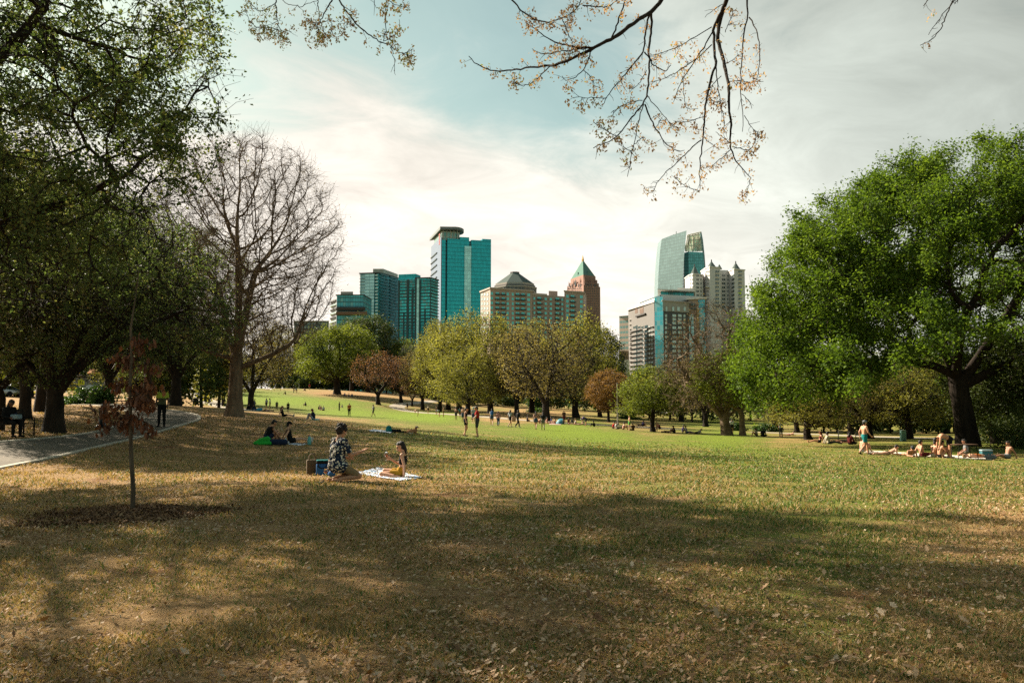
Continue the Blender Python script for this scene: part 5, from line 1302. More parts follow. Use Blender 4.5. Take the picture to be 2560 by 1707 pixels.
bark_dark = bark_mat('dark_bark', (0.010, 0.007, 0.005), (0.042, 0.030, 0.022))
bark_grey = bark_mat('grey_brown_bark', (0.065, 0.042, 0.028), (0.26, 0.175, 0.115))
bark_pale = bark_mat('pale_bark', (0.085, 0.058, 0.038), (0.26, 0.185, 0.125))
lf_oak = leaf_mat('oak_leaves', [(0.0, (0.050, 0.100, 0.014)), (0.5, (0.135, 0.235, 0.028)), (1.0, (0.26, 0.375, 0.052))], .5)
lf_spring = leaf_mat('spring_leaves', [(0.0, (0.19, 0.185, 0.042)), (0.5, (0.35, 0.355, 0.085)), (1.0, (0.58, 0.54, 0.16))], .5)
lf_lime = leaf_mat('lime_leaves', [(0.0, (0.110, 0.155, 0.025)), (0.5, (0.235, 0.300, 0.045)), (1.0, (0.42, 0.47, 0.09))], .45)
lf_dark = leaf_mat('dark_leaves', [(0.0, (0.036, 0.062, 0.018)), (0.5, (0.085, 0.125, 0.030)), (1.0, (0.18, 0.215, 0.055))], .35)
lf_edge = leaf_mat('olive_leaves', [(0.0, (0.050, 0.092, 0.036)), (0.5, (0.125, 0.190, 0.070)), (0.82, (0.28, 0.30, 0.12)), (1.0, (0.58, 0.43, 0.25))], .55)
lf_bud = leaf_mat('red_buds', [(0.0, (0.25, 0.13, 0.075)), (0.5, (0.50, 0.24, 0.14)), (1.0, (0.74, 0.40, 0.25))], .3)
lf_brown = leaf_mat('brown_buds', [(0.0, (0.115, 0.085, 0.036)), (0.5, (0.24, 0.180, 0.072)), (1.0, (0.38, 0.290, 0.115))], .3)
lf_orange = leaf_mat('orange_buds', [(0.0, (0.20, 0.115, 0.045)), (0.5, (0.40, 0.22, 0.075)), (1.0, (0.58, 0.35, 0.13))], .35)
lf_dead = leaf_mat('withered_leaves', [(0.0, (0.075, 0.030, 0.016)), (0.5, (0.20, 0.072, 0.034)), (1.0, (0.42, 0.16, 0.07))], .3)
lf_white = leaf_mat('white_blossom', [(0.0, (0.45, 0.47, 0.42)), (1.0, (0.80, 0.80, 0.74))], .3)
lf_young = leaf_mat('young_leaves', [(0.0, (0.28, 0.15, 0.10)), (0.4, (0.58, 0.35, 0.25)), (0.7, (0.74, 0.52, 0.39)), (0.8, (0.40, 0.40, 0.12)), (1.0, (0.46, 0.52, 0.10))], .5)
lf_shrub = leaf_mat('shrub_leaves', [(0.0, (0.022, 0.060, 0.014)), (0.5, (0.060, 0.135, 0.030)), (1.0, (0.17, 0.28, 0.075))], .35)

PROTO = {}
def proto(name, bark, leafm, extra=None, **kw):
    tr, cr, info = grow(bark=bark, leafm=leafm, **kw)
    if VERB: print('TREE', name, 'nodes', len(info[0]), 'trunk f', sum(len(f[0]) for f in tr.Fs), 'crown f', sum(len(f[0]) for f in cr.Fs), flush=True)
    mats = [bark, leafm]+([extra] if extra else [])
    PROTO[name] = (tr.mesh(name+'_trunk', [bark], True), cr.mesh(name+'_crown', mats, False))
    return info
def plant(kind, name, loc, rz=0., s=(1, 1, 1), label=None, group=None, cat='tree', parts=('trunk', 'crown')):
    e = empty(name, loc, rz, label, cat, group, s)
    a = link(parts[0], PROTO[kind][0], e); b = link(parts[1], PROTO[kind][1], e)
    return e

def trunk_line(h, lean=(0, 0), wob=.04, n=7, seed=0, z0=-.15):
    r = np.random.default_rng(seed); z = np.linspace(z0, h, n)
    return np.stack([lean[0]*z/h+np.cumsum(r.normal(0, wob, n)), lean[1]*z/h+np.cumsum(r.normal(0, wob, n)), z], 1)

# --- the tall bare tree standing on the lawn
proto('bare', bark_grey, lf_brown, seed=5, skel=[trunk_line(3.7, (.05, 0), .02, 8, 1), [(0, 0, 3.2), (-.35, .1, 4.2), (-.8, .2, 5.6), (-1.1, .2, 7.4)], [(0, 0, 3.4), (.35, -.2, 4.6), (.75, -.3, 6.2), (1.0, -.3, 8)], [(0.05, 0, 3.7), (.05, .2, 5.0), (.0, .3, 6.8), (-.1, .2, 9)],
      [(0, 0, 2.7), (1.0, -.2, 2.95), (2.2, -.3, 3.35), (3.4, -.3, 4.0)], [(0, 0, 2.9), (-1.1, .1, 3.3), (-2.1, .2, 3.7), (-2.9, .3, 4.3)]],
      lobes=[(0.2, 0, 9.4, 5.9, 5.2, 6.5, 1, .3), (2.2, 0, 6.8, 3.4, 3, 3.6, .35, .2), (-1.9, 0, 6.8, 3.2, 3, 3.4, .3, .2)], nA=2600, step=.36, di=5, dk=.62, rb=.36, r0=.015,
      trop=(0, 0, .40), jit=.10, rtrunk=.05, flare=1.75, twig=(5, .9, .0065), twig_r=.03, leaf=(.5, .07), leaf_up=0, holes=None)
# --- thin budding trees of the middle distance
lf_olivebud = leaf_mat('olive_buds', [(0.0, (0.20, 0.16, 0.065)), (0.5, (0.40, 0.33, 0.13)), (1.0, (0.60, 0.49, 0.19))], .45)
proto('bud_a', bark_dark, lf_olivebud, seed=21, skel=[trunk_line(2.6, (.1, 0), .05, 6, 2), [(0, 0, 1.9), (-1.1, 0, 3.6), (-2.1, .2, 5.6)], [(0, 0, 2.2), (.9, .3, 3.8), (1.7, .4, 6)], [(0, 0, 2.5), (.1, -.4, 4.5), (.1, -.6, 7)]],
      lobes=[(0, 0, 7.6, 5.2, 5.0, 5.2, 1, .3), (-2.5, 0, 6, 3, 3, 3.5, .3, 0), (2.5, 0, 6, 3, 3, 3.5, .3, 0)], nA=1500, step=.5, di=5, dk=.8, rb=.34, r0=.02, trop=(0, 0, .28), rtrunk=.06,
      twig=(4, .9, .012), twig_r=.04, leaf=(1.7, .15), holes=(16, .25, .42), leaf_up=.2)
proto('bud_b', bark_dark, lf_bud, seed=22, skel=[trunk_line(2.2, (0, 0), .05, 6, 3), [(0, 0, 1.6), (-1, .2, 3.0), (-1.9, .3, 4.6)], [(0, 0, 1.8), (1.0, 0, 3.1), (2.0, -.1, 4.6)]],
      lobes=[(0, 0, 5.6, 4.1, 4.0, 3.7, 1, .35)], nA=1000, step=.45, di=4, dk=.7, rb=.27, r0=.02, trop=(0, 0, .2), rtrunk=.055, twig=(4, .8, .012), twig_r=.04, leaf=(1.5, .15), holes=(24, .28, .5), leaf_up=.3)
# --- leafing spring trees
proto('spring_a', bark_dark, lf_spring, seed=31, skel=[trunk_line(4.0, (.1, 0), .05, 7, 4)],
      lobes=[(0, 0, 8.3, 5.0, 5.0, 6.0, 1, .5), (-2.2, 0, 5.6, 3.4, 3.4, 3.2, .35, .3), (2.3, 0, 6.2, 3.2, 3.3, 3.4, .35, .3), (.4, 0, 12.2, 2.6, 2.6, 2.6, .2, .3), (0, 0, 3.8, 5.0, 5.0, 1.7, .3, .3)], nA=1700, step=.55, di=5, dk=.8, rb=.36, r0=.022,
      trop=(0, 0, .1), rtrunk=.07, twig=(3, .95, .012), twig_r=.05, leaf=(5.0, .20), holes=(18, .25, .42), spread=.34, leaf_up=.7)
proto('spring_b', bark_dark, lf_spring, seed=32, skel=[trunk_line(3.0, (-.1, 0), .05, 7, 5)],
      lobes=[(-1.5, 0, 6.6, 3.6, 4.2, 4.4, .6, .4), (1.9, .4, 7.6, 3.4, 4.0, 4.8, .6, .4), (.2, -.6, 10.8, 2.6, 2.8, 2.7, .3, .3), (0, 0, 3.4, 4.8, 4.6, 1.6, .3, .3)], nA=1500, step=.55, di=5, dk=.8, rb=.33, r0=.022,
      trop=(0, 0, .12), rtrunk=.07, twig=(3, .95, .012), twig_r=.05, leaf=(4.6, .20), holes=(16, .25, .42), spread=.34, leaf_up=.7)
proto('lime', bark_dark, lf_lime, seed=33, skel=[trunk_line(3.2, (0, 0), .04, 7, 6)],
      lobes=[(0, 0, 6.6, 3.9, 3.9, 4.0, 1, .4), (-1.6, 0, 4.8, 2.9, 2.8, 2.0, .4, .2), (1.8, 0, 5.0, 2.8, 2.8, 2.1, .4, .2), (0, 0, 9.4, 2, 2, 2, .2, .2)], nA=1100, step=.5, di=4.5, dk=.72, rb=.24, r0=.02,
      trop=(0, 0, .08), rtrunk=.06, twig=(3, .85, .011), twig_r=.05, leaf=(6, .20), spread=.34, leaf_up=.8)
proto('round', bark_dark, lf_lime, seed=34, skel=[trunk_line(3.0, (0, 0), .04, 7, 7)],
      lobes=[(0, 0, 8.0, 5.8, 5.8, 5.9, 1, .6), (-2.6, -1.5, 5.4, 3.6, 3.4, 2.8, .35, .5), (2.7, -1.2, 5.6, 3.4, 3.4, 2.8, .35, .5)], nA=1500, step=.6, di=6, dk=.85, rb=.42, r0=.024,
      trop=(0, 0, .05), rtrunk=.08, twig=(3, 1.05, .013), twig_r=.055, leaf=(7.5, .25), spread=.36, leaf_up=.8)
proto('deep', bark_dark, lf_dark, seed=35, skel=[trunk_line(3.6, (0, 0), .05, 7, 8)],
      lobes=[(0, 0, 8.0, 5.0, 5.0, 5.6, 1, .5), (-2.4, 0, 5.6, 3.2, 3.2, 3.0, .4, .3), (2.4, 0, 6.0, 3.2, 3.2, 3.2, .4, .3)], nA=1300, step=.6, di=6, dk=.85, rb=.36, r0=.024,
      trop=(0, 0, .08), rtrunk=.08, twig=(3, 1.0, .013), twig_r=.055, leaf=(7, .26), spread=.36, leaf_up=.7)

# --- the great oak on the right
def oak_floor(A):
    rr = np.hypot(A[:, 0]-3.4, A[:, 1])
    R_ = np.interp(A[:, 2], [0, 2, 5.4, 6.2, 10.2, 12.7, 14.2, 16, 17.3, 18.0, 18.7], [15, 16, 17.6, 17.2, 14.9, 13.4, 12.1, 9.4, 6.5, 4, 0])
    R_ = R_+.7*np.sin(np.arctan2(A[:, 1], A[:, 0]-3.4)*9+A[:, 2]*1.3)+.5*np.sin(A[:, 2]*2.1+A[:, 0])
    fl = 4.5 - 2.7*np.clip((-A[:, 0]-3.5)/8.0, 0, 1) - 1.0*np.clip((A[:, 0]-2)/3, 0, 1) + .35*np.sin(A[:, 0]*1.1)+1.3*np.clip((-A[:, 1]-2)/5, 0, 1)*np.clip(1-np.abs(A[:, 0])/7, 0, 1)
    return np.where(rr < R_-.3, fl, 99.)
rngo = np.random.default_rng(77)
lobes = [(3.2, 0, 5.8, 17.2, 16.0, 12.6, 1.0, .60), (-8.5, -1, 4.6, 5.0, 5.5, 3.2, .14, .2), (-6, -3, 8, 6, 6, 4, .2, .2)]
for k_ in range(46):      # clumps on the dome, so the outline is uneven
    a_ = rngo.random()*2*math.pi; e_ = math.asin(rngo.random()**.8*.98); q = .80+.17*rngo.random()
    c_ = np.array([16.5*math.cos(a_)*math.cos(e_), 15.5*math.sin(a_)*math.cos(e_), 12.2*math.sin(e_)])*q+np.array([3.2, 0, 6.0])
    rr_ = 1.5+1.2*rngo.random(); lobes.append((*c_, rr_*1.25, rr_*1.25, rr_*.75, .055, .25))
sk = [np.array([(0.25, 0, -.3), (.2, 0, .6), (.12, 0, 1.6), (-.05, 0, 2.6), (-.15, 0, 3.4), (-.3, 0, 4.1)]),
      [(-.3, 0, 3.9), (-1.5, -.2, 4.7), (-3.0, -.5, 5.0), (-5.0, -.9, 4.9), (-7.2, -1.2, 4.4), (-9.0, -1.3, 4.3)],
      [(-.3, 0, 4.1), (-1.1, -.5, 5.6), (-2.4, -1.0, 7.6), (-3.9, -1.6, 9.6), (-5.2, -2, 11.4)],
      [(-.2, 0, 4.1), (.1, .3, 6.0), (.1, .6, 8.4), (-.4, .6, 11), (-.6, .6, 13.6)],
      [(-.1, 0, 3.6), (1.0, .1, 5.0), (2.6, .2, 7.0), (4.2, .2, 9.2), (5.2, 0, 11.6)],
      [(0, 0, 3.3), (1.6, -.3, 4.3), (3.6, -.6, 5.2), (6, -.8, 6.0), (8.4, -1, 6.2)],
      [(-.2, 0, 4.0), (-.6, -1.4, 5.2), (-1.2, -3.4, 6.6), (-1.6, -5.6, 7.6)], [(-.2, 0, 4.0), (0, 1.6, 5.4), (.2, 3.8, 7.0), (.2, 6, 8)]]
proto('oak', bark_dark, lf_oak, seed=41, skel=sk, lobes=lobes, nA=6800, step=.55, di=4.2, dk=.76, rb=.55, r0=.020, trop=(0, 0, .03), jit=.22,
      rtrunk=.07, flare=1.45, twig=(3, .8, .011), twig_r=.045, leaf=(22, .17), spread=.30, leaf_up=1.0, zmin=oak_floor, maxn=12000, clump=.05, holes=(40, .08, .15), cl_size=2.4, cl_amp=.85)
oak_loc = spot(2398, 54.5)
plant('oak', 'oak_tree', oak_loc, 0, (1.17, .80, 1.165), 'great spreading oak with a broad dense green dome on a thick black trunk')

# --- dark park trees on the left, seen against the light
proto('left_high', bark_dark, lf_edge, seed=51, skel=[trunk_line(5.0, (.5, .2), .05, 8, 9), [(.3, 0, 3.4), (1.8, -.2, 5.4), (3.6, -.6, 7.2), (5.0, -.8, 8.6)], [(.4, 0, 4.4), (1.4, .3, 6.8), (2.6, .6, 9.2)], [(.4, 0, 4.0), (-.9, .5, 6.2), (-2.0, 1, 8.6)], [(.4, 0, 3.0), (2.2, .2, 4.2), (4.2, .2, 5.0), (6.0, 0, 5.6)]],
      lobes=[(.8, 0, 8.6, 7.4, 7.0, 5.6, 1, .35), (4.2, -.5, 7.6, 4.2, 4.4, 4.0, .5, .2), (3.4, 0, 4.6, 3.8, 3.5, 1.8, .25, .1)], nA=3000, step=.42, di=4, dk=.62, rb=.25, r0=.011, trop=(0, 0, .1), jit=.2,
      rtrunk=.035, twig=(4, .62, .006), twig_r=.028, leaf=(10, .078), spread=.13, leaf_up=.1, droop=.5, maxn=7000, clump=.08, cl_size=2.3, cl_amp=1.2, holes=(14, .18, .32))
proto('left_low', bark_dark, lf_edge, seed=52, skel=[trunk_line(1.9, (.05, 0), .03, 6, 10), [(0, 0, 1.6), (.5, 0, 2.6), (1.6, -.1, 3.6), (3.1, -.3, 4.5), (4.6, -.4, 5.2)], [(0, 0, 1.9), (.35, .2, 3.2), (.9, .5, 5.0), (1.6, .8, 7.0)], [(0, 0, 1.8), (-.3, 0, 3.2), (-.5, -.2, 5.2), (-.6, -.3, 7.4)], [(0, 0, 1.5), (-.7, .2, 2.5), (-1.9, .4, 3.8), (-3.0, .5, 5)], [(.1, 0, 1.9), (1.0, .1, 3.4), (2.2, .2, 4.9), (3.4, .2, 6.4)]],
      lobes=[(0.4, 0, 6.6, 6.0, 5.6, 4.6, 1, .3), (3.6, -.4, 5.2, 3.6, 3.8, 2.5, .45, .15)], nA=2300, step=.42, di=4, dk=.66, rb=.30, r0=.013, trop=(0, 0, .06), jit=.2,
      rtrunk=.04, twig=(4, .62, .007), twig_r=.03, leaf=(5.5, .095), spread=.14, leaf_up=.3, cl_size=1.5, cl_amp=1.3, droop=.3, maxn=6000, clump=.15)
proto('dogwood', bark_dark, lf_dark, lf_white, seed=53, skel=[trunk_line(1.8, (0, 0), .03, 6, 11), [(0, 0, 1.4), (.8, 0, 2.6), (1.8, -.2, 3.6)], [(0, 0, 1.5), (-.7, .2, 2.8), (-1.5, .3, 4)]],
      lobes=[(0, 0, 5.2, 3.3, 3.2, 3.1, 1, .4)], nA=900, step=.36, di=3, dk=.55, rb=.15, r0=.012, trop=(0, 0, 0), rtrunk=.035, twig=(4, .5, .006), twig_r=.03, leaf=(4.0, .11), spread=.24, leaf_up=.8, blossoms=(.42, .10, 7))

plant('left_high', 'park_tree', (-16.0, 16.8, G(-16.0, 16.8)), 0.1, (1.16, 1.16, 1.12), 'tall leafing tree whose branches fill the upper left corner of the view')
p = spot(68, 36.5); plant('left_high', 'park_tree', p, 2.4, (.92, .92, .86), 'big black trunk tree behind the bench at far left')
p = spot(146, 30.5); plant('left_low', 'park_tree', p, 0.0, (1, .9, .86), 'low-forking black tree with a long limb reaching over the path')
p = spot(116, 43); plant('left_low', 'park_tree', p, 2.2, (1.0, 1, 1.15), 'slim dark tree just behind the low-forking black tree')
p = spot(443, 62); plant('left_low', 'park_tree', p, 3.4, (1.12, 1.12, 1.3), 'leafing tree behind the person in the yellow-chested top')
p = spot(372, 74); plant('left_low', 'park_tree', p, 5.1, (1.2, 1.2, 1.3), 'dark-stemmed tree behind the sapling, across the path')
p = spot(5, 30); plant('dogwood', 'dogwood_tree', p, 0.6, (1.05, 1.05, 1.12), 'dogwood dotted with white blossom at the left edge')
p = spot(150, 52); plant('left_low', 'park_tree', p, 1.2, (1.15, 1.15, 1.3), 'tall dark tree between the hedge and the twin black trunks')
p = spot(275, 66); plant('left_low', 'park_tree', p, 4.2, (1.1, 1.1, 1.3), 'tall leafing tree rising behind the clipped shrubs')

p = hit(590, 1040); plant('bare', 'bare_tree', spot(590, 45), 0.0, (1.0, 1.0, 1.02), 'tall bare tree with a fan of leafless branches on the lawn')

def put(kind, px, Y, top, hw, label, name='lawn_tree', rz=None, group=None, h0=None, w0=None):
    me = PROTO[kind][1]; 
    if kind not in _ext:
        co = np.empty(len(me.vertices)*3, np.float32); me.vertices.foreach_get('co', co); co = co.reshape(-1, 3)
        _ext[kind] = (np.percentile(co[:, 2], 99.8), np.percentile(np.abs(co[:, 0]), 98))
    h0, w0 = _ext[kind]
    b = spot(px, Y); H = at(px, top, Y)[2]-b[2]; Wd = 1.24*hw/F*Y
    if rz is None: rz = (px*7.31+Y) % 6.28
    return plant(kind, name, b, rz, (Wd/w0, Wd/w0, H/h0), label, group)
_ext = {}
put('round', 845, 220, 812, 76, 'round yellow-green tree alone at the top of the green slope', rz=0.3)
put('deep', 925, 262, 788, 60, 'dark green tree below the teal glass apartment towers', rz=1)
put('deep', 882, 268, 797, 50, 'dark green tree rising just behind the round yellow-green tree', rz=2)
put('bud_b', 946, 188, 876, 52, 'reddish budding tree standing left of the winding path')
put('bud_b', 1003, 205, 890, 42, 'smaller reddish budding tree above the loop of the path')
put('bud_b', 1032, 196, 926, 24, 'little pink-budded tree beside the loop of the path', rz=0)
put('bud_a', 1058, 186, 872, 48, 'thin brown budding tree inside the loop of the path')
put('lime', 1012, 265, 848, 46, 'light green round tree below the gap between glass towers')
put('spring_a', 1100, 178, 800, 52, 'yellow-green tree at the left end of the central clump', rz=.5)
put('spring_b', 1150, 168, 775, 74, 'tall olive tree in front of the blue glass tower', rz=1.5)
put('spring_a', 1172, 150, 868, 66, 'lower yellow-green tree in front of the tall olive one', rz=4.0)
put('spring_a', 1226, 160, 788, 70, 'olive tree with a straight black trunk behind the walkers', rz=2.5)
put('spring_b', 1120, 190, 812, 60, 'yellow-green tree filling the gap at the left of the central clump', rz=3.1)
put('spring_a', 1330, 185, 800, 66, 'pale olive tree behind the broad bare-limbed brown tree', rz=5.2)
put('bud_a', 1292, 150, 818, 62, 'twiggy brown tree between the two big olive trees', rz=.2)
put('bud_a', 1365, 120, 806, 100, 'broad bare-limbed brown tree nearest the sunbathers at centre', rz=.9)
put('spring_b', 1440, 155, 782, 84, 'big olive tree below the pink pointed tower', rz=.4)
put('deep', 1500, 170, 820, 52, 'green tree leaning out at the right end of the central clump', rz=.7)
proto('bud_c', bark_dark, lf_orange, seed=24, skel=[trunk_line(2.2, (0, 0), .05, 6, 13), [(0, 0, 1.6), (-1, .2, 3.0), (-1.6, .3, 4.6)]],
      lobes=[(0, 0, 5.6, 3.8, 3.6, 3.7, 1, .35)], nA=800, step=.45, di=4, dk=.7, rb=.2, r0=.018, trop=(0, 0, .2), rtrunk=.055, twig=(4, .8, .011), twig_r=.04, leaf=(5.5, .19), leaf_up=.3)
put('bud_c', 1518, 137, 924, 46, 'small orange-leaved tree beside the tall pale pole')
put('lime', 1628, 92, 916, 70, 'bright lime-green tree at the crest of the lawn', rz=.2)
proto('bare_b', bark_pale, lf_brown, seed=26, skel=[trunk_line(2.0, (0, 0), .03, 6, 14), [(0, 0, 1.5), (-1.2, 0, 3.2), (-2.8, 0, 5.4), (-4.0, 0, 7.6)], [(0, 0, 1.7), (-.6, .3, 3.6), (-1.3, .5, 6.2), (-1.8, .6, 9)], [(0, 0, 1.9), (.5, 0, 4), (.4, .1, 7), (.2, .1, 10)], [(0, 0, 1.4), (1.2, .2, 2.8), (2.4, .3, 4.6)]],
      lobes=[(-.8, 0, 8, 4.4, 4.0, 5.6, 1, .3), (-3, 0, 6, 2.6, 2.6, 4, .3, .1)], nA=1500, step=.45, di=5, dk=.75, rb=.36, r0=.018, trop=(0, 0, .35), rtrunk=.055, flare=1.5, twig=(4, .9, .011), twig_r=.035, leaf=(.6, .12), leaf_up=.2)
put('bare_b', 1812, 85, 752, 125, 'large bare-limbed tree with a pale trunk left of the oak', rz=0)
proto('lime_pale', bark_pale, lf_lime, seed=36, skel=[trunk_line(3.4, (0, 0), .03, 7, 15), [(0, 0, 2.8), (-.9, 0, 3.2), (-1.8, 0, 3.9)]],
      lobes=[(-.6, 0, 6.2, 3.6, 3.4, 3.2, 1, .3)], nA=800, step=.45, di=4, dk=.7, rb=.22, r0=.018, trop=(0, 0, .06), rtrunk=.06, twig=(3, .8, .011), twig_r=.05, leaf=(8.5, .19), spread=.34, leaf_up=.8)
put('lime_pale', 1853, 84, 868, 92, 'sunlit green tree with a straight pale trunk beside the bare-limbed tree', rz=0)
put('bud_a', 1760, 130, 880, 62, 'brown twiggy tree behind the large bare-limbed one')
put('bud_a', 1700, 165, 900, 60, 'faint brown tree beyond the lime-green tree')
put('spring_b', 2014, 71, 905, 92, 'green tree with a thin dark trunk under the oak canopy', rz=.6)
put('deep', 1935, 112, 900, 70, 'dark tree with a wide dark trunk behind the standing onlooker')
put('spring_a', 1985, 105, 915, 60, 'forked olive tree right of the wide dark trunk')
put('bud_a', 2165, 76, 900, 92, 'vase-shaped twiggy tree behind the man in teal shorts', rz=.3)
put('spring_b', 2120, 95, 900, 70, 'olive tree seen behind the vase-shaped twiggy tree')
put('spring_a', 2262, 74, 872, 88, 'grey-green tree left of the oak trunk', rz=1.2)
put('deep', 2480, 60, 840, 100, 'dark evergreen-looking tree right of the oak trunk', rz=.5)
put('deep', 2590, 54, 800, 110, 'dark tree cut by the right edge of the view', rz=2.5)
put('deep', 2350, 100, 880, 90, 'dark tree straight behind the oak trunk', rz=3.5)
put('bud_a', 632, 115, 778, 78, 'dark-limbed tree just right of the bare tree trunk', rz=.4)
put('spring_b', 565, 132, 850, 48, 'short forked tree left of the bare tree trunk', rz=.8)
put('lime', 520, 150, 800, 60, 'green tree over the far bend of the left path')
put('spring_a', 700, 290, 815, 50, 'olive tree at the top of the slope left of the round tree')
put('spring_b', 350, 110, 760, 90, 'leafing tree beyond the road bend on the left')

# --- woods beyond, read as one mass
def woodland(name, spots, kinds, seed, per=2600, ls=.55):
    rng = np.random.default_rng(seed); mb = MB()
    for px, Y, top, hw, k in spots:
        b = spot(px, Y); H = max(at(px, top, Y)[2]-b[2], 4); w = hw/F*Y
        mb.tube([(b[0], b[1], b[2]-.2), (b[0]+rng.normal(0, .3), b[1], b[2]+H*.6)], [.022*H, .008*H], 6, 0)
        n = int(per*(.8+.4*rng.random())); nc = 70
        d = unit(rng.normal(0, 1, (nc, 3))); d[:, 2] = np.abs(d[:, 2])*1.5-.85
        cc = np.array([b[0], b[1], b[2]+H*.5])+d*np.array([w, w, H*.5])*(.55+.42*rng.random((nc, 1)))
        q = rng.integers(0, nc, n); C = cc[q]+rng.normal(0, 1, (n, 3))*np.array([.17*w, .17*w, .07*H])
        C[:, 2] = np.maximum(C[:, 2], b[2]+.3)
        leaf_quads(rng, mb, C, ls*(.5+rng.random(n)), 1+k, rng.random(nc)[q]*.55+rng.random(n)*.45, .7)
    return tag(mb.build(name, [bark_dark, lf_dark, lf_spring, lf_brown, lf_shrub]), kind='stuff')
rw = np.random.default_rng(3)
sp_ = []
for px in np.arange(420, 1640, 26): sp_.append((px+rw.normal(0, 8), 300+30*rw.random(), 880+25*rw.random()-(20 if px < 760 else 0), 34+12*rw.random(), int(rw.choice([0, 0, 1, 2]))))
for px in np.arange(700, 1120, 20): sp_.append((px+rw.normal(0, 6), 275+10*rw.random(), 925+14*rw.random(), 24, 0))
for px in np.arange(1080, 1640, 24): sp_.append((px+rw.normal(0, 6), 215+20*rw.random(), 955+20*rw.random(), 26, int(rw.choice([0, 3, 0]))))
woodland('woodland', sp_, None, 4)
sp_ = []
for px in np.arange(1600, 2900, 30): sp_.append((px+rw.normal(0, 10), 165+50*rw.random(), 930-25*rw.random()-(60 if px > 2000 else 0), 46+15*rw.random(), int(rw.choice([0, 1, 2, 0]))))
for px in np.arange(2040, 2900, 36): sp_.append((px+rw.normal(0, 10), 96+20*rw.random(), 965-30*rw.random(), 46+12*rw.random(), int(rw.choice([0, 0, 1]))))
woodland('woodland', sp_, None, 5)
sp_ = []
for px in np.arange(-500, 480, 30): sp_.append((px+rw.normal(0, 10), 190+50*rw.random(), 760-60*rw.random(), 50+20*rw.random(), int(rw.choice([0, 1, 0, 2]))))
for px in np.arange(-400, 560, 45): sp_.append((px+rw.normal(0, 10), 110+6*rw.random(), 830-40*rw.random(), 46+12*rw.random(), int(rw.choice([0, 1]))) if px < 150 or px > 330 else (px, 180, 800, 40, 0))
woodland('woodland', sp_, None, 6)

# --- shrubs
def shrub(name, px, Y, hpx, wpx, label, mat, n=2600, ls=.16, seed=0, flowers=None, group=None):
    rng = np.random.default_rng(seed); b = spot(px, Y); H = hpx/F*Y; w = wpx/F*Y/2
    e = empty(name, b, 0, label, 'shrub', group)
    st = MB()
    nc = 26; d = unit(rng.normal(0, 1, (nc, 3))); d[:, 2] = np.abs(d[:, 2])
    cc = d*np.array([w, w*.8, H*.86])*(.45+.5*rng.random((nc, 1)))
    for c in cc: st.tube([(c[0]*.15, c[1]*.15, -.05), c*.55+rng.normal(0, .04, 3), c], [.018, .013, .007], 4, 0)
    st.build('stem', [bark_dark], e)
    q = rng.integers(0, nc, n); C = cc[q]+rng.normal(0, 1, (n, 3))*np.array([.2*w, .2*w, .12*H]); C[:, 2] = np.maximum(C[:, 2], .03)
    mb = MB(); leaf_quads(rng, mb, C, ls*(.5+rng.random(n)), 0, rng.random(nc)[q]*.5+rng.random(n)*.5, .7)
    mb.build('foliage', [mat], e)
    return e
shrub('shrub', 205, 62, 52, 92, 'wide glossy green shrub left of the sapling', lf_shrub, 3200, .17, 1)
shrub('shrub', 262, 60, 62, 74, 'taller glossy green shrub hidden partly by the sapling', lf_shrub, 3000, .17, 2)
shrub('shrub', 1910, 108, 26, 62, 'low dark green bush behind the seated pair near the oak', lf_shrub, 1600, .25, 3)
shrub('shrub', 1835, 110, 22, 46, 'low green bush between the pale trunks', lf_shrub, 1300, .25, 4)
shrub('shrub', 2545, 52, 130, 150, 'tall dark bush at the foot of the right edge', lf_dark, 4200, .17, 5)
shrub('shrub', 2470, 62, 80, 120, 'dark bush right of the oak trunk', lf_dark, 2600, .17, 6)
shrub('shrub', 1345, 190, 16, 60, 'green bush in the light patch under the central trees', lf_shrub, 1200, .35, 7)
shrub('shrub', 1570, 165, 22, 58, 'bright green bush behind the tall pale pole', lf_shrub, 1300, .35, 8)

# --- the sapling with last year's leaves
rng = np.random.default_rng(91)
e = empty('sapling', sap, 0, 'young sapling with withered red-brown leaves in a ring of mulch', 'sapling')
st = MB()
SY = sap[1]
def tpx(pts, Y0, dy=0):    # a traced line at the sapling's distance
    return np.array([at(px, py, Y0+dy*k_)-sap for k_, (px, py) in enumerate(pts)])
stem = tpx([(331,1290),(332,1260),(333,1220),(329,1160),(327,1110),(326,1060),(325,1000),(326,940),(329,880),(327,820),(336,760),(341,730),(345,700),(348,660)], SY)
st.tube(stem, np.array([.048,.037,.034,.032,.030,.028,.026,.024,.021,.018,.010,.008,.006,.004]), 10, 0)
st.build('stem', [bark_mat('sapling_bark', (0.055, 0.038, 0.026), (0.17, 0.125, 0.085), 14)], e, True)
cr = MB(); tips = []
for (px, py), d, L in [((326,1040),(1,-.2),.62),((326,1040),(-1,-.1),.55),((325,1000),(1,.1),.5),((325,1005),(-1,.2),.62),((326,960),(1,.25),.55),((326,950),(-1,.3),.45),((327,920),(1,.5),.6),((328,890),(-1,.4),.42),
                       ((328,870),(1,.7),.55),((327,990),(.3,.1),.5),((327,900),(-.3,.2),.5),((327,1030),(-.2,-.1),.5),((326,975),(.7,-.1),.7),((326,1015),(-.7,.0),.7),((329,850),(.7,.8),.3)]:
    p0 = at(px, py, SY)-sap; a = rng.uniform(-1, 1)
    L *= .74; dd = unit(np.array([d[0], a*.9, d[1]])); P_ = [p0+dd*L*t+np.array([0, 0, -.10*t*t])+rng.normal(0, .012, 3) for t in np.linspace(0, 1, 6)]
    cr.tube(P_, np.linspace(.010, .003, 6), 5, 0); tips += P_[1:]
tips = np.array(tips); q = rng.integers(0, len(tips), 640)
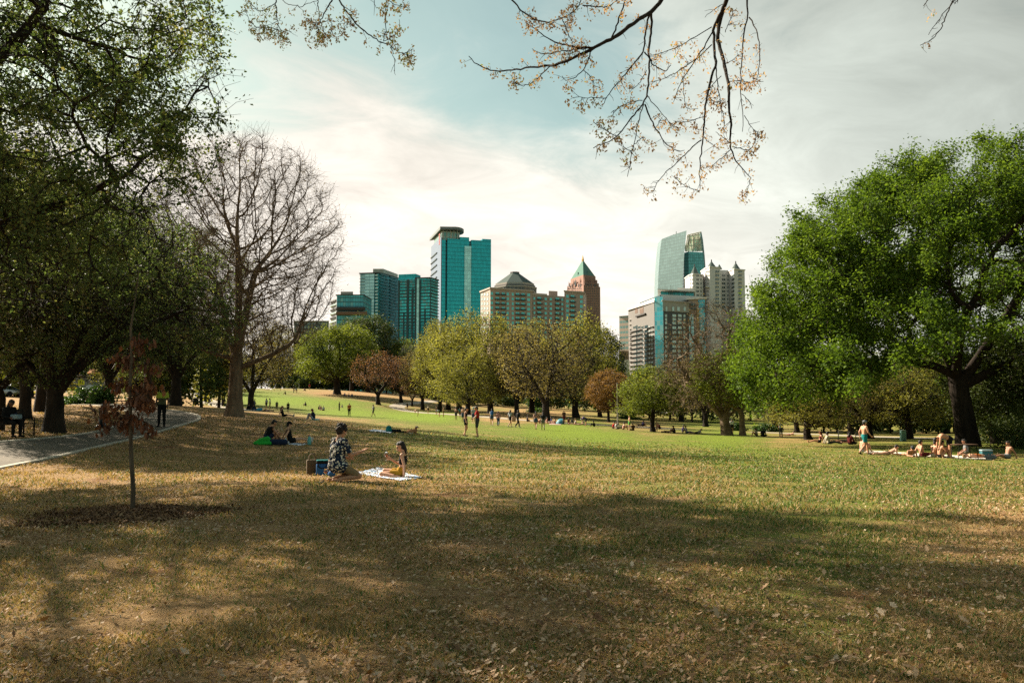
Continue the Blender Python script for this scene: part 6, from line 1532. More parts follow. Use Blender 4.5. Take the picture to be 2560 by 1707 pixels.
C = tips[q]+rng.normal(0, .05, (640, 3))+np.array([0, 0, -.05])
# lobed oak leaves hanging down
n = len(C); s = .07+.06*rng.random(n); yaw = rng.random(n)*6.28
L = LEAF[None]*s[:, None, None]; x, y = L[..., 0], L[..., 1]
tw = rng.normal(0, .45, n)[:, None]; z = -y*np.cos(tw); y2 = y*np.sin(tw)+(x**2)/s[:, None]*2.2
c, sn = np.cos(yaw)[:, None], np.sin(yaw)[:, None]
V = np.stack([C[:, :1]+c*x-sn*y2, C[:, 1:2]+sn*x+c*y2, C[:, 2:]+z], -1)
cr.add(V.reshape(-1, 3), np.arange(n*14).reshape(n, 14), 1, rng.random(n))
cr.build('crown', [bark_dark, lf_dead], e)

# --- boughs reaching in overhead from a tree standing behind the camera
def Zm(x0, sc): return lambda pts: [(x0+a/sc, b/sc) for a, b in pts]
za, zb, zc = Zm(1150, 2.94), Zm(580, 4.704), Zm(2200, 6.272)
BR = [ # (map, points, thickness in photo pixels at both ends, leafiness)
(za,[(1480,0),(1430,70),(1400,95),(1300,150),(1200,235),(1100,300),(1000,345),(900,395),(780,455),(660,490),(560,490),(450,510),(340,518),(260,530),(180,500),(110,465),(65,415)],11,2,.35),
(za,[(1010,335),(960,355),(850,350),(720,320),(640,285),(550,210),(480,165)],5,1.6,.7),(za,[(380,0),(430,60),(500,120),(580,160),(680,165),(770,125),(860,70),(890,0)],4,2,1),
(za,[(900,40),(1000,50),(1090,60),(1150,10),(1160,0)],3,2,.9),(za,[(960,355),(850,365),(760,375),(650,400),(570,390),(530,360)],3,1.3,.8),(za,[(970,370),(945,430),(910,520),(840,575),(780,600),(750,560)],3.5,1.3,.6),
(za,[(660,490),(600,550),(540,600),(470,640),(410,610),(380,570)],3,1.3,.8),(za,[(910,520),(960,560),(990,620),(980,680)],2,1.2,.8),(za,[(1100,300),(1150,190),(1190,70),(1215,0)],4.5,3,.35),(za,[(750,130),(780,230),(830,320)],2,1.5,.7),
(za,[(1405,95),(1410,200),(1385,350),(1390,450),(1390,580),(1375,690),(1350,760),(1280,840),(1220,920),(1170,990),(1110,1040),(1040,1060),(980,1090)],6.5,1.6,.25),
(za,[(1350,765),(1310,900),(1280,1050),(1250,1180),(1230,1300)],2.6,1.3,.3),(za,[(1360,770),(1400,870),(1450,970),(1520,1070),(1600,1115),(1650,1105)],4,1.4,.3),(za,[(1375,700),(1430,770),(1500,860),(1580,930)],2.2,1.2,.1),
(za,[(1390,100),(1370,200),(1355,300),(1350,385),(1300,440),(1240,510),(1180,590),(1120,650),(1080,720),(1060,760)],5.5,1.5,.45),(za,[(1355,385),(1410,460),(1460,510),(1510,525),(1550,480)],3.8,2,.5),
(za,[(1340,740),(1260,745),(1170,790),(1110,830)],2,1.3,.7),(za,[(1150,1000),(1080,960),(1020,920),(980,900)],2,1.2,.9),(za,[(1080,720),(990,720),(900,715),(830,720)],2,1.2,.8),(za,[(1370,520),(1330,600),(1280,650),(1230,650)],1.8,1.2,.4),
(za,[(1960,0),(1930,80),(1905,180),(1890,280),(1920,380),(1950,500),(1980,640),(1975,780),(1995,900),(1985,1010),(1990,1090),(2030,1190),(2100,1270),(2140,1310)],12,1.8,.25),
(za,[(1925,90),(1870,180),(1862,260),(1870,370),(1880,480),(1850,560),(1820,680),(1800,820),(1785,1000),(1770,1120),(1760,1280),(1765,1390)],8.5,1.8,.25),
(za,[(1880,480),(1890,600),(1910,760),(1940,850),(1945,980)],3,1.4,.4),(za,[(1775,1030),(1700,1090),(1600,1190),(1530,1245),(1480,1300),(1440,1360),(1410,1420)],3,1.4,.5),(za,[(1990,1100),(1930,1150),(1870,1210),(1800,1240)],2.5,1.3,.6),
(za,[(1765,1400),(1700,1390),(1650,1365),(1610,1340),(1580,1300)],2.2,1.2,.7),(za,[(1860,230),(1780,370),(1700,490),(1640,570),(1600,650),(1570,750)],4,1.4,.35),(za,[(1850,200),(1700,290),(1560,370),(1400,410)],3,1.4,.5),
(za,[(1850,330),(1740,440),(1600,530),(1470,590),(1400,605)],3,1.4,.6),(za,[(1640,560),(1645,690),(1660,810),(1750,800)],1.8,1.2,.2),(za,[(2000,1080),(2060,1095),(2130,1110),(2170,1040),(2190,970)],2.4,1.2,.9),
(za,[(1980,600),(2060,600),(2150,605),(2230,600)],2.2,1.2,.9),(za,[(2140,1310),(2120,1380),(2100,1430)],2,1.2,.9),(za,[(1940,30),(1880,60),(1800,130)],2,1.2,0),
(za,[(2110,0),(2120,130),(2090,220),(2070,420),(2060,650),(2080,850),(2075,970)],4.5,1.4,.15),(za,[(2125,130),(2180,220),(2205,330),(2200,470),(2185,570)],3.5,1.5,.3),(za,[(2090,850),(2130,920),(2200,1000)],1.8,1.2,.6),(za,[(2060,690),(2110,720),(2145,800)],1.6,1.1,.1),
(za,[(1920,560),(1840,640),(1820,700),(1860,760),(1930,740)],2,1.2,.9),(za,[(1990,1060),(1920,1000),(1880,970)],2,1.2,.8),(za,[(1430,960),(1460,900),(1490,860)],1.5,1.1,.5),(za,[(1950,240),(1980,160),(2010,90),(1990,60)],2,1.2,.9),
(za,[(1940,480),(2000,450),(2050,400)],2,1.2,.9),(za,[(1800,860),(1720,880),(1650,900),(1570,890)],2,1.2,.9),(za,[(1785,1000),(1830,1050),(1880,1080)],2,1.2,.5),(za,[(1280,1060),(1330,1020),(1360,1010)],1.6,1.1,.8),(za,[(1260,1110),(1210,1080),(1160,1060)],1.6,1.1,.8),
(zb,[(520,0),(515,120),(530,220),(555,340),(580,370),(660,365),(700,380)],3.2,1.4,.5),(zb,[(560,370),(480,325),(380,335),(300,325),(240,295),(190,210),(150,90)],2.5,1.1,.9),(zb,[(510,45),(430,90),(340,145),(270,100),(220,50),(190,0)],2.2,1.4,.8),
(zb,[(530,250),(450,290),(370,320)],1.4,1,.5),(zb,[(580,380),(610,450),(640,500)],1.5,1,1),(zb,[(560,370),(500,425)],1.4,1,0),(zb,[(1180,0),(1130,80),(1070,190),(1040,265),(1000,280),(950,330),(910,355)],4,1.2,.3),
(zb,[(1045,270),(1110,255),(1170,240),(1165,400)],1.6,1,.7),(zb,[(1010,0),(1010,90),(1025,170),(1025,250)],2,1.5,.2),(zb,[(590,0),(640,50),(710,70),(780,60),(790,100),(870,50),(1010,10)],2,1.3,.1),(zb,[(1050,280),(1080,380),(1110,460)],1.8,1.1,1),
(zb,[(1040,270),(940,260),(860,240)],1.6,1.1,1),(zb,[(1000,290),(1010,400),(1050,500)],1.5,1,1),(zb,[(1260,0),(1300,80),(1380,180),(1450,270),(1540,360),(1640,430),(1750,490),(1850,530),(1920,590),(1980,625),(2030,630)],4.2,1.7,.05),
(zb,[(1780,490),(1800,380),(1810,250),(1810,100),(1810,0)],2,1.2,.9),(zb,[(1790,485),(1850,450),(1970,385),(1965,230)],1.8,1.1,.8),(zb,[(1865,550),(1895,640),(1915,740),(1905,840)],1.6,1.2,0),(zb,[(1450,280),(1400,340),(1380,200)],1.5,1,.9),
(zb,[(1300,75),(1370,100),(1430,180)],2,1.2,.3),(zb,[(1840,10),(1930,60),(2070,90)],1.8,1.1,.9),(zb,[(2030,630),(2090,600),(2140,580)],1.5,1,1),(zb,[(2000,630),(2080,660),(2110,700)],1.5,1,1),(zb,[(1670,0),(1690,90)],1.5,1,0),
(zb,[(1390,260),(1330,270),(1290,230)],1.4,1,1),
(zc,[(1150,0),(1100,90),(1040,240),(940,480),(850,595),(740,670),(630,715)],3,1.2,0),(zc,[(1190,0),(1000,200),(880,370),(760,550)],2.2,1.2,0),(zc,[(760,0),(680,100)],2,1.4,0),(zc,[(1220,0),(1165,70)],2,1.2,0)]
rng = np.random.default_rng(17)
oh = np.array([7.5, -4.0, 0.0]); oh[2] = G(oh[0], oh[1])
e = empty('overhanging_tree', oh, 0, 'tree overhead whose drooping twigs of peach-coloured young leaves hang into the sky', 'tree')
tk = MB(); cr = MB(); LP = []; LV = []
tk.tube([(0, 0, -.2), (0, 0, .5), (-.1, .1, 2.5), (-.2, .3, 4.8), (-.2, .5, 7.4)], [.62, .46, .40, .34, .24], 12, 0)
ends = {}
for kk, (mp, pts, t0, t1, lf) in enumerate(BR):
    pp = np.array(mp(pts)); pp = resample(chaikin(pp, 2), max(8, 3*len(pts)))
    Y0 = 8.2+(.5 if mp is zb else 0.)+(-1.2 if mp is zc else 0)
    # distance wanders smoothly with place, so joined branches stay joined
    W3 = []
    for px, py in pp:
        Yd = Y0+.55*math.sin(px*.011+1)+.35*math.sin(py*.013+px*.004)
        W3.append(at(px, py, Yd)-oh)
    W3 = np.array(W3); rr = np.linspace(t0, t1, len(pp))/2/F*8.3
    kn = rng.normal(0, .09, len(rr)); rr = rr*(1+np.abs(kn))
    W3[1:-1] += rng.normal(0, .004, (len(W3)-2, 3))
    (tk if t0 > 6 else cr).tube(W3, rr, 8 if t0 > 6 else 5, 0)
    if pts[0][1] == 0 and t0 > 2.5: ends[kk] = (W3[0], W3[0]-W3[1], rr[0])
    # side twigs with leaf clusters toward the tip
    L_ = np.linalg.norm(np.diff(W3, axis=0), axis=1).sum()
    nt_ = int(L_*26*max(lf, .14))+2
    for _ in range(nt_):
        t = rng.random()**(.55) if lf < .6 else .12+.88*rng.random()
        i_ = min(int(t*(len(W3)-1)), len(W3)-2); p0 = W3[i_]
        d = unit(W3[i_+1]-W3[i_]); d = unit(d*.6+rng.normal(0, .6, 3)); l_ = .035+.10*rng.random()
        p1 = p0+d*l_+np.array([0, 0, -.012]); cr.tube([p0, (p0+p1)/2+rng.normal(0, .006, 3), p1], [.0026, .0020, .0014], 4, 0)
        if rng.random() < .25+.75*lf:
            m_ = rng.integers(6, 15); LP.append(p1+rng.normal(0, .026, (m_, 3))+np.array([0, 0, -.02])); LV.append(np.clip(rng.normal(.56 if mp is za else .78, .22, m_), 0, 1))
for kk, (p0, d, r_) in ends.items():       # out of frame the boughs run up and back to the trunk
    q1 = p0+unit(d)*1.3+np.array([0, -.3, .5]); fork = np.array([-.2, .5, 6.2+.12*(kk % 8)])
    q2 = q1*.55+fork*.45+np.array([0, 0, 1.2])
    tk.tube(resample(chaikin([p0, q1, q2, fork], 3), 16), np.linspace(r_, max(r_*2.2, .04), 16), 6, 0)
LP = np.concatenate(LP); LV = np.concatenate(LV)
leaf_quads(rng, cr, LP, .022+.024*rng.random(len(LP)), 1, LV, .1, 1.2, aspect=.5)
tk.build('trunk', [bark_dark], e, True); cr.build('crown', [bark_dark, lf_young], e)
# ------------------------------------------------------------------ the skyline
def curtain_mat(name, base, line, su, sv, lw=.10, lh=.12, rough=.18, vary=.25, metal=.35, lite=None, litef=.0, spec=.5):
    """glazed or panelled wall: u runs along the wall, v up; metres"""
    base, line = alb(base, .68), alb(line, .68); lite = alb(lite, .68) if lite else None
    m, nt, out = newmat(name); T = NT(nt)
    geo = T.n('ShaderNodeNewGeometry')
    cr = T.n('ShaderNodeVectorMath', operation='CROSS_PRODUCT'); T.l(geo.outputs['True Normal'], cr.inputs[0]); cr.inputs[1].default_value = (0, 0, 1)
    dt = T.n('ShaderNodeVectorMath', operation='DOT_PRODUCT'); T.l(cr.outputs[0], dt.inputs[0]); T.l(geo.outputs['Position'], dt.inputs[1])
    sp = T.n('ShaderNodeSeparateXYZ'); T.l(geo.outputs['Position'], sp.inputs[0])
    u = T.math('DIVIDE', dt.outputs['Value'], su); v = T.math('DIVIDE', sp.outputs[2], sv)
    fu = T.math('FRACT', u); fv = T.math('FRACT', v)
    ln = T.math('MAXIMUM', T.math('LESS_THAN', fu, lw), T.math('LESS_THAN', fv, lh))
    cb = T.n('ShaderNodeCombineXYZ'); T.l(T.math('FLOOR', u), cb.inputs[0]); T.l(T.math('FLOOR', v), cb.inputs[1])
    wn = T.n('ShaderNodeTexWhiteNoise', noise_dimensions='2D'); T.l(cb.outputs[0], wn.inputs[0])
    big = T.noise(geo.outputs['Position'], .035, 4, .6)
    f = T.math('ADD', T.math('MULTIPLY', wn.outputs[0], vary), T.math('MULTIPLY', big, vary*1.6))
    f = T.math('ADD', f, 1-vary*1.3)
    sc = T.n('ShaderNodeVectorMath', operation='SCALE'); sc.inputs[0].default_value = base; T.l(f, sc.inputs['Scale'])
    c = sc.outputs[0]
    if lite: c = T.mix(T.math('LESS_THAN', wn.outputs[0], litef), c, lite)
    c = T.mix(ln, c, line)
    b = principled(T, out, c, rough, metal, spec)
    T.l(T.math('MULTIPLY', T.math('SUBTRACT', 1.0, ln), metal), b.inputs['Metallic'])
    T.l(T.math('ADD', T.math('MULTIPLY', ln, .5), rough), b.inputs['Roughness'])
    return m

g_teal = curtain_mat('teal_glass', (.02, .46, .52), (.012, .29, .34), 1.6, 3.9, .10, .16, .30, .22, .55)
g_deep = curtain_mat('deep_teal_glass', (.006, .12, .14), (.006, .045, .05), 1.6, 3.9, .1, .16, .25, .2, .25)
g_strip = curtain_mat('pale_teal_glass', (.50, .90, .90), (.32, .68, .70), 2.4, 3.9, .08, .12, .25, .35, .2)
g_white = curtain_mat('sky_reflection_glass', (.20, .265, .36), (.13, .18, .26), 2.2, 3.9, .06, .10, .3, .08, .1)  # west glass made pale: bright sky reflection put into the base colour
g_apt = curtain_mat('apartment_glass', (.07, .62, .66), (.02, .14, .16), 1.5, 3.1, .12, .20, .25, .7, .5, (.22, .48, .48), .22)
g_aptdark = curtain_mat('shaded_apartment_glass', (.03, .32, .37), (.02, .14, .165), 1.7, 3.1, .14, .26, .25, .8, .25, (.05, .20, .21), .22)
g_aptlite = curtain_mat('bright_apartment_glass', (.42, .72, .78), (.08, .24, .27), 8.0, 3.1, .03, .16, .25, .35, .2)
g_sail = curtain_mat('pale_green_glass', (.20, .31, .32), (.11, .18, .185), 3.0, 4.0, .10, .14, .3, .22, .15)
g_turq = curtain_mat('turquoise_glass', (.07, .52, .66), (.22, .50, .56), 2.2, 3.2, .07, .10, .18, .5, .2, (.25, .55, .6), .2)
w_glass = plain('window_glass', (.09, .66, .68), .15, .25, .5, .25, .3)
w_dark = plain('dark_window_glass', (.015, .05, .06), .25, .1, .5, .25, .3)
w_pale = plain('pale_window_glass', (.68, .85, .85), .2, .1, .5, .2, .3)
w_frame = plain('window_frame', (.42, .44, .42), .5)
w_frame_d = plain('dark_window_frame', (.06, .06, .06), .5)
tan_wall = plain('tan_render', (.44, .345, .29), .85, vary=.10, scale=.4)
tan_trim = plain('cream_trim', (.48, .41, .36), .8, vary=.08, scale=.4)
grey_stone = plain('grey_brown_stone', (.21, .185, .18), .85, vary=.15, scale=.3)
slate = plain('grey_green_roof', (.13, .16, .15), .95, 0, .05, .15, .3)
pink_stone = plain('rose_granite', (.34, .19, .15), .8, vary=.15, scale=.3)
copper = plain('green_copper_roof', (.16, .27, .235), .95, 0, .0, .15, .3)
gold = plain('gilded_metal', (.60, .33, .10), .35, .7)
white_wall = plain('white_stucco', (.80, .76, .72), .85, vary=.08, scale=.3)
shaded_wall = plain('shaded_white_stucco', (.72, .69, .68), .85, vary=.08, scale=.3)  # white stucco again, greyed: the shade of the fronts is in the colour
dark_brick = plain('dark_brick', (.105, .11, .115), .85, vary=.2, scale=.6)
conc = plain('pale_concrete', (.42, .385, .34), .85, vary=.12, scale=.4)
roof_dark = plain('dark_roof', (.045, .04, .04), .7, vary=.2)
steel = plain('dark_steel', (.05, .08, .085), .5, .3)
brownp = plain('brown_panel', (.17, .10, .07), .8)
red_sign = plain('red_sign', (.42, .05, .04), .6)

def kxy(px, py): d = ray_dir(px, py); return d[0]/d[1]
def wpt(P0, P1, px, py):
    k = kxy(px, py); dx, dy = P1[0]-P0[0], P1[1]-P0[1]
    t = (k*P0[1]-P0[0])/(dx-k*dy)
    X, Y = P0[0]+t*dx, P0[1]+t*dy
    d = ray_dir(px, py); return np.array([X, Y, CAMZ+d[2]/d[1]*Y])
def XY(px, Y, py=780): return np.array([kxy(px, py)*Y, Y])
def ZZ(py, Y): d = ray_dir(CX, py); return CAMZ+d[2]/d[1]*Y

class Bld:
    def __init__(s, name, px, Y, label, cat='building'):
        p = XY(px, Y); s.o = np.array([p[0], p[1], G(p[0], p[1])-1.0])
        s.e = empty(name, s.o, 0, label, cat); s.cache = {}; s.count = {}; s.rest = {}
    def L(s, pts): return [tuple(np.asarray(p)[:2]-s.o[:2]) for p in pts]
    def prism(s, mb, pts, z0, z1, mat=0, **kw):
        f = lambda z: z-s.o[2] if np.isscalar(z) else [q-s.o[2] for q in z]
        mb.prism(s.L(pts), f(z0), f(z1), mat, **kw)
    def part(s, name, pts, z0, z1, mat, **kw):
        mb = MB(); s.prism(mb, pts, z0, z1, 0, **kw); return mb.build(name, [mat], s.e)
    def unitmesh(s, kind, w, h, mats):
        key = (kind, round(w, 1), round(h, 1), tuple(m.name for m in mats))
        if key in s.cache: return s.cache[key]
        mb = MB(); w, h = round(w, 1), round(h, 1); f = .09*min(w, h)+.05
        if kind == 'window':      # frame proud of the wall, glass set back in it
            mb.box(-w/2, -w/2+f, -.16, .1, 0, h, 0); mb.box(w/2-f, w/2, -.16, .1, 0, h, 0)
            mb.box(-w/2+f, w/2-f, -.16, .1, 0, f, 0); mb.box(-w/2+f, w/2-f, -.16, .1, h-f, h, 0)
            mb.box(-f*.35, f*.35, -.13, .1, f, h-f, 0)
            mb.box(-w/2+f, -f*.35, -.06, .08, f, h-f, 1); mb.box(f*.35, w/2-f, -.06, .08, f, h-f, 1)
        elif kind == 'balcony':   # slab and rail in front of recessed glass
            mb.box(-w/2, w/2, -1.5, .1, 0, .25, 0)
            mb.box(-w/2, w/2, -1.5, -1.43, .25, .80, 0); mb.box(-w/2, -w/2+.07, -1.43, -.1, .25, .80, 0); mb.box(w/2-.07, w/2, -1.43, -.1, .25, .80, 0)
        elif kind == 'bay':       # dark recessed opening with mullion
            mb.box(-w/2, w/2, -.05, .1, 0, h, 1); mb.box(-.12, .12, -.12, -.05, 0, h, 0); mb.box(-w/2, w/2, -.16, -.05, h*.78, h*.84, 0)
        elif kind == 'slab':
            mb.box(-w/2, w/2, -1.1, .1, 0, h, 0)
        s.cache[key] = (mb.mesh(kind, mats), mb); return s.cache[key]
    def units(s, kind, P0, P1, cols, rows, hpx, mats, off=.02, budget=100, name=None, hfix=None):
        name = name or kind
        P0, P1 = np.asarray(P0), np.asarray(P1); d = P1-P0; yaw = math.atan2(d[1], d[0])
        n = np.array([d[1], -d[0]])/np.linalg.norm(d)
        if n[1] > 0 and False: pass
        mid = (P0+P1)/2
        if n.dot(-mid) < 0: n = -n; yaw += math.pi
        for py in rows:
            for pxc, wpx in cols:
                p = wpt(P0, P1, pxc, py); a = wpt(P0, P1, pxc-wpx/2, py); b = wpt(P0, P1, pxc+wpx/2, py)
                w = np.linalg.norm(a[:2]-b[:2]); h = hfix or hpx/F*p[1]
                me, mb = s.unitmesh(kind, w, h, mats)
                c = s.count.get(name, 0)
                loc = p.copy(); loc[:2] += n*off; loc -= s.o; loc[2] -= h/2
                if c < budget:
                    o = link(name, me, s.e); o.location = loc; o.rotation_euler = (0, 0, yaw); s.count[name] = c+1
                else:
                    R_ = s.rest.setdefault((name, tuple(m.name for m in mats)), (MB(), mats))[0]
                    ca, sa = math.cos(yaw), math.sin(yaw)
                    for V, (Fc, mt, vv) in zip(mb.V, mb.Fs):
                        pass
                    VV = np.concatenate(mb.V); W_ = np.c_[VV[:, 0]*ca-VV[:, 1]*sa, VV[:, 0]*sa+VV[:, 1]*ca, VV[:, 2]]+loc
                    base = R_.n; R_.V.append(W_); R_.n += len(W_)
                    for Fc, mt, vv in mb.Fs: R_.Fs.append((Fc+base, mt, vv))
    def done(s):
        for (name, _), (mb, mats) in s.rest.items(): tag(mb.build(name, mats, s.e), kind='stuff')

# --- 1 tall blue-green tower with the oversailing roof
b = Bld('office_tower', 1160, 812, 'tallest blue-green glass tower with an oversailing round-ended roof')
A, B, C = XY(1079, 851, 700), XY(1104, 800, 700), XY(1227.5, 813, 700)
back = C-B; depth = A-B
def fr(px, push=0.0):
    q = wpt(B, C, px, 700)[:2]; n = np.array([back[1], -back[0]])/np.linalg.norm(back); return q+n*push
dn = depth
z0 = b.o[2]
q = [fr(1104), fr(1113), fr(1113)+dn, fr(1104)+dn]
b.part('west_block', [fr(1104), fr(1113.2), fr(1113.2)+dn, A], z0, ZZ(600, 800), g_teal)
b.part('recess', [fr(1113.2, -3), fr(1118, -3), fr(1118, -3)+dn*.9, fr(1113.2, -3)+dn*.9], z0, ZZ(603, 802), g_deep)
b.part('main_slab', [fr(1118), fr(1160.5), fr(1160.5)+dn*.95, fr(1118)+dn*.95], z0, ZZ(598, 804), g_teal)
b.part('raised_block', [fr(1150, -1), fr(1173, -1), fr(1173, -1)+dn*.9, fr(1150, -1)+dn*.9], ZZ(640, 806), ZZ(592.5, 806), g_teal)
b.part('light_strip', [fr(1160.6, 1.2), fr(1177, 1.2), fr(1177, -.9), fr(1160.6, -.9)], z0, ZZ(616, 807), g_strip)
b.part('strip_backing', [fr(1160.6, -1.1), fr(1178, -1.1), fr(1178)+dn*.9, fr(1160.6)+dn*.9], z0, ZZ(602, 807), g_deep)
b.part('east_slab', [fr(1178.2), fr(1227.5), fr(1227.5)+dn*.95, fr(1178.2)+dn*.95], z0, ZZ(601.5, 811), g_teal)
b.part('east_parapet', [fr(1205.5), fr(1227.5), fr(1227.5)+dn*.8, fr(1205.5)+dn*.8], ZZ(601.4, 811), ZZ(598, 812), g_teal)
# pale west face and its fins
nw = np.array([-depth[1], depth[0]]); nw = nw/np.linalg.norm(nw); nw = nw if nw[0] < 0 else -nw
b.part('west_face', [B+nw*.8, A+nw*.8, A+nw*.1, B+nw*.1], z0, ZZ(592, 800), g_white)
for i, t in enumerate(np.linspace(.06, .60, 11)):
    zt = ZZ(592, 800); zz_ = zt-6-t*118
    P_, Q_ = A+nw*1.6, A*.38+B*.62+nw*1.6
    b.part('fin', [P_, Q_, Q_-nw*.7, P_-nw*.7], zz_, zz_+.9, steel)
sg = MB()
for k_, (dz, hh) in enumerate([(0, 2.2), (2.8, 2.6), (6.2, 2.6), (9.4, 1.8)]):
    P_, Q_ = B+depth*.10+nw*1.0, B+depth*.20+nw*1.0
    b.prism(sg, [P_, Q_, Q_-nw*.3, P_-nw*.3], ZZ(608, 800)+dz, ZZ(608, 800)+dz+hh)
sg.build('rooftop_sign', [red_sign], b.e)
# crown: glazed drum and the canopy
drum = [fr(1105, -2), fr(1140, -2), fr(1150, -4), fr(1154, -12), fr(1150, -24), fr(1105)+dn*.8]
b.part('crown_glass', drum, ZZ(600, 802), ZZ(578, 803), curtain_mat('crown_glass_panels', (.16, .36, .33), (.45, .45, .36), 5, 5, .16, .12, .25, .3, .2))
def can(off):
    r_ = [A+nw*2.2*off+depth*.05, B+nw*2.2*off-depth*.03]
    c0 = fr(1140, -9); 
    for a in np.linspace(-1.75, 1.35, 12):
        r_.append(c0+np.array([math.cos(a)*9.0*off+.5, math.sin(a)*14*off]))
    return r_
zt = ZZ(566, 797)
b.part('canopy', can(1.0), zt-2.6, zt, plain('grey_canopy', (.17, .20, .205), .6))
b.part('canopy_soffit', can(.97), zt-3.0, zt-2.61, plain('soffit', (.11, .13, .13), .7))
for px in (1108, 1117, 1126, 1135, 1144):
    c_ = fr(px, -1.5)-b.o[:2]; mb = MB(); mb.tube([(c_[0], c_[1], ZZ(598, 802)-b.o[2]), (c_[0], c_[1], zt-3-b.o[2])], .45, 6); mb.build('canopy_post', [w_frame], b.e)
b.done()

# --- 2 stepped pair of glass apartment towers left of it
b = Bld('apartment_tower', 945, 765, 'glass apartment tower with a pale left face and dark balconied right face')
P0, P1, P2 = XY(899, 764), XY(945, 760), XY(994.5, 792)
z0 = b.o[2]; zt = ZZ(682, 760)
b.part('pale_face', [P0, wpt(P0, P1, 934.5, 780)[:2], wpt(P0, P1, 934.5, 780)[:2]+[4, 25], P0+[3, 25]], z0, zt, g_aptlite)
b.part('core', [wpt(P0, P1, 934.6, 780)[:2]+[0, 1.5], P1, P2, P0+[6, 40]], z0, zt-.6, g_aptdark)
for k_ in range(36):
    z_ = zt-1.5-3.1*k_
    if z_ < ZZ(905, 760): break
    dd = (P2-P1)/np.linalg.norm(P2-P1); nn = np.array([dd[1], -dd[0]])
    for a_, c_ in ((.05, .46), (.54, .97)):
        Q0, Q1 = P1+(P2-P1)*a_, P1+(P2-P1)*c_
        if k_ % 1 == 0: b.part('balcony', [Q0+nn*.1, Q0+nn*1.6, Q1+nn*1.6, Q1+nn*.1], z_-.25, z_+.85, plain('balcony_rail', (.055, .19, .21), .4, .1))
    b.units('slab', P0, P1, [(942, 6)], [1020-(z_-CAMZ)/760*F*0.985], 2, [w_pale], .05, 60, 'corner_balcony', .9)
    b.units('slab', P0, P1, [(906, 13)], [1020-(z_-CAMZ)/760*F*0.985], 2, [steel], .05, 60, 'corner_balcony', .35)
b.part('roof_slab', [P0-[1, 1], P1-[0, 1.2], P2+[1, 0], P0+[5, 41]], zt-.5, zt+.4, roof_dark)
b.part('penthouse', [XY(931, 768), XY(957, 768), XY(993.5, 800), XY(960, 810)], zt+.4, ZZ(672, 768), curtain_mat('penthouse_panels', (.40, .40, .33), (.18, .26, .25), 4, 6, .06, .08, .5, .15, .0))
b.done()
b = Bld('apartment_tower', 1040, 740, 'glass apartment tower ribbed with dark vertical piers, in front of the tallest tower')
P0, P1, P2 = XY(994.5, 745), XY(1076.5, 738), XY(1094.5, 752)
z0 = b.o[2]; zt = ZZ(695.5, 738)
b.part('core', [P0, P1, P2, P2+[-6, 30], P0+[2, 30]], z0, zt, g_apt)
b.part('raised_block', [P0+[0.2, .4], wpt(P0, P1, 1038, 780)[:2]+[0, .4], XY(1050.5, 752), XY(1050, 770), P0+[2, 28]], zt-6, ZZ(686, 745), g_teal)
b.part('roof_slab', [wpt(P0, P1, 1038, 780)[:2]-[0, 1], P1-[0, 1.2], P2+[1, 0], P2+[-6, 30], XY(1040, 770)], zt, zt+.9, roof_dark)
for pxp, wp_, yt in [(996.5, 3.0, 700), (1019, 4.6, 699), (1030.5, 4.0, 722), (1039, 4.2, 694), (1049.5, 3.2, 700), (1062, 2.6, 775), (1009, 2.2, 780), (1076, 2.0, 697)]:
    q = wpt(P0, P1, pxp, 780)[:2]; hw_ = wp_/2/F*742
    b.part('pier', [q+[-hw_, -1.2], q+[hw_, -1.2], q+[hw_, .2], q+[-hw_, .2]], z0, ZZ(yt, 742), steel)
q = wpt(P0, P1, 1044.5, 780)[:2]; b.part('light_strip', [q+[-1.1, -.7], q+[1.1, -.7], q+[1.1, .2], q+[-1.1, .2]], z0, ZZ(694, 742), g_strip)
rail = plain('slab_edge', (.045, .13, .14), .5, .1)
for k_ in range(32):
    z_ = zt-2.9-2.9*k_
    if z_ < ZZ(868, 738): break
    for a_, c_ in ((998.5, 1016.5), (1021.5, 1036.5), (1051.5, 1074.5)):
        Q0, Q1 = wpt(P0, P1, a_, 780)[:2], wpt(P0, P1, c_, 780)[:2]
        b.part('balcony', [Q0-[0, 1.0], Q1-[0, 1.0], Q1+[0, .2], Q0+[0, .2]], z_, z_+.75, rail)
    dd = (P2-P1)/np.linalg.norm(P2-P1); nn = np.array([dd[1], -dd[0]])
    b.part('side_balcony', [P1+nn*.1, P1+nn*1.5, P2+nn*1.5, P2+nn*.1], z_, z_+.7, rail)
b.part('podium', [XY(985, 725), XY(1090, 722), XY(1096, 738), XY(985, 738)], z0, ZZ(861, 725), conc)
b.done()

# --- 3 small glass block with ledges; 4 low flat block
b = Bld('glass_office', 870, 640, 'short glass block with a brown ledge, left of the apartment towers')
P0, P1 = XY(841.5, 640), XY(907, 640); z0 = b.o[2]; zt = ZZ(738, 640)
b.part('glass_front', [P0, P1, P1+[2, 28], P0+[-4, 28]], z0, zt, curtain_mat('banded_blue_glass', (.05, .34, .42), (.03, .11, .14), 2, 3.6, .1, .2, .2, .5, .25, (.14, .40, .43), .15))
b.part('roof_box', [XY(851, 646), XY(882, 646), XY(882, 660), XY(851, 660)], zt+.5, ZZ(729, 646), conc)
b.part('cornice', [P0+[-.8, -.8], P1+[.8, -.8], P1+[2.6, 28.5], P0+[-4.6, 28.5]], zt, zt+.5, roof_dark)
b.part('ledge', [XY(841, 637), XY(913, 637), XY(913, 642), XY(841, 642)], ZZ(775, 637), ZZ(768, 637), roof_dark)
b.part('ledge', [XY(840, 636), XY(918, 636), XY(918, 642), XY(840, 642)], ZZ(786, 636), ZZ(779, 636), brownp)
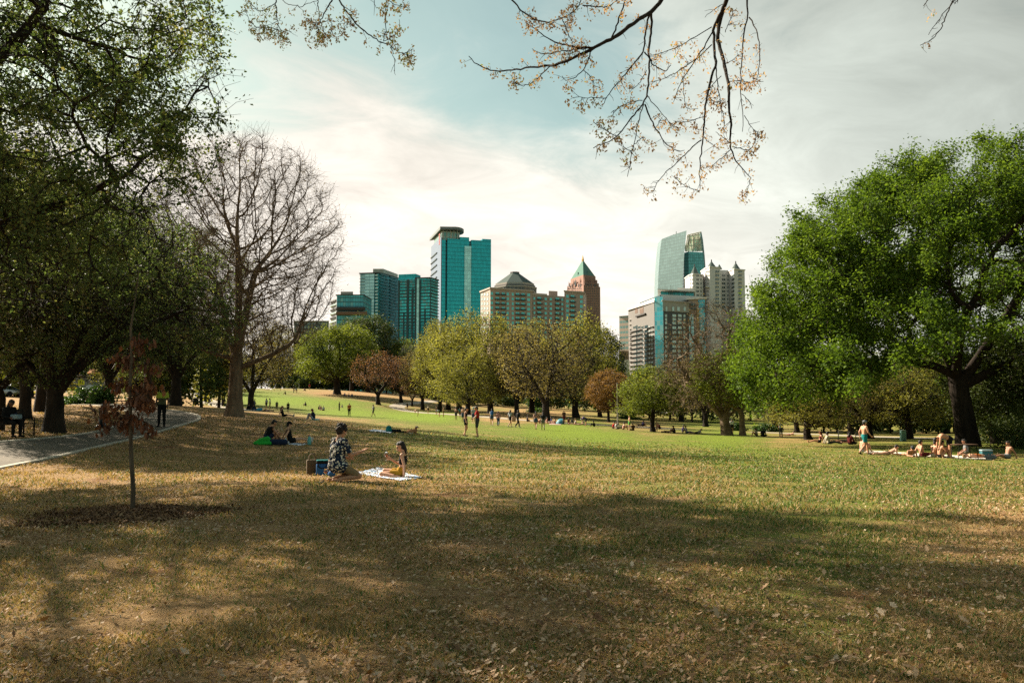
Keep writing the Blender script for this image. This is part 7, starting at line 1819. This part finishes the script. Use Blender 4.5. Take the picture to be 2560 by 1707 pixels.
for k_ in range(9):
    z_ = zt-4-3.4*k_
    b.part('balcony', [XY(825, 655), XY(840.5, 641), XY(840.5, 645), XY(827, 662)], z_, z_+.8, w_pale if k_ % 2 else roof_dark)
b.part('side_wing', [XY(828, 658), XY(841, 644), XY(841, 668), XY(828, 668)], z0, zt-1.5, curtain_mat('pale_banded_wall', (.42, .44, .45), (.09, .11, .12), 3, 3.4, .12, .35, .4, .2, 0))
b.done()
b = Bld('low_block', 775, 700, 'flat low grey-blue block glimpsed past the branches of the bare tree')
b.part('wall', [XY(736, 700), XY(822, 700), XY(822, 730), XY(736, 730)], b.o[2], ZZ(804, 700), curtain_mat('grey_blue_wall', (.16, .22, .25), (.08, .12, .14), 3, 3.5, .3, .4, .5, .2, 0))
b.part('roof_slab', [XY(735, 699), XY(823, 699), XY(823, 731), XY(735, 731)], ZZ(804, 700), ZZ(802, 700), conc)
b.done()

# --- 5 tan apartment block, hip-roofed block behind it
b = Bld('apartment_block', 1290, 540, 'long tan apartment block with stacked balconies above the central trees')
z0 = b.o[2]
A, B, C = XY(1201.5, 548, 760), XY(1225.5, 530, 760), XY(1459, 562, 760)
M1, M2 = wpt(B, C, 1331, 760)[:2], wpt(B, C, 1411, 760)[:2]
dep = np.array([4, 22.])
b.part('main_wing', [A, B, M1, M1+dep, A+dep], z0, ZZ(723, 532), tan_wall)
b.part('middle_wing', [M1+[0, .8], M2+[0, .8], M2+dep, M1+dep], z0, ZZ(738, 550), tan_wall)
b.part('end_wing', [M2, C, C+dep, M2+dep], z0, ZZ(730, 557), tan_wall)
b.part('cornice', [A+[-.8, -.6], B+[-.2, -1.0], M1+[.6, -.9], M1+dep, A+dep], ZZ(723, 532), ZZ(719.5, 532), tan_trim)
b.part('cornice', [M2+[-.5, -.8], C+[.8, -.8], C+dep, M2+dep], ZZ(730, 557), ZZ(727, 557), tan_trim)
b.part('stair_tower', [XY(1372, 560), XY(1394, 562), XY(1394, 572), XY(1372, 572)], ZZ(740, 555), ZZ(727, 560), tan_wall)
b.part('parapet', [M1+[0, .2], wpt(B, C, 1368, 760)[:2]+[0, .2], wpt(B, C, 1368, 760)[:2]+[0, 2], M1+[0, 2]], ZZ(738, 546), ZZ(733, 546), tan_trim)
zx = lambda x: 1060+x/5.113
rows_ = [733.5+11.9*k_ for k_ in range(9)]
sl = 6/105.0    # rows drop to the right with distance
def tilt(px): return (px-1225)*.038
mW = [w_frame, w_glass]; mD = [steel, w_dark]; mP = [w_frame, w_pale]
for c, w in [(865, 38), (1070, 34), (1133, 30), (1337, 42)]:
    b.units('window', B, C, [(zx(c), w/5.113)], [r+tilt(zx(c)) for r in rows_], 8.6, mW, .05, 100)
for c, w in [(937, 58), (1012, 52), (1195, 58), (1265, 56), (1472, 62), (1705, 58), (1897, 62)]:
    low_ = 8 if zx(c) > 1331 and zx(c) < 1411 else 0
    b.units('window', B, C, [(zx(c), w/5.113*.86)], [r+tilt(zx(c))+low_ for r in rows_], 8.4, mW, .05, 100)
    b.units('balcony', B, C, [(zx(c), w/5.113*1.08)], [r+tilt(zx(c))+low_+3.4 for r in rows_], 4, [steel], .05, 100, None, .25)
for c, w in [(1410, 24), (1555, 32), (1620, 34), (1767, 26)]:
    b.units('window', B, C, [(zx(c), w/5.113)], [r+tilt(zx(c))+8.5 for r in rows_], 7.4, mW, .05, 100)
for c, w in [(1833, 36), (2010, 40)]:
    b.units('window', B, C, [(zx(c), w/5.113)], [r+tilt(zx(c)) for r in rows_], 9, mW, .05, 100)
b.units('window', A, B, [(1205.5, 4), (1212, 5), (1219, 5)], [736+11.6*k_ for k_ in range(9)], 8.4, mP, .05, 100)
# drop the budget back to one hundred window parts
b.done()

b = Bld('hip_roofed_tower', 1287, 900, 'grey tower with a truncated hip roof behind the tan apartment block')
def octa(cx, cy, r, sx=1.0): return [np.array([cx+r*sx*math.cos(a), cy+r*math.sin(a)]) for a in np.arange(8)*math.pi/4+math.pi/8]
cxy = XY(1287, 925, 690); rx = 56.5/F*900
k8 = 1/math.cos(math.pi/8)
b.part('shaft', octa(*cxy, rx*k8*.985), b.o[2], ZZ(716, 900), grey_stone)
b.part('ledge', octa(*cxy, rx*k8*1.0), ZZ(716, 900), ZZ(713.5, 900), tan_trim)
b.part('upper_stage', octa(*cxy, rx*k8*.93), ZZ(713.5, 900), ZZ(709, 900), grey_stone)
b.part('eaves', octa(*cxy, rx*k8*.88), ZZ(709, 900), ZZ(704, 900), tan_trim)
def frus(b, name, c, r0, r1, z0, z1, mat, n=8, sx=1):
    P0, P1 = (octa(*c, r0), octa(*c, r1)) if n == 8 else ([np.array(c)+r0*np.array(v) for v in ((-1, 0), (0, -1), (1, 0), (0, 1))], [np.array(c)+r1*np.array(v) for v in ((-1, 0), (0, -1), (1, 0), (0, 1))])
    V = [(*(p-b.o[:2]), z0-b.o[2]) for p in P0]+[(*(p-b.o[:2]), z1-b.o[2]) for p in P1]
    mb = MB(); mb.poly(V, [(i, (i+1) % n, n+(i+1) % n, n+i) for i in range(n)]+[tuple(range(n, 2*n))]); return mb.build(name, [mat], b.e)
frus(b, 'roof', cxy, rx*k8*.86, rx*k8*.19, ZZ(704, 900), ZZ(675, 900), slate)
b.part('cap', octa(*cxy, rx*k8*.21), ZZ(675, 900), ZZ(671.5, 900), grey_stone)
f0, f1 = [p for p in octa(*cxy, rx*k8*.985)][4:6] if False else (cxy+np.array([-rx*.4, -rx*.985]), cxy+np.array([rx*.4, -rx*.985]))
b.units('bay', f0, f1, [(1262, 3.6), (1270, 3.6), (1280, 3.6), (1290, 3.6), (1300, 3.6), (1308, 3.6)], [721], 7, [grey_stone, w_dark], .1)
b.done()

# --- 6 rose tower with copper pyramid
b = Bld('pointed_tower', 1458, 1050, 'rose stone tower with a green pyramid roof and gilded spire')
Lc, Fc, Rc = XY(1416, 1090, 720), XY(1459, 1040, 720), XY(1500.5, 1058, 720)
Bc = Lc+Rc-Fc; ctr = (Lc+Rc)/2
def sq(k): return [ctr+(p-ctr)*k for p in (Lc, Fc, Rc, Bc)]
b.part('shaft', sq(1.0), b.o[2], ZZ(712, 1040), pink_stone)
b.part('setback', sq(.93), ZZ(712, 1040), ZZ(703, 1040), pink_stone)
b.part('setback', sq(.84), ZZ(703, 1040), ZZ(694, 1040), pink_stone)
b.part('setback', sq(.74), ZZ(694, 1040), ZZ(684, 1040), pink_stone)
def pyr(b, name, pts, z0, apex, z1, mat, k=.06):
    n = len(pts); V = [(*(p-b.o[:2]), z0-b.o[2]) for p in pts]+[(*((apex+(p-apex)*k)-b.o[:2]), z1-b.o[2]) for p in pts]
    mb = MB(); mb.poly(V, [(i, (i+1) % n, n+(i+1) % n, n+i) for i in range(n)]+[tuple(range(n, 2*n))]); return mb.build(name, [mat], b.e)
pyr(b, 'roof', sq(.73), ZZ(685, 1040), ctr, ZZ(643, 1050), copper, .04)
# gabled dormers on the two visible faces
for P_, Q_ in ((Lc, Fc), (Fc, Rc)):
    m_ = ctr+((P_+Q_)/2-ctr)*.66; d_ = (Q_-P_)/np.linalg.norm(Q_-P_)*3.4; i_ = ctr+((P_+Q_)/2-ctr)*.15
    zb_, za_ = ZZ(684, 1045), ZZ(673, 1045)
    V = [(*(m_-d_-b.o[:2]), zb_-b.o[2]), (*(m_+d_-b.o[:2]), zb_-b.o[2]), (*(m_-b.o[:2]), za_-b.o[2]), (*(i_-b.o[:2]), za_-b.o[2]), (*(i_-d_-b.o[:2]), zb_-b.o[2]), (*(i_+d_-b.o[:2]), zb_-b.o[2])]
    mb = MB(); mb.poly(V, [(0, 1, 2), (0, 2, 3, 4), (1, 5, 3, 2)]); mb.build('gable', [copper], b.e)
b.part('spire_base', [ctr+1.6*np.array(v) for v in ((-1, 0), (0, -1), (1, 0), (0, 1))], ZZ(647, 1050), ZZ(640, 1050), gold)
pyr(b, 'spire', [ctr+1.3*np.array(v) for v in ((-1, 0), (0, -1), (1, 0), (0, 1))], ZZ(640, 1050), ctr, ZZ(629, 1050), gold, .1)
for P_, Q_ in ((Lc, Fc), (Fc, Rc)):
    for t in np.linspace(.06, .94, 7):
        for k_, zb_, zt_ in ((.99, 712, 704), (.90, 704, 694)):
            c_ = ctr+(P_+(Q_-P_)*t-ctr)*k_
            if (t*6) % 2 < 1.1: pyr(b, 'pinnacle', [c_+1.1*np.array(v) for v in ((-1, 0), (0, -1), (1, 0), (0, 1))], ZZ(zb_+6, 1045), c_, ZZ(zt_-3, 1045), pink_stone, .1)
mQ = [pink_stone, w_dark]
rows_ = [722+6.2*k_ for k_ in range(16)]
b.units('window', Lc, Fc, [(1420+4.6*i_, 2.6) for i_ in range(8)], rows_, 4.0, mQ, .03, 100)
b.units('window', Fc, Rc, [(1463+4.6*i_, 2.6) for i_ in range(8)], rows_, 4.0, mQ, .03, 100)
b.units('bay', Lc, Fc, [(1424, 2.2), (1430, 2.2), (1446, 2.2), (1452, 2.2)], [713.5], 9, mQ, .05)
b.units('bay', Lc, Fc, [(1438, 3.4)], [708], 14, mQ, .05)
b.units('bay', Fc, Rc, [(1466, 2.2), (1472, 2.2), (1479, 2.6), (1487, 2.2), (1493, 2.2)], [713.5], 9, mQ, .05)
b.done()

# --- 7 mid-rise on the right with glass corner
zx2 = lambda x: 1500+x/3.733
zy2 = lambda y: 540+y/3.733
b = Bld('residential_block', 1655, 545, 'dark brick and glass residential block with a white terraced top, left of the oak')
z0 = b.o[2]
A, B, C, D = XY(1571, 592, 800), XY(1636, 545, 800), XY(1658.5, 541, 800), XY(1722, 552, 800)
E = XY(1764, 548, 800)
b.part('west_wing', [A, B, B+[4, 40], A+[6, 40]], z0, ZZ(757, 548), plain('warm_grey_concrete', (.215, .20, .19), .85, vary=.12, scale=.4))
b.part('far_west_wing', [XY(1571, 600), XY(1582, 590), XY(1588, 620), XY(1573, 630)], z0, ZZ(778, 590), dark_brick)
b.part('glass_corner', [B+[.2, -.6], C+[-.2, -.6], C+[0, 12], B+[2, 12]], z0, ZZ(742, 543), g_turq)
b.part('front_wing', [C, D, D+[0, 34], C+[0, 34]], z0, ZZ(755, 545), dark_brick)
b.part('top_floor', [C+[-.5, -.5], D+[.4, -.5], D+[.4, .9], C+[-.5, .9]], ZZ(779, 545), ZZ(755, 545), conc)
b.part('cornice', [C+[-1, -1.2], D+[1, -1.2], D+[1, 2], C+[-1, 2]], ZZ(755, 545), ZZ(752.5, 545), tan_trim)
b.part('white_cornice', [A+[-1, -1], B+[-.2, -1.2], B+[4, 10], A+[6, 12]], ZZ(757, 548), ZZ(752, 548), white_wall)
b.part('terrace', [XY(1589, 600, 760), XY(1640, 556, 760), XY(1648, 600, 760), XY(1600, 620, 760)], ZZ(752, 548), ZZ(744, 556), white_wall)
b.part('terrace_rail', [XY(1600, 594, 760), XY(1650, 553, 740), XY(1652, 556, 740), XY(1602, 598, 760)], ZZ(744, 556), ZZ(739, 556), steel)
b.part('penthouse', [XY(1649, 556, 740), XY(1752, 566, 740), XY(1752, 590, 740), XY(1652, 590, 740)], ZZ(756, 556), ZZ(736, 556), white_wall)
b.part('penthouse_glass', [XY(1652, 562, 740), XY(1734, 569, 740), XY(1734, 590, 740), XY(1654, 590, 740)], ZZ(736, 556), ZZ(727, 562), g_aptdark)
b.part('penthouse_roof', [XY(1644, 555, 740), XY(1738, 563, 740), XY(1738, 592, 740), XY(1646, 592, 740)], ZZ(727, 560), ZZ(724.5, 560), white_wall)
b.part('roof_storey', [XY(1694, 575, 730), XY(1735, 578, 730), XY(1735, 592, 730), XY(1694, 592, 730)], ZZ(724.5, 565), ZZ(719.5, 575), white_wall)
b.part('east_wing', [D+[.5, 1.5], E, E+[2, 30], D+[.5, 30]], z0, ZZ(748, 550), tan_wall)
b.part('east_cornice', [D+[-1, 0], E+[1, -1.5], E+[2, 10], D+[-1, 10]], ZZ(748, 550), ZZ(744, 550), white_wall)
q0, q1 = wpt(D, E, 1747, 800)[:2], wpt(D, E, 1762, 800)[:2]
b.part('glass_bay', [q0+[0, -1.0], q1+[0, -1.0], q1+[0, 1], q0+[0, 1]], z0, ZZ(750, 549), g_turq)
q0, q1 = wpt(D, E, 1722, 800)[:2], wpt(D, E, 1734, 800)[:2]
b.part('glass_bay', [q0+[0, -.4], q1+[0, -.4], q1+[0, 2], q0+[0, 2]], z0, ZZ(786, 550), g_aptlite)
q0, q1 = wpt(D, E, 1741.5, 800)[:2], wpt(D, E, 1746.8, 800)[:2]
b.part('buff_pier', [q0+[0, -1.4], q1+[0, -1.4], q1+[0, 1], q0+[0, 1]], z0, ZZ(772, 549), plain('buff_brick', (.40, .265, .13), .85))
rows_ = [zy2(912+43.5*k_) for k_ in range(13)]
b.units('window', C, D, [(zx2(615), 5.4), (zx2(692), 9.6), (zx2(745), 9.8), (zx2(787), 5.4)], [zy2(930), zy2(965)]+rows_[2:], 7.2, mP, .05)
b.units('window', C, D, [(zx2(615), 5), (zx2(678), 6), (zx2(727), 7), (zx2(785), 6)], [zy2(868)], 12, mP, .55, 100)
rowsw = [zy2(1080+41*k_) for k_ in range(-1, 10)]
b.units('window', A, B, [(zx2(325), 7.4), (zx2(368), 6.6), (zx2(398), 6.0)], rowsw, 8.2, [conc, w_dark], .05)
b.units('bay', A, B, [(zx2(432), 8), (zx2(345), 3.2)], rowsw, 10.4, [steel, w_dark], .05)
b.units('slab', A, B, [(zx2(432), 9.4)], [r+5.4 for r in rowsw], 1.6, [white_wall], .05, 60, 'balcony', .4)
b.units('window', A, B, [(zx2(463), 4), (zx2(487), 5)], rowsw, 7, mP, .05)
b.units('slab', A, B, [(1604, 60)], [r+5.6 for r in rowsw], 1.2, [roof_dark], .05, 60, 'floor_band', .35)
b.units('bay', A, B, [(zx2(390), 9), (zx2(340), 6)], [zy2(880)], 15, [conc, brownp], .05)
b.units('slab', A, B, [(zx2(385), 24)], [zy2(925)], 2, [roof_dark], .05, 60, 'balcony', .9)
for k_ in range(11):
    q = XY(1570.5, 588); b.part('balcony', [q+[0, 0], q+[5, -5.5], q+[5.3, -4], q+[.4, 2]], ZZ(800+11.4*k_, 588), ZZ(798.5+11.4*k_, 588), white_wall)
b.units('slab', D, E, [(zx2(935), 11)], [zy2(870+41*k_) for k_ in range(14)], 2, [white_wall], .9, 60, 'balcony', .5)
b.units('bay', D, E, [(zx2(872), 12)], [zy2(825), zy2(862)], 6, [white_wall, w_dark], .05)
b.done()
b = Bld('banded_office', 1560, 640, 'pale office with horizontal window bands at the left end of the right-hand skyline')
b.part('wall', [XY(1548, 640), XY(1600, 628), XY(1604, 660), XY(1552, 670)], b.o[2], ZZ(792, 640), curtain_mat('banded_wall', (.16, .33, .33), (.50, .42, .35), 2.5, 4.2, .12, .55, .4, .3, .1))
b.part('roof_slab', [XY(1547.5, 639), XY(1600.5, 627), XY(1604, 661), XY(1552, 671)], ZZ(792, 640), ZZ(790.5, 640), conc)
b.done()
b = Bld('brown_block', 1556, 480, 'small brown block on a white base below the banded office')
b.part('wall', [XY(1546, 480), XY(1571, 480), XY(1571, 495), XY(1546, 495)], ZZ(900, 480), ZZ(877, 480), plain('brown_render', (.30, .19, .13), .85))
b.part('white_base', [XY(1545, 479), XY(1572, 479), XY(1572, 496), XY(1545, 496)], b.o[2], ZZ(900, 480), white_wall)
b.units('bay', XY(1545, 479), XY(1572, 479), [(1554, 2.4), (1561, 3), (1566, 2)], [922], 20, [white_wall, w_dark], .05)
b.units('window', XY(1546, 480), XY(1571, 480), [(1551, 2.2)], [889], 3, [brownp, w_dark], .05)
b.done()

# --- 8 sail-shaped glass tower
b = Bld('sail_tower', 1700, 1000, 'pale green sail-shaped glass tower with an open lattice crown')
def slab(b, name, outline, Y, th, mat, skew=0.0):
    """an upright slab: outline in photo pixels, given real size, distance and thickness"""
    P_ = [at(px, py, Y+skew*(px-outline[0][0])) for px, py in outline]
    n = len(P_); V = [tuple(p-b.o) for p in P_]+[tuple(p+np.array([0, th, 0])-b.o) for p in P_]
    mb = MB(); mb.poly(V, [tuple(range(n-1, -1, -1)), tuple(range(n, 2*n))]+[(i, (i+1) % n, n+(i+1) % n, n+i) for i in range(n)]); return mb.build(name, [mat], b.e)
left_edge = [(1644.5, 905), (1644.6, 740), (1645.8, 690), (1648.2, 650), (1651, 620), (1654.2, 598)]
slab(b, 'glass_sail', left_edge+[(1683, 587), (1716.5, 576.5), (1714, 600), (1711, 630), (1708, 680), (1706, 740), (1706, 905)], 1000, 26, g_sail, -.5)
slab(b, 'seam', [(1674.5, 905), (1675.5, 720), (1679, 640), (1682.5, 586.5), (1684.5, 585.8), (1681, 640), (1677.5, 720), (1676.5, 905)], 984, 1.0, w_pale)
slab(b, 'teal_block', [(1710, 905), (1710, 632), (1722, 629), (1757.5, 631), (1761, 670), (1764.5, 720), (1764.5, 905)], 985, 30, curtain_mat('tower_teal_glass', (.13, .46, .50), (.09, .32, .36), 2.5, 4, .12, .14, .22, .3, .25))
slab(b, 'dark_edge', [(1709.5, 905), (1709.8, 632.5), (1721.5, 629.5), (1721.5, 905)], 984.4, .5, g_deep)
slab(b, 'glass_fin', [(1758, 720), (1757.5, 631), (1754.2, 606), (1750.5, 582), (1753.5, 579.5), (1757.5, 600), (1761.8, 640), (1764.6, 680), (1766, 720)], 990, 3, g_sail)
mb = MB()
for (x0, y0), (x1, y1) in [((1714, 629), (1719, 588)), ((1717, 629), (1723, 587)), ((1721, 629), (1724, 588)), ((1714, 629), (1712, 606)), ((1719, 588), (1753, 580)), ((1719, 592), (1753, 584)), ((1724, 588), (1729, 628)), ((1731, 587), (1738, 629)),
                           ((1738, 585), (1731, 629)), ((1745, 583), (1750, 629)), ((1752, 583), (1744, 629)), ((1724, 601), (1755, 598)), ((1724, 614), (1757, 612)), ((1733, 587), (1733, 629)), ((1742, 585), (1742, 629))]:
    mb.tube([at(x0, y0, 996)-b.o, at(x1, y1, 996)-b.o], .75, 5)
mb.build('lattice', [plain('cream_steel', (.85, .78, .62), .6)], b.e)
slab(b, 'lattice_glass', [(1714, 628), (1722, 592), (1751, 585), (1756, 628)], 1001, .6, curtain_mat('lattice_panes', (.40, .75, .66), (.80, .80, .70), 5, 6, .22, .2, .3, .6, .1))
mb = MB(); mb.tube([at(1690.5, 586, 1000)-b.o, at(1690.5, 579, 1000)-b.o], .5, 5); mb.build('mast', [w_frame], b.e)
b.done()

# --- 9 white apartment house with turrets
b = Bld('turreted_block', 1790, 690, 'white apartment house with three grey conical turret roofs beside the oak')
z0 = b.o[2]
def tower_(px0, px1, Y, top, apex, y_ap, wm):
    P_, Q_ = XY(px0, Y+8, 700), XY((px0+px1)/2-(px1-px0)*.22, Y, 700); R_ = XY(px1, Y+5, 700)
    b.part('turret', [P_, Q_, R_, R_+[0, 16], P_+[0, 16]], z0, ZZ(top, Y), wm)
    c_ = (P_+R_)/2+[0, 4]; r_ = (px1-px0)/F*Y/2
    b.part('turret_cornice', [P_+[-.6, -.6], Q_+[0, -.9], R_+[.6, -.6], R_+[.6, 16], P_+[-.6, 16]], ZZ(top, Y), ZZ(top-2.4, Y), white_wall)
    mb = MB(); mb.cone(c_-b.o[:2], r_*.72, .25, ZZ(top-2.4, Y)-b.o[2], ZZ(y_ap+3, Y)-b.o[2], 12); mb.build('turret_roof', [slate], b.e, False)
    mb = MB(); mb.ell((*(c_-b.o[:2]), ZZ(y_ap+2, Y)-b.o[2]), (.55, .55, 1.3)); mb.build('finial', [roof_dark], b.e)
    return Q_, R_, P_
b.part('west_range', [XY(1746, 690, 720), XY(1766, 694, 720), XY(1766, 712, 720), XY(1746, 712, 720)], z0, ZZ(686, 690), white_wall)
b.part('middle_range', [XY(1798, 692, 720), XY(1828, 694, 720), XY(1828, 712, 720), XY(1798, 712, 720)], z0, ZZ(674, 690), shaded_wall)
b.part('plinth_course', [XY(1764, 676, 720), XY(1800, 686, 720), XY(1800, 690, 720), XY(1764, 690, 720)], ZZ(719, 680), ZZ(717.5, 680), white_wall)
t1 = tower_(1722.5, 1757, 680, 686, 1743, 656.5, white_wall)
t2 = tower_(1764, 1801, 678, 668, 1782.5, 644.5, shaded_wall)
t3 = tower_(1825, 1862, 682, 674, 1840, 648.5, shaded_wall)
mb = MB(); c_ = XY(1799, 700, 700)-b.o[:2]; mb.cone(c_, 2.6, .2, ZZ(673, 700)-b.o[2], ZZ(661, 700)-b.o[2], 10); mb.build('turret_roof', [slate], b.e)
mB = [shaded_wall, w_dark]
rows_ = [zy2(520+36.5*k_) for k_ in range(10)]
b.units('bay', t2[0], t2[1], [(1793, 9)], rows_[0:], 5.2, mB, .05)
b.units('bay', XY(1798, 692), XY(1828, 694), [(1809, 7.4), (1819.5, 3), (1824.5, 3)], rows_[1:], 5.2, mB, .05)
b.units('bay', t3[0], t3[1], [(1850, 8)], rows_[0:], 5.2, mB, .05)
b.units('bay', t3[2], t3[0], [(1832.5, 7)], rows_[1:], 5.2, mB, .05)
b.units('window', t2[2], t2[0], [(1768, 3), (1772, 2.4)], rows_, 5.6, [white_wall, w_dark], .05)
b.units('window', t1[2], t1[0], [(1726, 2.4), (1731, 2.8)], rows_[1:], 5.6, [white_wall, w_dark], .05)
b.units('bay', t1[0], t1[1], [(1744, 6), (1752.5, 3)], rows_[1:], 5.4, [white_wall, w_dark], .05)
b.units('window', XY(1746, 690), XY(1766, 694), [(1759, 3.2), (1763, 2.4)], rows_[1:], 5, mP, .05)
b.units('slab', t2[0], t2[1], [(1793, 9)], [r+3 for r in rows_], 1, [shaded_wall], .05, 60, 'balcony', .8)
b.units('slab', t3[0], t3[1], [(1850, 9.4)], [r+3 for r in rows_], 1, [shaded_wall], .05, 60, 'balcony', .8)
b.done()
# ------------------------------------------------------------------ pieces that belong to a part of their thing
NEST = {'canopy_soffit': 'canopy', 'canopy_post': 'canopy', 'penthouse_glass': 'penthouse', 'penthouse_roof': 'penthouse', 'turret_cornice': 'turret', 'turret_roof': 'turret', 'finial': 'turret',
        'east_parapet': 'east_slab', 'gable': 'roof', 'terrace_rail': 'terrace', 'nose': 'body', 'headlight': 'body', 'tail_light': 'body', 'shoulder_strap': 'crop_top', 'hood': 'body', 'white_cornice': 'west_wing', 'east_cornice': 'east_wing'}
def _mid(o): return sum((Vector(c) for c in o.bound_box), Vector())/8
for root in [o for o in S.objects if o.parent is None and 'category' in o]:
    kids = list(root.children)
    for k_ in kids:
        want = NEST.get(k_.name.split('.')[0])
        if not want: continue
        cand = [p_ for p_ in kids if p_.name.split('.')[0] == want and p_.location.length < 1e-6]
        if cand and k_.location.length < 1e-6:
            q_ = _mid(k_); k_.parent = min(cand, key=lambda p_: (Vector((_mid(p_).x, _mid(p_).y, 0))-Vector((q_.x, q_.y, 0))).length)
